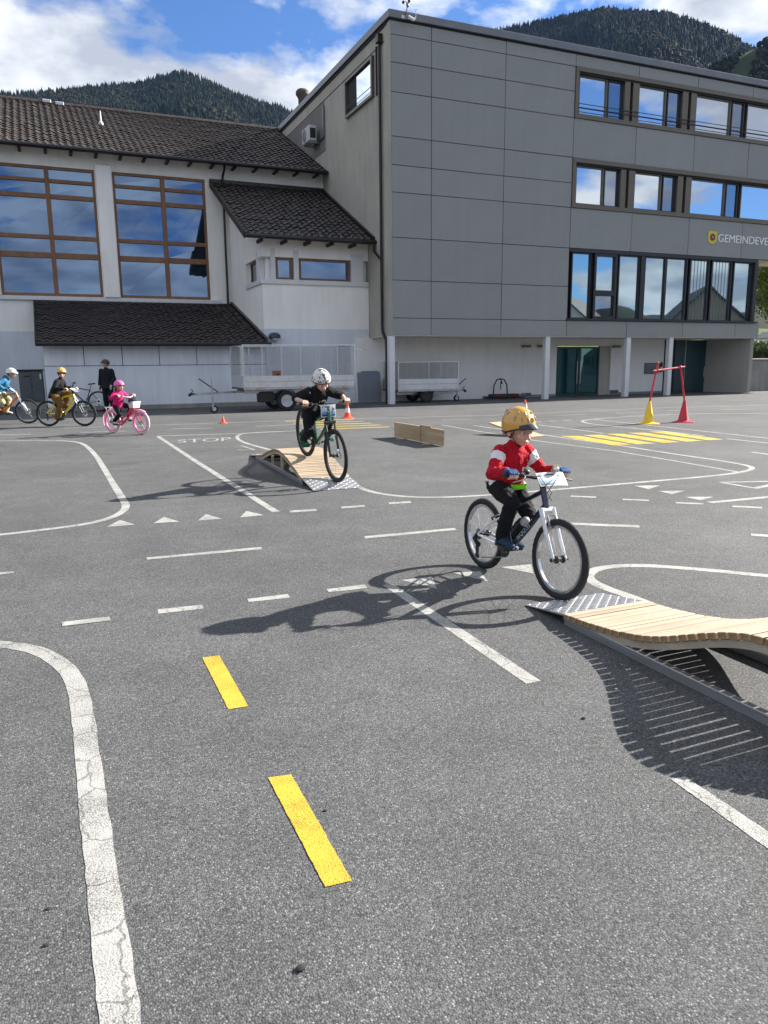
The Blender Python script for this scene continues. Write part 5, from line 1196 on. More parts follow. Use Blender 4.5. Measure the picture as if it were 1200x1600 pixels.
# ------------------------------------------------------------------ bicycles
def frame_matrix(A, B, lean=0.0):
    A, B = Vector(A), Vector(B); x = (B-A).normalized(); y = Vector((0, 0, 1)).cross(x).normalized(); z = x.cross(y)
    M = Matrix(((x.x, y.x, z.x, A.x), (x.y, y.y, z.y, A.y), (x.z, y.z, z.z, A.z), (0, 0, 0, 1)))
    return M @ Matrix.Rotation(lean, 4, 'X')
def steer_matrix(c, WB):
    """rotation about the steering axis"""
    p = Vector((WB-c['off'], 0, c['R'])); d = Vector((-math.cos(c['ha']), 0, math.sin(c['ha'])))
    return Matrix.Translation(p) @ Matrix.Rotation(c.get('steer', 0), 4, d) @ Matrix.Translation(-p)
def bike_wheel(parent, T, ctr, c, rear):
    R_, tr = c['R'], c['tr']; ctr = Vector(ctr); n = 72 if c.get('fine') else 48; rr = R_-tr
    # knobbly tyre as a swept section
    V = []; F = []; sec = 10
    for i in range(n):
        an = 2*math.pi*i/n
        for j in range(sec):
            b = 2*math.pi*j/sec; k = 1.0
            if math.cos(b) > .25: k = 1.0 + (.10 if (i+j) % 2 else -.03)*c.get('knob', 1)
            r_ = rr+math.cos(b)*tr*k; yy = math.sin(b)*tr*k*.95
            V.append((ctr.x+math.cos(an)*r_, ctr.y+yy, ctr.z+math.sin(an)*r_))
    for i in range(n):
        for j in range(sec): F.append((i*sec+j, i*sec+(j+1) % sec, ((i+1) % n)*sec+(j+1) % sec, ((i+1) % n)*sec+j))
    mb = MB(); mb.T = T; mb._add(V, F); w_ = mb.build('wheel', c['tyre'], parent, 50)
    mb = MB(); mb.T = T; ri = rr-tr*.82; mb.lathe([(ri-.012*c['rimh'], -.010), (ri, -.013), (ri+.006, -.011), (ri+.006, .011), (ri, .013), (ri-.012*c['rimh'], .010)], 48, ctr, (0, 1, 0), True); mb.build('rim', c['rim'], w_, 40)
    mb = MB(); mb.T = T; hw = .055 if rear else .045
    for k in range(c['spokes']):
        an = 2*math.pi*k/c['spokes']; sg = 1 if k % 2 else -1; off = R(34)*(1 if (k//2) % 2 else -1)
        a = ctr+Vector((math.cos(an)*(ri-.008), 0, math.sin(an)*(ri-.008))); b = ctr+Vector((math.cos(an+off)*.024, sg*hw*.6, math.sin(an+off)*.024)); mb.tube([a, b], .0011 if c.get('fine') else .0013, 4, False)
    sp = mb.build('spokes', c.get('spokem', CHROME), w_, 0); sp['kind'] = 'stuff'
    mb = MB(); mb.T = T; mb.lathe([(.010, -hw-.012), (.013, -hw), (.026, -hw*.62), (.026, -hw*.55), (.016, -hw*.5), (.016, hw*.5), (.026, hw*.55), (.026, hw*.62), (.013, hw), (.010, hw+.012)], 12, ctr, (0, 1, 0)); mb.build('hub', BLACKP, w_)
    if c.get('disc'):
        mb = MB(); mb.T = T; mb.lathe([(.052, .043), (.080, .043), (.080, .046), (.052, .046)], 24, ctr, (0, 1, 0), True)
        for k in range(5):
            an = 2*math.pi*k/5; mb.tube([ctr+Vector((math.cos(an)*.02, .0445, math.sin(an)*.02)), ctr+Vector((math.cos(an+.5)*.054, .0445, math.sin(an+.5)*.054))], .004, 4)
        d_ = mb.build('brake_disc', CHROME, w_); d_['kind'] = 'stuff'
    if c.get('reflector'):
        mb = MB(); mb.T = T; an = R(-55); mb.tube([ctr+Vector((math.cos(an)*.03, .01, math.sin(an)*.03)), ctr+Vector((math.cos(an)*(ri-.01), .004, math.sin(an)*(ri-.01)))], .004, 5); mb.build('reflector', c['reflector'], w_)
    return w_
def bicycle(name, label, A, B, c, lean=0.0):
    WB = (Vector(B)-Vector(A)).length; M4 = frame_matrix(A, B, lean)
    t = thing(name, label, 'bicycle', A, c.get('group'), False, M4); R_ = c['R']; T = steer_matrix(c, WB); I = None
    ra = Vector((0, 0, R_)); fa = Vector((WB, 0, R_)); bb = Vector((c['bb'][0], 0, c['bb'][1])); st = Vector((c['seat'][0], 0, c['seat'][1]))
    ax0 = Vector((WB-c['off'], 0, R_)); ad_ = Vector((-math.cos(c['ha']), 0, math.sin(c['ha'])))
    hb = ax0+ad_*c['hb']; ht = ax0+ad_*c['ht']; tube = c['tube']
    sd_ = (st-bb).normalized(); sc_ = bb+sd_*c['scl']; st2 = st-sd_*.04
    # frame
    mb = MB()
    if c.get('stepthrough'):
        mb.tube([bb, bb.lerp(hb, .45)-Vector((0, 0, .03)), hb+ad_*.01], [tube*1.3, tube*1.2, tube*1.05], 10)
        mb.tube([bb+sd_*.10, bb.lerp(ht, .5)+Vector((-.02, 0, -.035)), ht-ad_*.02], [tube*.9, tube*.9, tube*.9], 10)
    else:
        mb.tube([bb, bb.lerp(hb, .5)+Vector((0, 0, c.get('dtb', 0))), hb+ad_*.015], [tube*1.15, tube*1.15, tube*1.1], 10)
        mb.tube([sc_, sc_.lerp(ht, .5)+Vector((0, 0, c.get('ttb', 0))), ht-ad_*.012], tube*.92, 10)
    mb.tube([bb, sc_+sd_*.03], tube*.9, 10); mb.tube([hb-ad_*.005, ht+ad_*.008], tube*1.18, 12); mb.tube([bb+Vector((0, -.035, 0)), bb+Vector((0, .035, 0))], tube*1.25, 12)
    fr = mb.build('frame', c['frame'], t)
    mb = MB(); dr = .058
    for s_ in (-1, 1):
        mb.tube([bb+Vector((-.02, s_*.03, .0)), bb.lerp(ra, .5)+Vector((0, s_*.05, 0)), ra+Vector((0, s_*dr, 0))], [tube*.55, tube*.5, tube*.45], 8)
        mb.tube([sc_-sd_*.01+Vector((0, s_*.012, 0)), sc_.lerp(ra, .45)+Vector((0, s_*.048, 0)), ra+Vector((0, s_*dr, .0))], [tube*.45, tube*.45, tube*.42], 8)
    mb.tube([ra+Vector((0, -dr-.006, 0)), ra+Vector((0, dr+.006, 0))], .007, 8); mb.build('rear_triangle', c.get('stays', c['frame']), t)
    if c.get('shock'):
        mb = MB(); q = bb.lerp(hb, .42); mb.tube([sc_.lerp(bb, .25), q], .012, 8).tube([sc_.lerp(bb, .25).lerp(q, .25), sc_.lerp(bb, .25).lerp(q, .75)], .022, 10); mb.build('shock', BLACKP, t)
    bike_wheel(t, None, ra, c, True); bike_wheel(t, T, fa, dict(c, disc=c.get('disc')), False)
    # fork
    cw = .062 if c.get('susp') else .05; crown = hb-ad_*.02; yw = cw
    mb = MB(); mb.T = T
    if c.get('susp'):
        mb.tube([crown+Vector((0, -yw-.012, 0)), crown+Vector((0, yw+.012, 0))], .024, 8); 
        for s_ in (-1, 1): mb.tube([crown+Vector((0, s_*yw, .0)), (crown).lerp(fa, .55)+Vector((-.0, s_*yw, 0))], .015, 10)
        fk = mb.build('fork', c.get('stanchion', BLACKP), t)
        mb = MB(); mb.T = T
        for s_ in (-1, 1): mb.tube([crown.lerp(fa, .42)+Vector((0, s_*yw, 0)), crown.lerp(fa, .6)+Vector((0, s_*yw, 0)), fa+Vector((-.01, s_*yw, -.01))], [.023, .022, .017], 10)
        q = crown.lerp(fa, .42)+Vector((.03, 0, .03)); mb.tube([crown.lerp(fa, .45)+Vector((0, -yw, 0)), q+Vector((.01, -yw*.5, .02)), q+Vector((.01, yw*.5, .02)), crown.lerp(fa, .45)+Vector((0, yw, 0))], .014, 8)
        mb.build('fork_lowers', c['fork'], fk)
    else:
        mb.tube([crown+Vector((0, -yw, 0)), crown+Vector((0, yw, 0))], .02, 8)
        for s_ in (-1, 1): mb.tube([crown+Vector((0, s_*yw, .012)), crown.lerp(fa, .5)+Vector((-.004, s_*yw, 0)), fa+Vector((0, s_*yw, 0))], [.0165, .014, .009], 10, squash=(1.15, .8))
        fk = mb.build('fork', c['fork'], t)
    mb = MB(); mb.T = T; mb.tube([fa+Vector((0, -yw-.018, 0)), fa+Vector((0, yw+.018, 0))], .009, 8).lathe([(.014, -yw-.02), (.014, -yw-.006)], 8, fa, (0, 1, 0)); mb.build('axle', BLACKP, fk)
    # stem, bar, grips, levers
    bar = Vector((c['bar'][0], 0, c['bar'][1])); hw = c['barw']; rise = c.get('rise', .02); back = c.get('back', .03)
    top = ht+ad_*.02
    mb = MB(); mb.T = T; mb.tube([top-ad_*.02, top+ad_*.03], .02, 10).tube([top+ad_*.015, bar], [.019, .017], 10); mb.build('stem', c.get('stemm', BLACKP), t)
    pts = [Vector((bar.x-back, -hw, bar.z+rise)), Vector((bar.x-back*.6, -hw*.6, bar.z+rise*.95)), Vector((bar.x, -hw*.22, bar.z)), Vector((bar.x, hw*.22, bar.z)), Vector((bar.x-back*.6, hw*.6, bar.z+rise*.95)), Vector((bar.x-back, hw, bar.z+rise))]
    mb = MB(); mb.T = T; mb.tube(pts, .0115, 10); hbr = mb.build('handlebar', c.get('barm', BLACKP), t)
    grips = {}
    for s_, (e, i_) in ((-1, (pts[0], pts[1])), (1, (pts[5], pts[4]))):
        d = (i_-e).normalized(); L = c.get('gripl', .10)
        mb = MB(); mb.T = T; mb.tube([e-d*.008, e-d*.004, e, e+d*L*.5, e+d*L, e+d*(L+.004)], [.012, .0205, .0165, .0158, .0162, .0125], 12); mb.build('grip', c.get('gripm', BLACKP), t)
        mb = MB(); mb.T = T; q = e+d*(L+.03); mb.tube([q, q+Vector((.028, 0, -.014)), q+Vector((.045, 0, -.028))-d*.02, e+Vector((.062, 0, -.045))+d*.02], [.010, .009, .0055, .0055], 8).tube([q-d*.012, q+d*.012], .0165, 10); mb.build('brake_lever', c.get('leverm', BLACKP), t)
        grips[s_] = e+d*L*.52
        if c.get('cable', True):
            mb = MB(); mb.T = T; mb.tube([q+Vector((.02, 0, -.008)), q+d*.06+Vector((.09, 0, -.0)), Vector((bar.x+.09, s_*-.02, bar.z-.09)), hb.lerp(ht, .4)+Vector((.045, s_*.02, .0))], .0028, 6); mb.build('cable', BLACKP, t)
    # saddle
    mb = MB(); mb.tube([sc_-sd_*.02, st2], tube*.62, 10).tube([sc_+sd_*.012, sc_+sd_*.035], tube*1.12, 10); mb.build('seat_post', c.get('postm', BLACKP), t)
    sl_ = c.get('sadl', .24); V = []; F = []
    for i, (u, wd, zz) in enumerate(((-.5, .055, .012), (-.42, .072, .02), (-.25, .07, .014), (-.05, .042, .004), (.2, .025, .0), (.42, .02, -.004), (.5, .012, -.012))):
        o = st+Vector((u*sl_-.01, 0, zz)); wd *= sl_/.24
        for j in range(10):
            an = 2*math.pi*j/10; V.append(o+Vector((0, math.cos(an)*wd, (math.sin(an)*.018 if math.sin(an) > 0 else math.sin(an)*.03))))
    for i in range(6):
        for j in range(10): F.append((i*10+j, i*10+(j+1) % 10, (i+1)*10+(j+1) % 10, (i+1)*10+j))
    F += [tuple(range(9, -1, -1)), tuple(60+j for j in range(10))]
    mb = MB(); mb._add(V, F); mb.build('saddle', c.get('saddle', BLACKP), t, 60)
    # drive train on the right (-y)
    ca = c.get('crank', 0.0); cl = c.get('crankl', .13); cd_ = Vector((math.cos(ca), 0, math.sin(ca)))*cl; yq = -.052
    mb = MB(); rc = c.get('ring', .062); mb.lathe([(rc*.55, yq-.002), (rc, yq-.002), (rc, yq+.003), (rc*.55, yq+.003)], 32, bb, (0, 1, 0), True)
    for k in range(4): mb.tube([bb+Vector((0, yq, 0)), bb+Vector((math.cos(k*1.57+ca)*rc*.62, yq, math.sin(k*1.57+ca)*rc*.62))], .007, 6)
    mb.build('chainring', c.get('ringm', BLACKP), t)
    pedals = {}
    for s_ in (-1, 1):
        e = bb+cd_*(-1*s_)*(-1) if False else bb+(cd_ if s_ == 1 else -cd_)
        y0 = s_*.062
        mb = MB(); mb.tube([bb+Vector((0, y0, 0)), e+Vector((0, y0+s_*.008, 0))], [.012, .010], 8, squash=(1, .7)); mb.build('crank_arm', c.get('crankm', BLACKP), t)
        p = e+Vector((0, y0+s_*.055, 0)); mb = MB(); mb.bbox((p.x-.042, p.y-.042, p.z-.010), (p.x+.042, p.y+.042, p.z+.010), .004).tube([e+Vector((0, y0, 0)), p], .006, 6); mb.build('pedal', c.get('pedalm', BLACKP), t, 0); pedals[s_] = p
    rcog = c.get('cog', .042); yc = -.042
    mb = MB()
    for k in range(4): rk_ = rcog*(1-.14*k); mb.lathe([(.015, yc-.004*k), (rk_, yc-.004*k), (rk_, yc-.004*k-.0018), (.015, yc-.004*k-.0018)], 24, ra, (0, 1, 0), True)
    mb.build('cassette', GREYM, t)
    q = ra+Vector((.005, yc-.006, -.075)) if c.get('mech', True) else None
    ch = MB(); rtop = rcog*.85
    ch.tube([bb+Vector((0, yq, rc)), ra+Vector((0, yc-.006, rtop))], .0042, 5)
    if q is not None:
        q2 = q+Vector((-.012, 0, -.085)); ch.tube([bb+Vector((0, yq, -rc)), q2+Vector((.01, 0, -.018))], .0042, 5); ch.tube([ra+Vector((.0, yc-.006, -rtop)), q+Vector((.018, 0, 0))], .0042, 5)
        dm = MB(); dm.tube([ra+Vector((-.005, -.062, 0)), ra+Vector((-.022, -.068, -.03)), q+Vector((0, -.01, 0)), q2], [.011, .018, .014, .012], 8).lathe([(.021, -.006), (.021, .006)], 14, q, (0, 1, 0)).lathe([(.021, -.006), (.021, .006)], 14, q2, (0, 1, 0)); dm.build('derailleur', BLACKP, t)
    else: ch.tube([bb+Vector((0, yq, -rc)), ra+Vector((0, yc-.006, -rtop))], .0042, 5)
    ch.build('chain', GREYM, t)
    if not c.get('disc'):
        for TT, cc, dirv in ((T, fa, (crown-fa).normalized()), (None, ra, (sc_-ra).normalized())):
            mb = MB(); mb.T = TT; o = cc+dirv*(R_-.045)
            for s_ in (-1, 1): mb.tube([o+Vector((0, s_*.034, -.01)), o+Vector((.028 if TT else -.028, s_*.036, .02)), o+dirv*.085+Vector((.03 if TT else -.03, s_*.03, 0))], [.008, .009, .006], 6)
            mb.tube([o+dirv*.085+Vector((.03 if TT else -.03, -.035, 0)), o+dirv*.085+Vector((.03 if TT else -.03, .035, 0))], .004, 6); mb.build('rim_brake', GREYM, t)
    # race number plate hung on the bar
    if c.get('plate'):
        pw_, ph_, tilt = c['plate']; mb = MB(); Tp = T @ Matrix.Translation((bar.x+.045, c.get('platey', 0), bar.z+c.get('platez', -.02))) @ Matrix.Rotation(tilt, 4, 'Y')
        V = []; F = []; nn = 8
        for i in range(nn+1):
            yv = (i/nn-.5)*pw_; bx_ = -.06*(abs(yv)/pw_*2)**2*.12
            V += [(bx_, yv, -ph_/2), (bx_, yv, ph_/2), (bx_-.002, yv, -ph_/2), (bx_-.002, yv, ph_/2)]
        for i in range(nn): F += [(4*i, 4*i+4, 4*i+5, 4*i+1), (4*i+2, 4*i+3, 4*i+7, 4*i+6)]
        mb.T = Tp; mb._add(V, F); pl = mb.build('number_plate', WHITEPAINT, t, 0)
        PB = mat('print_blue', (.10, .22, .48), .5); PD = mat('print_dark', (.012, .022, .05), .5); PM = mat('print_pale', (.36, .50, .70), .5)
        def pr(y0, y1, z0, z1, M, nm='print'):
            q = MB(); q.T = Tp; q._add([(.0018+(-.06*(abs(yv*pw_)/pw_*2)**2*.12), yv*pw_, zz*ph_) for yv in [y0+(y1-y0)*q/8 for q in range(9)] for zz in (z0, z1)], [(2*q, 2*q+2, 2*q+3, 2*q+1) for q in range(8)]); q.build(nm, M, pl, 0)
        pr(-.45, .45, -.44, -.30, PD); pr(-.45, .45, -.30, -.10, PB); pr(-.45, .45, -.10, .12, PM)
        pr(-.44, -.32, .22, .40, PB); pr(-.26, .10, .27, .36, PD)
        pr(.26, .30, -.08, .30, PD); pr(.30, .36, .05, .2, PD); pr(.22, .26, -.2, .02, PD)
    if c.get('light'):
        mb = MB(); mb.T = T; mb.ball((bar.x+.02, .10, bar.z+.05), .024, 10, 8); mb.build('bell', CHROME, t)
        mb = MB(); mb.T = T; mb.ball((bar.x-.03, -.10, bar.z+.035), (.02, .024, .018), 10, 8); mb.build('bell_dome', BLACKP, t)
    if c.get('bottle'):
        q = bb.lerp(hb, .36); d = (hb-bb).normalized(); nn_ = Vector((-d.z, 0, d.x)); o = q+nn_*.055
        mb = MB(); mb.lathe([(.0, -.075), (.030, -.075), (.033, -.06), (.033, .04), (.026, .06), (.020, .066)], 16, o, d); bo = mb.build('bottle', BLACKP, t)
        mb = MB(); mb.lathe([(.0275, .055), (.031, .075), (.024, .10), (.012, .115), (0, .118)], 14, o, d); mb.build('bottle_cap', mat('bottle_cap', (.45, .44, .42), .5), bo)
    t['_'] = 0; del t['_']
    info = dict(M=M4, T=T, bb=bb, grips={k: T @ v for k, v in grips.items()}, pedals=pedals, seat=st, WB=WB, t=t, hb=hb, ht=ht, sc=sc_, bar=bar, ra=ra, fa=fa, crown=crown)
    return info
def bar_dirs(info):
    return (info['T'].to_3x3() @ Vector((0, 1, 0))).normalized()
NAVY = mat('navy_frame_paint', (.012, .016, .045), .25, .2, .05, 4, coat=.6); WHF = mat('white_fork_paint', (.70, .72, .75), .3, 0, .03, 4, coat=.5)
GRNF = mat('green_frame_paint', (.010, .11, .050), .28, .2, .08, 4, coat=.6); YELF = mat('yellow_frame_paint', (.66, .56, .012), .28, .1, .06, 4, coat=.6)
ORGF = mat('orange_frame_paint', (.62, .17, .012), .28, .1, .06, 4, coat=.6); PNKF = mat('pink_frame_paint', (.62, .035, .12), .3, .05, .08, 4, coat=.5)
DKBF = mat('black_blue_frame_paint', (.010, .014, .025), .3, .2, .08, 4, coat=.5)
PNKT = mat('pale_pink_tyre', (.62, .46, .50), .7); PNKR = mat('pink_rim', (.66, .12, .28), .4); CREAM = mat('cream_plastic', (.70, .66, .64), .5)
base = dict(tyre=RUBBER, rim=GREYM, rimh=1.0, spokes=28, off=.045, ha=R(70))
RA_, RB_ = (2.84, 4.72, 0), (2.87, 3.84, .004)
red_c = dict(base, R=.263, tr=.024, WB=.88, bb=(.345, .222), seat=(.225, .615), scl=.25, hb=.335, ht=.455, bar=(.655, .765), barw=.265, rise=.02, back=.05, tube=.0175, frame=NAVY, stays=WHF, fork=WHF, rim=CHROME, rimh=1.4, fine=True, spokes=24, steer=R(2.5), crank=R(196), crankl=.11, plate=(.225, .10, R(-38)), platey=.055, platez=-.005, light=True, bottle=True, stemm=BLACKP, ring=.058, dtb=0, crankm=CHROME, gripm=BLACKP)
red_b = bicycle('bicycle', 'navy and white child bicycle rolling onto the tread plate of the wave ramp', RA_, RB_, red_c, R(-1.5))
# lettering on the down tube and head tube
def tube_text(info, word, a, b, size, yoff, M, up=1):
    me = text_mesh(word, 1.0); xs = [v.co.x for v in me.vertices]; ys = [v.co.y for v in me.vertices]; d = (b-a).normalized(); u = Vector((-d.z, 0, d.x))*up
    sc = size/(max(ys)-min(ys)); w_ = (max(xs)-min(xs))*sc; o = (a+b)/2-d*w_/2-u*size/2
    for v in me.vertices:
        tt = (v.co.y-min(ys))*sc; q = (tt-size/2); bulge = math.sqrt(max(0, yoff*yoff-q*q*.8))
        p = o+d*(v.co.x-min(xs))*sc+u*tt; v.co = (p.x, -bulge-.0012, p.z)
    me.materials.clear(); me.materials.append(M); return obj('lettering', me, info['t'])
PALE = mat('pale_letter', (.55, .58, .66), .5)
tube_text(red_b, 'woom', red_b['bb'].lerp(red_b['hb'], .12), red_b['bb'].lerp(red_b['hb'], .72), .034, .0212, PALE)
GA_, GB_ = (3.13, 9.99, .282), (3.19, 8.97, .056)
mtb = dict(base, R=.338, tr=.0255, bb=(.42, .31), seat=(.24, .80), scl=.40, hb=.43, ht=.545, off=.05, ha=R(67), bar=(.74, .905), barw=.35, rise=.03, back=.06, tube=.021, frame=GRNF, fork=BLACKP, susp=True, stanchion=GREYM, disc=True, crank=R(28), crankl=.155, spokes=28, gripl=.12, ring=.066, rimm=BLACKP)
grn_c = dict(mtb, rim=BLACKP, plate=(.205, .155, R(-14)), platez=-.055, seat=(.27, .65), scl=.30, stanchion=BLACKP, steer=R(2), fine=True, dtb=-.01, ttb=-.005)
grn_b = bicycle('bicycle', 'green mountain bicycle rolling down the hump ramp', GA_, GB_, grn_c, R(2))
yel_c = dict(mtb, tube=.027, R=.335, bb=(.42, .31), frame=YELF, fork=BLACKP, rim=BLACKP, plate=(.24, .17, R(-60)), platez=.02, steer=R(0), shock=True, crank=R(72), seat=(.22, .78), hb=.42, ht=.53, bar=(.73, .93), dtb=-.02, ttb=.02, barw=.34)
yel_b = bicycle('bicycle', 'yellow full suspension mountain bicycle under the rider in ochre trousers', (PY(77, 660, 21.85).x, 21.85, 0), (PY(132.5, 660, 21.40).x, 21.40, 0), yel_c)
org_c = dict(mtb, tube=.028, R=.335, frame=ORGF, fork=WHF, rim=GREYM, plate=(.22, .16, R(-50)), platez=.02, steer=R(0), shock=True, crank=R(-20), dtb=-.02, ttb=.02)
org_b = bicycle('bicycle', 'orange mountain bicycle under the rider in blue jacket', (PY(44.5, 655, 23.3).x-1.07, 23.55, 0), (PY(44.5, 655, 23.3).x, 23.30, 0), org_c)
pnk_c = dict(base, R=.275, tr=.027, bb=(.36, .25), seat=(.22, .60), scl=.22, hb=.34, ht=.47, bar=(.62, .84), barw=.27, rise=.03, back=.12, tube=.019, frame=PNKF, fork=PNKF, tyre=PNKT, knob=.2, rim=PNKR, rimh=2.2, stepthrough=True, spokes=24, crank=R(20), crankl=.12, mech=False, barm=CREAM, stemm=CREAM, gripm=BLACKP, saddle=PNKF, crankm=CREAM, ringm=PNKF, reflector=CREAM, cable=False)
pnk_b = bicycle('bicycle', 'pink step-through child bicycle with white basket and rear rack', (1.20, 18.72, 0), (1.76, 17.96, 0), pnk_c)
t = pnk_b['t']; T = pnk_b['T']
mb = MB(); bx_ = pnk_b['bar'].x+.08
for (z0, z1, w0, w1) in ((.60, .615, .10, .10), (.615, .82, .10, .135)):
    pass
V = []; F = []
for z, hx_, hy_ in ((.60, .065, .09), (.735, .085, .115)):
    for (sx_, sy_) in ((-1, -1), (1, -1), (1, 1), (-1, 1)): V.append((bx_+.07+sx_*hx_, sy_*hy_, z))
F = [(0, 1, 2, 3), (0, 4, 5, 1), (1, 5, 6, 2), (2, 6, 7, 3), (3, 7, 4, 0)]
mb = MB(); mb.T = T; mb._add(V, F); bk = mb.build('basket', mat('pink_white_basket', (.72, .52, .56), .6), t, 0)
mb = MB(); mb.T = T; mb.tube([V[4], V[5], V[6], V[7]], .009, 6, closed=True); mb.build('basket_rim', CREAM, bk)
hg = thing('helmet_bag', 'dark navy round bag lying in the basket of the pink bicycle', 'bag', pnk_b['M'] @ Vector((bx_+.07, 0, .72)), None, False, pnk_b['M'] @ T)
mb = MB(); mb.ball((bx_+.045, 0, .745), (.11, .125, .10), 14, 10); obj('pouch', mb.mesh('pouch', mat('navy_cloth', (.012, .018, .045), .8, 0, .2, 20, .3, 50)), hg); obj('zip', MB().tube([(bx_+.045+.112*math.cos(a), 0, .745+.102*math.sin(a)) for a in [R(q) for q in range(20, 161, 20)]], .004, 5).mesh('zip', GREYM), hg)
mb = MB()
for s_ in (-1, 1): mb.tube([(.17, s_*.05, .585), (-.17, s_*.055, .60)], .011, 6).tube([(-.13, s_*.055, .60), (0, s_*.066, .275)], .008, 6)
for k in range(4): mb.tube([(.12-.09*k, -.05, .59), (.12-.09*k, .05, .59)], .009, 6)
mb.build('rear_rack', CREAM, t)
def mudguard(name, ctr, R_, a0, a1, T_, M, t):
    V = []; F = []; n = 14
    for i in range(n+1):
        an = R(lerp(a0, a1, i/n))
        for (yy, dr) in ((-.034, -.006), (0, .006), (.034, -.006)): V.append((ctr.x+math.cos(an)*(R_+.016+dr), yy, ctr.z+math.sin(an)*(R_+.016+dr)))
    for i in range(n): F += [(3*i, 3*i+1, 3*i+4, 3*i+3), (3*i+1, 3*i+2, 3*i+5, 3*i+4)]
    mb = MB(); mb.T = T_; mb._add(V, F); mb.build(name, M, t, 70)
mudguard('mudguard', pnk_b['ra'], .275, 40, 200, None, mat('pale_pink_plastic', (.66, .26, .40), .4), t); mudguard('mudguard', pnk_b['fa'], .275, 55, 165, T, MATS['pale_pink_plastic'], t)
blk_c = dict(mtb, R=.355, tr=.024, frame=DKBF, fork=BLACKP, susp=False, rim=BLACKP, seat=(.20, .96), scl=.46, hb=.44, ht=.56, bar=(.78, .98), barw=.30, bb=(.41, .30), disc=True, crank=R(-80), tube=.019)
blk_b = bicycle('bicycle', 'black bicycle leaning by the wall beside the standing adult', (1.42, 28.30, 0), (.33, 28.36, 0), blk_c, R(4))
# ------------------------------------------------------------------ people
from mathutils.bvhtree import BVHTree
TMP = bpy.data.scenes.new('workbench')
def blob(name, mb, voxel, mats, parent, smooth=3, disp=0.0, dscale=.08, matfn=None, M4=None):
    me = mb.mesh(name, mats, 0); o = bpy.data.objects.new(name, me); TMP.collection.objects.link(o)
    r_ = o.modifiers.new('r', 'REMESH'); r_.mode = 'VOXEL'; r_.voxel_size = voxel; r_.use_smooth_shade = True
    if smooth:
        s_ = o.modifiers.new('s', 'SMOOTH'); s_.factor = .5; s_.iterations = smooth
    vl = TMP.view_layers[0]; vl.update(); dg = vl.depsgraph; m2 = bpy.data.meshes.new_from_object(o.evaluated_get(dg)); m2.name = name
    bpy.data.objects.remove(o); bpy.data.meshes.remove(me)
    m2.materials.clear()
    for M in (mats if isinstance(mats, (list, tuple)) else [mats]): m2.materials.append(M)
    if disp > 0:
        N_ = len(m2.vertices); co = [0.0]*(3*N_); no = [0.0]*(3*N_); m2.vertices.foreach_get('co', co); m2.vertices.foreach_get('normal', no)
        for i in range(N_):
            c = Vector(co[3*i:3*i+3]); n = (1-abs(mnoise.noise(c/dscale+Vector((3, 1, 7))))*2.2)*.7+.6*mnoise.noise(c/dscale*2.3)
            for q in range(3): co[3*i+q] += no[3*i+q]*n*disp
        m2.vertices.foreach_set('co', co)
    m2.polygons.foreach_set('use_smooth', [True]*len(m2.polygons))
    if matfn: m2.polygons.foreach_set('material_index', [matfn(p.center, p.normal) for p in m2.polygons])
    m2.update()
    return obj(name, m2, parent)
def ik(a, b, l1, l2, pole):
    a, b, pole = Vector(a), Vector(b), Vector(pole); d = b-a; L = d.length
    if L > (l1+l2)*.995: k = L/((l1+l2)*.995); l1 *= k; l2 *= k
    L = max(L, abs(l1-l2)*1.02); u = d.normalized(); x = (l1*l1-l2*l2+L*L)/(2*L); h = math.sqrt(max(0, l1*l1-x*x)); p = (pole-u*pole.dot(u)).normalized()
    return a+u*x+p*h
def capsule(mb, pts, rs, n=12):
    mb.tube(pts, rs, n)
    for p, r_ in zip(pts, rs): mb.ball(p, r_*.995, n, 8)
def loft(mb, rings, n=18):
    """rings: (center, lateral vec, depth vec)"""
    V = []; F = []
    for c, a, b in rings:
        for j in range(n): an = 2*math.pi*j/n; V.append(Vector(c)+Vector(a)*math.cos(an)+Vector(b)*math.sin(an))
    k = len(rings)
    for i in range(k-1):
        for j in range(n): F.append((i*n+j, i*n+(j+1) % n, (i+1)*n+(j+1) % n, (i+1)*n+j))
    F += [tuple(range(n-1, -1, -1)), tuple((k-1)*n+j for j in range(n))]; mb._add(V, F)
SKIN = mat('skin', (.56, .34, .25), .5, 0, .06, 12, .05, 90, var2=(.62, .37, .28)); HAIR = mat('brown_hair', (.10, .055, .028), .7, 0, .3, 40)
EYEW = mat('eye_white', (.75, .74, .72), .3); EYED = mat('eye_dark', (.02, .016, .014), .2); LIP = mat('lips', (.42, .14, .12), .5)
STRAP = mat('black_strap', (.012, .012, .013), .7)
def cloth(name, col, var=.12): return mat(name, col, .85, 0, var, 14, .35, 70, .2)
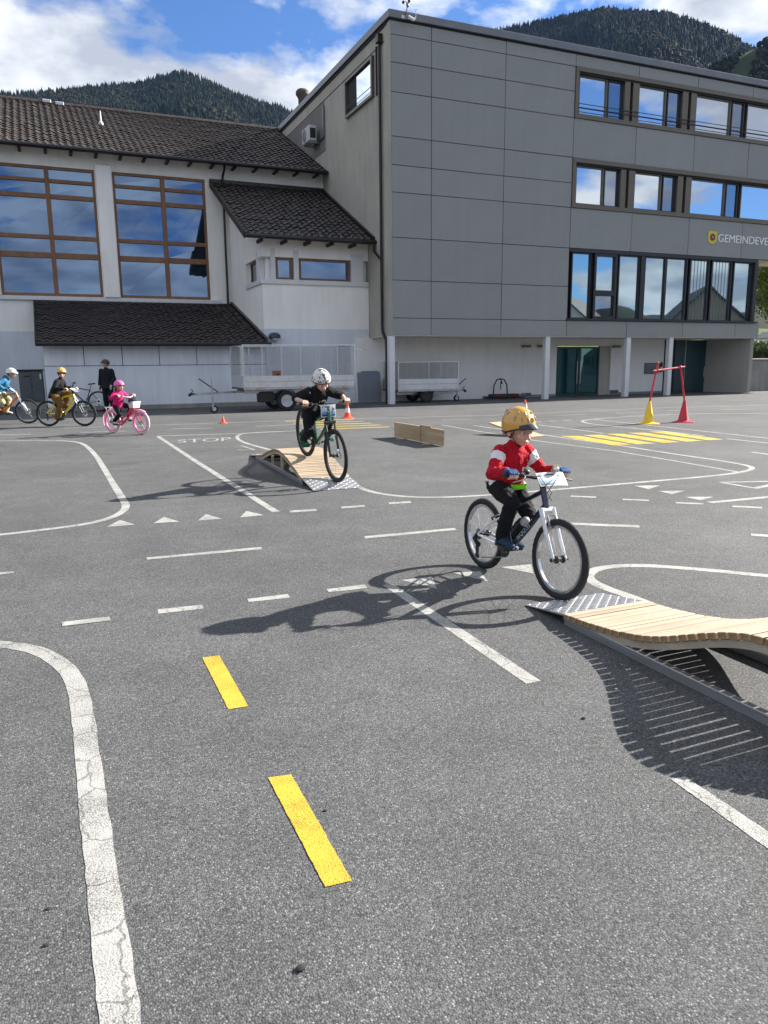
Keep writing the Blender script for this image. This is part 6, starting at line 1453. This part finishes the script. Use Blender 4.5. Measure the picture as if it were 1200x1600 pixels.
def person(name, label, M4, Ht, hip, sho, head, look, hands, feet, cfg, voxel=.006, hands_free=False, group=None):
    """all points in the local frame (x forward, y left, z up); look=(yaw, pitch, roll) of the head"""
    t = thing(name, label, 'person', M4.translation, group, False, M4)
    s = Ht/1.2; hip, sho, head = Vector(hip), Vector(sho), Vector(head); lat = Vector((0, 1, 0))
    up_ = (sho-hip).normalized(); dep = lat.cross(up_).normalized()*-1          # dep ~ forward
    if dep.x < 0: dep = -dep
    wS = cfg.get('shw', .118)*s; wH = .062*s; kids = cfg.get('kid', 1.0)
    J = {}
    for k, sg in (('R', -1), ('L', 1)):
        J['sh'+k] = sho+lat*sg*wS*.96-up_*.028*s; J['hi'+k] = hip+lat*sg*wH
        h = Vector(hands[k]); pole = Vector(cfg.get('elbow', (-.25, sg*.8, -.6))); pole.y = sg*abs(pole.y)
        wr = h+Vector((-.052*s, 0, .012*s)) if not hands_free else h+Vector((0, 0, .05*s))
        J['wr'+k] = wr; J['el'+k] = ik(J['sh'+k], wr, .195*s, .175*s, pole); J['ha'+k] = h
        f = Vector(feet[k][:3]); an = f+Vector((-.045*s, 0, .062*s)); J['an'+k] = an
        J['kn'+k] = ik(J['hi'+k], an, .285*s, .280*s, Vector((1, sg*cfg.get('knee', .15), .15))); J['fo'+k] = f
    # --- head frame
    yaw, pit, rol = look; Rh = Matrix.Rotation(yaw, 3, 'Z') @ Matrix.Rotation(pit, 3, 'Y') @ Matrix.Rotation(rol, 3, 'X'); hs = s*kids
    f_, l_, u_ = Rh @ Vector((1, 0, 0)), Rh @ Vector((0, 1, 0)), Rh @ Vector((0, 0, 1))
    def hp(x, y, z): return head+(f_*x+l_*y+u_*z)*hs
    neck0 = sho+up_*.005; neck1 = hp(-.02, 0, -.075)
    def torso(mb, g, top=1.0, bot=-.12, coat=False):
        L = (sho-hip).length
        if coat:
            prof = [(bot-.10, .128, .122), (bot+.02, .130, .122), (.05, .124, .112), (.28, .110, .094), (.55, .112, .090), (.78, .122, .088), (.93, .110, .074), (1.02, .070, .056), (1.08, .044, .044)]
            loft(mb, [(hip+up_*(q*L)+dep*max(0, .10-q)*.10*s, lat*((a*s*cfg.get('girth', 1))+g), (dep if q > .2 else Vector((1, 0, 0)) if q < .0 else dep.lerp(Vector((1, 0, 0)), .6))*((b*s*cfg.get('girth', 1))+g)) for q, a, b in prof]); return
        prof = [(-.16, .075, .06), (-.10, .100, .082), (0, .112, .092), (.28, .098, .080), (.55, .106, .084), (.78, .122, .086), (.93, .112, .074), (1.02, .072, .058), (1.10, .040, .042)]
        loft(mb, [(hip+up_*(q*L), lat*((a*s*cfg.get('girth', 1))+g), dep*((b*s*cfg.get('girth', 1))+g)) for q, a, b in prof if bot <= q <= top])
    def arm(mb, k, g, full=True, upto=1.0):
        a, e, w_ = J['sh'+k], J['el'+k], J['wr'+k]; q = 1
        P = [a, a.lerp(e, .5), e]; rs = [.045*s+g, .036*s+g, .032*s+g]
        if full: P += [e.lerp(w_, .45), w_.lerp(e, .06)]; rs += [.031*s+g, .024*s+g*.8]
        else: P = [a, a.lerp(e, .5*upto), a.lerp(e, upto)]; rs = [.048*s+g, .044*s+g, .043*s+g]
        capsule(mb, P, rs)
    def leg(mb, k, g, loose=0):
        a, e, w_ = J['hi'+k], J['kn'+k], J['an'+k]
        capsule(mb, [a, a.lerp(e, .5), e, e.lerp(w_, .4), w_], [.072*s+g, .064*s+g+loose, .049*s+g+loose, .047*s+g+loose*1.2, .034*s+g+loose*1.5])
    def hand(mb, k, g=0, fingers=True):
        sg = -1 if k == 'R' else 1; h = J['ha'+k]; w_ = J['wr'+k]; b = cfg['bar'][k] if 'bar' in cfg else Vector((0, 1, 0))
        if hands_free:
            capsule(mb, [w_, h], [.024*s+g, .030*s+g]); 
            if fingers:
                for q in range(4): capsule(mb, [h+Vector(((q-1.5)*.017*s, 0, -.02*s)), h+Vector(((q-1.5)*.019*s, -sg*.006, -.055*s)), h+Vector(((q-1.5)*.018*s+.004, -sg*.014, -.082*s+abs(q-1.5)*.008))], [.0085*s+g, .008*s+g, .0065*s+g], 8)
                capsule(mb, [h+Vector((.025*s, 0, .01*s)), h+Vector((.045*s, -sg*.008, -.03*s)), h+Vector((.044*s, -sg*.014, -.05*s))], [.010*s+g, .009*s+g, .007*s+g], 8)
            return
        kn = h+Vector((.008*s, 0, .026*s))
        loft(mb, [(w_, b*(.026*s+g), Vector((.3, 0, 1)).normalized()*(.018*s+g)), (w_.lerp(kn, .55), b*(.036*s+g), Vector((.2, 0, 1)).normalized()*(.017*s+g)), (kn, b*(.037*s+g), Vector((.6, 0, 1)).normalized()*(.014*s+g))], 12)
        ext = 1.0 if fingers else .45
        for q in range(4):
            o = b*((q-1.5)*.0185*s); ln = (.93, 1.0, .97, .85)[q]
            P = [kn+o, h+o+Vector((.034*s*ln, 0, .010*s))]
            if fingers: P += [h+o+Vector((.030*s*ln, 0, -.018*s)), h+o+Vector((.006*s, 0, -.025*s))]
            capsule(mb, P, [(.0092*s+g)]*2+[.0086*s+g, .0078*s+g][:len(P)-2], 8)
        if True:
            o = b*(-sg*.036*s); P = [w_.lerp(kn, .35)+o*.6, h+o+Vector((-.022*s, 0, .006*s))]
            if fingers: P += [h+o*1.05+Vector((-.008*s, 0, -.022*s)), h+o*.9+Vector((.014*s, 0, -.027*s))]
            capsule(mb, P, [.013*s+g, .0105*s+g]+[.0095*s+g, .008*s+g][:len(P)-2], 8)
    # --- skin body, one continuous surface
    mb = MB(); torso(mb, -.008*s)
    for k in 'RL':
        arm(mb, k, -.004*s); leg(mb, k, -.006*s); hand(mb, k)
        fo = J['fo'+k]; capsule(mb, [J['an'+k], fo+Vector((-.05*s, 0, .028*s)), fo+Vector((.06*s, 0, .018*s))], [.028*s, .028*s, .020*s])
    capsule(mb, [neck0, neck1], [.038*s, .036*hs])
    mb.ball(hp(-.010, 0, .022), (.094*hs, .075*hs, .090*hs), 20, 14, Rh)           # cranium
    mb.ball(hp(.022, 0, -.030), (.064*hs, .060*hs, .070*hs), 18, 12, Rh)           # face
    mb.ball(hp(.048, 0, -.080), (.026*hs, .027*hs, .020*hs), 12, 8, Rh)            # chin
    for sg in (-1, 1):
        mb.ball(hp(.050, sg*.034, -.032), (.028*hs, .026*hs, .026*hs), 12, 8, Rh)  # cheeks
        mb.ball(hp(-.004, sg*.077, -.020), (.020*hs, .010*hs, .031*hs), 10, 8, Rh)  # ears
        mb.ball(hp(.070, sg*.026, .012), (.016*hs, .026*hs, .012*hs), 10, 6, Rh)   # brow
    capsule(mb, [hp(.083, 0, .000), hp(.096, 0, -.024), hp(.103, 0, -.036)], [.008*hs, .010*hs, .0125*hs], 10)   # nose
    for sg in (-1, 1): mb.ball(hp(.092, sg*.011, -.038), (.010*hs, .009*hs, .008*hs), 8, 6, Rh)
    mb.ball(hp(.079, 0, -.060), (.014*hs, .022*hs, .006*hs), 10, 6, Rh); mb.ball(hp(.077, 0, -.068), (.014*hs, .019*hs, .007*hs), 10, 6, Rh)
    body = blob('body', mb, voxel*.75, SKIN, t, 2)
    for sg in (-1, 1):
        if not cfg.get('shades'):
            MB().ball(hp(.072, sg*.030, -.006), (.012*hs, .014*hs, .010*hs), 12, 8, Rh).build('eye', EYEW, t); MB().ball(hp(.0825, sg*.030+.0, -.006), (.0035*hs, .0068*hs, .0072*hs), 10, 6, Rh).build('iris', EYED, t)
            MB().tube([hp(.080, sg*.016, .012), hp(.083, sg*.030, .018), hp(.074, sg*.046, .014)], [.003*hs, .0038*hs, .0024*hs], 6).build('eyebrow', HAIR, t)
            MB().tube([hp(.082, sg*.017, .001), hp(.0855, sg*.030, .0055), hp(.078, sg*.043, .001)], .0022*hs, 5).build('eyelid', SKIN, t)
    MB().ball(hp(.0885, 0, -.0635), (.006*hs, .019*hs, .0042*hs), 10, 6, Rh).build('mouth', LIP if not cfg.get('openmouth') else mat('open_mouth', (.06, .015, .015), .5), t)
    if cfg.get('shades'):
        mb = MB(); V = []; F = []
        for i in range(9):
            an = R(lerp(-80, 80, i/8)); x, y = math.cos(an)*.088, math.sin(an)*.075
            for z in (-.030, .018): V.append(hp(x, y, z))
        for i in range(8): F.append((2*i, 2*i+2, 2*i+3, 2*i+1))
        mb._add(V, F); mb.build('sunglasses', mat('shade_lens', (.014, .012, .03), .12), t, 80)
    # hair showing under the helmet at the back and temples
    mb = MB(); mb.ball(hp(-.030, 0, .005), (.082*hs, .080*hs, .085*hs), 16, 10, Rh)
    if cfg.get('longhair'): capsule(mb, [hp(-.085, 0, -.02), hp(-.10, 0, -.10), hp(-.11, 0, -.17)], [.04*hs, .036*hs, .02*hs])
    blob('hair', mb, max(.006, voxel), HAIR, t, 2, .003, .012)
    # --- clothes
    tg = .014*s*cfg.get('bulk', 1)
    mb = MB(); torso(mb, tg*.8, 1.02, cfg.get('hem', -.12), True)
    full = cfg.get('sleeve', 'long') == 'long'
    for k in 'RL': arm(mb, k, .010*s*cfg.get('bulk', 1), full, cfg.get('upto', .85))
    capsule(mb, [sho-up_*.02, sho+up_*.028*s], [.052*s, .049*s])
    if cfg.get('hood'): mb.ball(sho-dep*.06*s+up_*.02*s, (.05*s, .075*s, .045*s), 12, 8)
    ctx = dict(s=s, hip=hip, sho=sho, up=up_, dep=dep, lat=lat, J=J)
    topm = cfg['top'] if isinstance(cfg['top'], list) else [cfg['top']]
    fn = cfg.get('topfn'); top = blob('jacket' if full else 't_shirt', mb, voxel, topm, t, 3, cfg.get('wrinkle', .006)*s, .055*s, (lambda c, n: fn(c, n, ctx)) if fn else None)
    if cfg.get('undershirt'):
        mb = MB(); L = (sho-hip).length; loft(mb, [(hip+up_*(q*L)+Vector((.028*s, 0, 0)), lat*(a*s+tg*.75), Vector((1, 0, 0))*(b*s+tg*.75)) for q, a, b in ((-.075, .132, .137), (-.03, .134, .138), (.05, .131, .132))]); blob('undershirt', mb, voxel, cfg['undershirt'], t, 2, .003)
    mb = MB(); L = (sho-hip).length
    loft(mb, [(hip+up_*(q*L), lat*(a*s+.008), dep*(b*s+.008)) for q, a, b in ((-.20, .07, .06), (-.10, .102, .085), (0, .112, .092), (.12, .105, .085))])
    for k in 'RL': leg(mb, k, .006*s, cfg.get('loose', 0)*s)
    blob('trousers', mb, voxel, cfg['trousers'], t, 3, cfg.get('wrinkle', .006)*s*.7, .05*s)
    for k in 'RL':
        fo = J['fo'+k]; an = J['an'+k]; yawf = cfg.get('toe', 0)
        mb = MB(); d = Vector((1, 0, 0)); z = Vector((0, 0, 1)); y = Vector((0, 1, 0))
        loft(mb, [(fo+d*x*s+z*zc*s, y*wd*s, z*h_*s) for x, zc, wd, h_ in ((-.088, .030, .018, .024), (-.075, .032, .030, .032), (-.03, .036, .034, .034), (.03, .028, .038, .028), (.075, .020, .036, .020), (.100, .016, .022, .013))], 14)
        capsule(mb, [an+Vector((0, 0, .02*s)), fo+Vector((-.05*s, 0, .035*s))], [.040*s, .036*s])
        sh_ = blob('shoe', mb, voxel, cfg['shoe'], t, 2)
        MB().prism([fo+Vector((x*s, yy*s, -.004)) for x, yy in ((-.09, -.022), (-.05, -.034), (.03, -.038), (.08, -.032), (.105, 0), (.08, .032), (.03, .038), (-.05, .034), (-.09, .022))], (0, 0, .016*s)).build('sole', cfg.get('sole', BLACKP), sh_, 0)
        if cfg.get('sock'):
            MB().tube([an+Vector((0, 0, .012*s)), an.lerp(J['kn'+k], .22)], [.043*s, .045*s], 14).build('sock', cfg['sock'], t)
    if cfg.get('glove'):
        for k in 'RL':
            mb = MB(); hand(mb, k, .0022*s, cfg.get('fullglove', False)); capsule(mb, [J['wr'+k].lerp(J['el'+k], .12), J['wr'+k]], [.031*s, .030*s]); blob('glove', mb, voxel*.6, cfg['glove'], t, 1)
    if cfg.get('cuff'):
        a, e = J['wrL'], J['elL']; MB().tube([a.lerp(e, .04), a.lerp(e, .16)], .040*s, 14).build('cuff', cfg['cuff'], t)
    # --- helmet
    hc = cfg['helmet']; V = []; F = []; nk, nn = 9, 28; a_, b_, c_ = hc.get('r', (.126, .104, .118)); ctr = hp(-.012, 0, .022)
    rim = hc.get('rim', (82, 100, 112))      # polar angle of the edge at front, side, back
    def edge(ph):
        c = math.cos(ph); return R(rim[0] if False else (lerp(rim[1], rim[0], c) if c > 0 else lerp(rim[1], rim[2], -c)))
    for shell, k_ in ((0, 1.0), (1, .90)):
        for i in range(nk+1):
            for j in range(nn):
                ph = 2*math.pi*j/nn; th = edge(ph)*i/nk; rad = k_
                if hc.get('ridge') and shell == 0: rad += hc['ridge']*math.cos(ph*0+math.sin(th)*math.sin(ph)*14)*(1 if i < nk else 0)
                V.append(ctr+(f_*math.sin(th)*math.cos(ph)*a_*rad+l_*math.sin(th)*math.sin(ph)*b_*rad+u_*math.cos(th)*c_*rad)*hs)
    off = (nk+1)*nn
    for sh_ in (0, 1):
        for i in range(nk):
            for j in range(nn):
                q = (sh_*off+i*nn+j, sh_*off+(i+1)*nn+j, sh_*off+(i+1)*nn+(j+1) % nn, sh_*off+i*nn+(j+1) % nn); F.append(q if sh_ == 0 else q[::-1])
    for j in range(nn): F.append((nk*nn+j, off+nk*nn+j, off+nk*nn+(j+1) % nn, nk*nn+(j+1) % nn))
    mb = MB(); mb._add(V, F); hm = mb.build('helmet', hc['mat'], t, 60)
    mb = MB(); mb.tube([ctr+(f_*math.sin(edge(p_))*math.cos(p_)*a_+l_*math.sin(edge(p_))*math.sin(p_)*b_+u_*math.cos(edge(p_))*c_)*hs*.985 for p_ in [2*math.pi*j/nn for j in range(nn)]], .0055*hs, 6, closed=True); mb.build('helmet_rim', hc.get('rimm', STRAP), hm)
    def on(th, ph, k_=1.0): th, ph = R(th), R(ph); return ctr+(f_*math.sin(th)*math.cos(ph)*a_+l_*math.sin(th)*math.sin(ph)*b_+u_*math.cos(th)*c_)*hs*k_
    for th, ph, sz in hc.get('vents', []):
        c0, c1 = on(th-sz, ph, 1.0), on(th+sz, ph, 1.0)
        MB().tube([on(th-sz*1.25, ph, .985), c0, on(th, ph, 1.004), c1, on(th+sz*1.25, ph, .985)], [.002*hs, .0058*hs, .0068*hs, .0058*hs, .002*hs], 8).build('vent_trim', hc.get('trim', GREYM), hm)
        MB().tube([on(th-sz*.9, ph, 1.018), on(th, ph, 1.03), on(th+sz*.9, ph, 1.018)], [.002*hs, .0045*hs, .002*hs], 8).build('vent', EYED, hm)
    if hc.get('visor'):
        V = []; F = []; w_ = R(46); ln = hc['visor']
        for i in range(11):
            ph = lerp(-w_, w_, i/10); e0 = on(math.degrees(edge(ph))-10, math.degrees(ph), 1.01); e1 = e0+(f_*ln*math.cos(ph*1.6)-u_*ln*.42)*hs
            V += [e0, e1, e0-u_*.012*hs, e1-u_*.006*hs]
        for i in range(10): o = 4*i; F += [(o, o+4, o+5, o+1), (o+2, o+3, o+7, o+6), (o+1, o+5, o+7, o+3)]
        mb = MB(); mb._add(V, F); mb.build('visor', hc.get('visorm', EYED), hm, 60)
    for sg in (-1, 1):
        MB().tube([on(math.degrees(edge(R(60))), sg*60, .95), hp(.030, sg*.073, -.045), hp(.040, sg*.035, -.096), hp(.040, 0, -.103)], .0055*hs, 6, squash=(1, .5)).build('chin_strap', hc.get('strap', STRAP), hm)
        MB().tube([on(math.degrees(edge(R(125))), sg*125, .95), hp(.012, sg*.078, -.052)], .0048*hs, 6, squash=(1, .5)).build('chin_strap', hc.get('strap', STRAP), hm)
    return t, top, ctx
def rider(name, label, info, Ht, hip, sho, head, look, cfg, voxel):
    """hands on this bicycle's grips and feet on its pedals"""
    b = bar_dirs(info); cfg = dict(cfg, bar={'R': b, 'L': b}); s = Ht/1.2
    hands = {'R': info['grips'][-1], 'L': info['grips'][1]}
    feet = {}
    for k, sg in (('R', -1), ('L', 1)): p = info['pedals'][sg]; feet[k] = Vector((p.x-.015, p.y, p.z+.014))
    return person(name, label, info['M'], Ht, hip, sho, head, look, hands, feet, cfg, voxel)
def print_on(top, words, origin, ru, rv, nrm, size, M, name='print', mesh=None):
    """flat print wrapped onto a garment by ray casting"""
    bv = BVHTree.FromPolygons([v.co.copy() for v in top.data.vertices], [list(p.vertices) for p in top.data.polygons])
    me = mesh or text_mesh(words, 1.0); xs = [v.co.x for v in me.vertices]; ys = [v.co.y for v in me.vertices]; sc = size/(max(ys)-min(ys)); cx, cy = (max(xs)+min(xs))/2, (max(ys)+min(ys))/2
    bm = bmesh.new(); bm.from_mesh(me); bmesh.ops.triangulate(bm, faces=bm.faces[:]); bmesh.ops.subdivide_edges(bm, edges=[e for e in bm.edges if e.calc_length()*sc > .012], cuts=2, use_grid_fill=True); bm.to_mesh(me); bm.free()
    for v in me.vertices:
        p = Vector(origin)+Vector(ru)*(v.co.x-cx)*sc+Vector(rv)*(v.co.y-cy)*sc; h = bv.ray_cast(p+Vector(nrm)*.3, -Vector(nrm), .6)
        v.co = (h[0]+Vector(nrm)*.0035) if h[0] is not None else p
    me.materials.clear(); me.materials.append(M); return obj(name, me, top)
def poly_mesh(pts):
    me = bpy.data.meshes.new('print'); me.from_pydata([(x, y, 0) for x, y in pts], [], [tuple(range(len(pts)))]); return me
REDJ = cloth('red_jacket', (.40, .008, .020)); WHTJ = cloth('white_stripe_cloth', (.70, .70, .71), .05); BLKC = cloth('black_cloth', (.010, .010, .012)); LIME = cloth('lime_hem', (.22, .72, .03), .08)
BLUJ = cloth('blue_jacket', (.045, .17, .30)); PNKJ = cloth('pink_jacket', (.55, .018, .14)); OCHR = cloth('ochre_trousers', (.15, .08, .022)); KHAK = cloth('khaki_trousers', (.42, .38, .20)); NAVC = cloth('navy_cloth_wear', (.012, .015, .028))
BLUS = cloth('blue_shoe', (.020, .045, .085)); GRNS = cloth('green_shoe', (.010, .12, .06)); WHTS = cloth('white_shoe', (.55, .52, .56)); GLOV = cloth('blue_glove', (.035, .09, .22), .4); DKSH = cloth('dark_shoe', (.03, .06, .055))
def red_fn(c, n, x):
    s = x['s']
    for k in 'RL':
        a, e = x['J']['sh'+k], x['J']['el'+k]; d = (e-a); q = (c-a).dot(d)/d.length_squared
        if abs((c-x['sho']).dot(x['lat'])) > .105*s and .14 < q < .46: return 1
    r_ = (c-x['hip']).dot(x['up'])/(x['sho']-x['hip']).length
    if abs((c-x['hip']).dot(x['lat'])) > .085*s and .02 < r_ < .22 and (c-x['hip']).dot(x['dep']) < .05*s and abs((c-x['hip']).dot(x['lat'])) < .16*s: return 1
    if abs((c-x['sho']).dot(x['lat'])) < .003*s and (c-x['sho']).dot(x['dep']) > 0: return 2
    return 0
YH_ = mat('yellow_helmet_shell', (.56, .295, .045), .28, 0, .10, 8, coat=.6); TRIM = mat('pale_vent_trim', (.36, .27, .17), .4)
v2 = [(38, a, 5) for a in (-62, -22, 22, 62)] + [(58, a, 6) for a in (-66, -38, -12, 12, 38, 66)] + [(52, a, 6) for a in (110, 150, -110, -150)]
red_p, red_top, cx_ = rider('person', 'child in red jacket with white sleeve bands and yellow helmet riding a bicycle', red_b, 1.17, (.235, 0, .665), (.335, 0, .925), (.385, 0, 1.066), (R(7), R(14), R(3)),
    dict(top=[REDJ, WHTJ, cloth('dark_red_zip', (.25, .006, .012))], topfn=red_fn, trousers=BLKC, shoe=BLUS, glove=GLOV, undershirt=LIME, cuff=cloth('yellow_cuff', (.50, .50, .05)), helmet=dict(mat=YH_, vents=v2, trim=TRIM, visor=.045, visorm=mat('navy_visor', (.012, .016, .035), .35), rim=(80, 110, 122), r=(.122, .102, .120)), kid=1.08, elbow=(-.30, .6, -.9), hem=.10, wrinkle=.010), .0055)
o = cx_['sho']; up_, dp, lt = cx_['up'], cx_['dep'], cx_['lat']
OFFW = mat('white_print', (.70, .70, .70), .6)
cc = o-up_*.115+dp*.1
print_on(red_top, None, cc+lt*.052, lt, up_, dp, .036, OFFW, 'crest_print', poly_mesh([(-.4, .5), (.4, .5), (.42, .0), (.25, -.35), (0, -.5), (-.25, -.35), (-.42, 0)]))
print_on(red_top, None, cc+lt*.052+up_*.003, lt, up_, dp+Vector((0, 0, 0.001)), .020, mat('crest_red', (.45, .04, .05), .6), 'crest_inner', poly_mesh([(-.4, .3), (.4, .3), (.3, -.2), (0, -.5), (-.3, -.2)]))
print_on(red_top, 'FUSSBALL', cc+lt*.05-up_*.035, lt, up_, dp, .008, OFFW, 'chest_lettering'); print_on(red_top, 'CLUB', cc+lt*.045-up_*.050, lt, up_, dp, .007, OFFW, 'chest_lettering')
print_on(red_top, None, cc-lt*.055-up_*.01, lt, up_, dp, .012, OFFW, 'check_mark', poly_mesh([(-1.2, .0), (-.95, -.3), (-.6, -.45), (-.1, -.35), (1.5, .35), (-.3, -.08), (-.75, -.15)]))
def splat_material():
    M = bpy.data.materials.new('patterned_helmet'); M.use_nodes = True; nt = M.node_tree; b = nt.nodes['Principled BSDF']; tc = nd(nt, 'ShaderNodeTexCoord')
    n = nd(nt, 'ShaderNodeTexNoise', inp={'Scale': 26.0, 'Detail': 3.0}); lk(nt, tc, 'Object', n, 'Vector'); r_ = nd(nt, 'ShaderNodeValToRGB'); e = r_.color_ramp.elements
    r_.color_ramp.interpolation = 'CONSTANT'; e[0].color = (.05, .065, .09, 1); e[1].position = .43; e[1].color = (.62, .61, .58, 1); q = e.new(.62); q.color = (.50, .30, .26, 1); q = e.new(.66); q.color = (.68, .66, .62, 1)
    lk(nt, n, 0, r_, 0); lk(nt, r_, 0, b, 'Base Color'); b.inputs['Roughness'].default_value = .3; return M
def tee_fn(c, n, x):
    s = x['s']; y = (c-x['sho']).dot(x['lat']); r_ = (c-x['hip']).dot(x['up'])/(x['sho']-x['hip']).length
    return 1 if (.085*s < abs(y) < .15*s and .965 < r_ < 1.03 and n.z > .3 and int(abs(y)*90) % 2 == 0) else 0
grn_p, grn_top, cg = rider('person', 'child in black t-shirt and patterned white helmet crouching on a green bicycle', grn_b, 1.34, (.265, 0, .70), (.44, 0, 1.035), (.53, 0, 1.165), (R(2), R(22), R(4)),
    dict(top=[BLKC, WHTJ], topfn=tee_fn, trousers=BLKC, shoe=GRNS, sock=GRNS, sleeve='short', upto=.9, helmet=dict(mat=splat_material(), vents=[(66, -14, 3), (66, 22, 3)], rim=(78, 100, 112), r=(.128, .106, .120)), kid=1.0, elbow=(-.15, 1.0, -.35), openmouth=True), .0062)
o = cg['sho']; up_, dp, lt = cg['up'], cg['dep'], cg['lat']; cc = o-up_*.16+dp*.1
ru = (up_*.96-lt*.28).normalized()*1; rv = (-lt*.96-up_*.28).normalized()
print_on(grn_top, 'EEMF', cc-lt*.035-up_*.035, up_*.97+lt*.2, -(lt*.97-up_*.2), dp, .040, OFFW, 'shirt_lettering'); print_on(grn_top, '2', cc+lt*.065+up_*.0, lt*.9-up_*.1, up_*1.0, dp, .15, OFFW, 'shirt_lettering'); print_on(grn_top, 'L', cc+lt*.0+up_*.05, lt, -up_, dp, .03, OFFW, 'shirt_lettering')
def black_fn(c, n, x): return 0
rider('person', 'child in black jacket ochre trousers and sunglasses riding a yellow bicycle', yel_b, 1.45, (.22, 0, .83), (.40, 0, 1.19), (.46, 0, 1.37), (R(-62), R(4), 0),
    dict(top=BLKC, trousers=OCHR, shoe=DKSH, helmet=dict(mat=mat('amber_helmet', (.66, .36, .06), .3, 0, .08, 10), rim=(80, 100, 110), vents=[(55, a, 7) for a in (-60, -20, 20, 60)], trim=TRIM), kid=.92, shades=True, loose=.018, bulk=1.2, elbow=(-.2, .7, -.7)), .009)
rider('person', 'child in blue jacket khaki trousers and white helmet riding an orange bicycle', org_b, 1.45, (.36, 0, .90), (.64, 0, 1.21), (.78, 0, 1.37), (R(-8), R(14), 0),
    dict(top=BLUJ, trousers=KHAK, shoe=WHTS, helmet=dict(mat=mat('white_helmet', (.66, .66, .64), .3, 0, .05, 10), rim=(78, 98, 108), vents=[(45, a, 9) for a in (-70, -30, 30, 70, 110, -110)], trim=GREYM, visor=.05, visorm=mat('white_visor', (.6, .6, .58), .4)), kid=.92, loose=.012, bulk=1.35, elbow=(-.2, .6, -.7), glove=GLOV, fullglove=True, hood=True), .009)
rider('person', 'girl in pink jacket and pink helmet riding a pink bicycle', pnk_b, 1.18, (.24, 0, .655), (.29, 0, .945), (.325, 0, 1.085), (R(6), R(10), 0),
    dict(top=PNKJ, trousers=BLKC, shoe=WHTS, helmet=dict(mat=mat('pink_helmet', (.68, .12, .36), .3, 0, .08, 10), rim=(78, 100, 112), r=(.130, .108, .120)), kid=1.0, bulk=1.15, elbow=(-.3, .7, -.6), longhair=True), .008)
# standing adult by the wall
ap = PY(168, 600, 27.75); M_ad = Matrix.Translation((ap.x, 27.75, 0)) @ Matrix.Rotation(R(236), 4, 'Z')
person('person', 'adult in dark clothes and black helmet standing beside a parked bicycle', M_ad, 1.74, (0, 0, .93), (.01, 0, 1.43), (.04, 0, 1.635), (R(-48), R(6), 0),
    {'R': (.05, -.27, .86), 'L': (.20, .24, .88)}, {'R': (.03, -.12, .012), 'L': (.03, .12, .012)},
    dict(top=cloth('black_jacket', (.012, .013, .016)), trousers=NAVC, shoe=BLKC, helmet=dict(mat=mat('maroon_black_helmet', (.035, .016, .018), .35, 0, .3, 14), rim=(78, 98, 108), visor=.055, vents=[(45, a, 9) for a in (-60, -20, 20, 60)]), kid=.76, girth=1.08, bulk=1.5, elbow=(-.6, .4, -.3), knee=.05, shw=.132), .010, True)

bpy.data.scenes.remove(TMP)
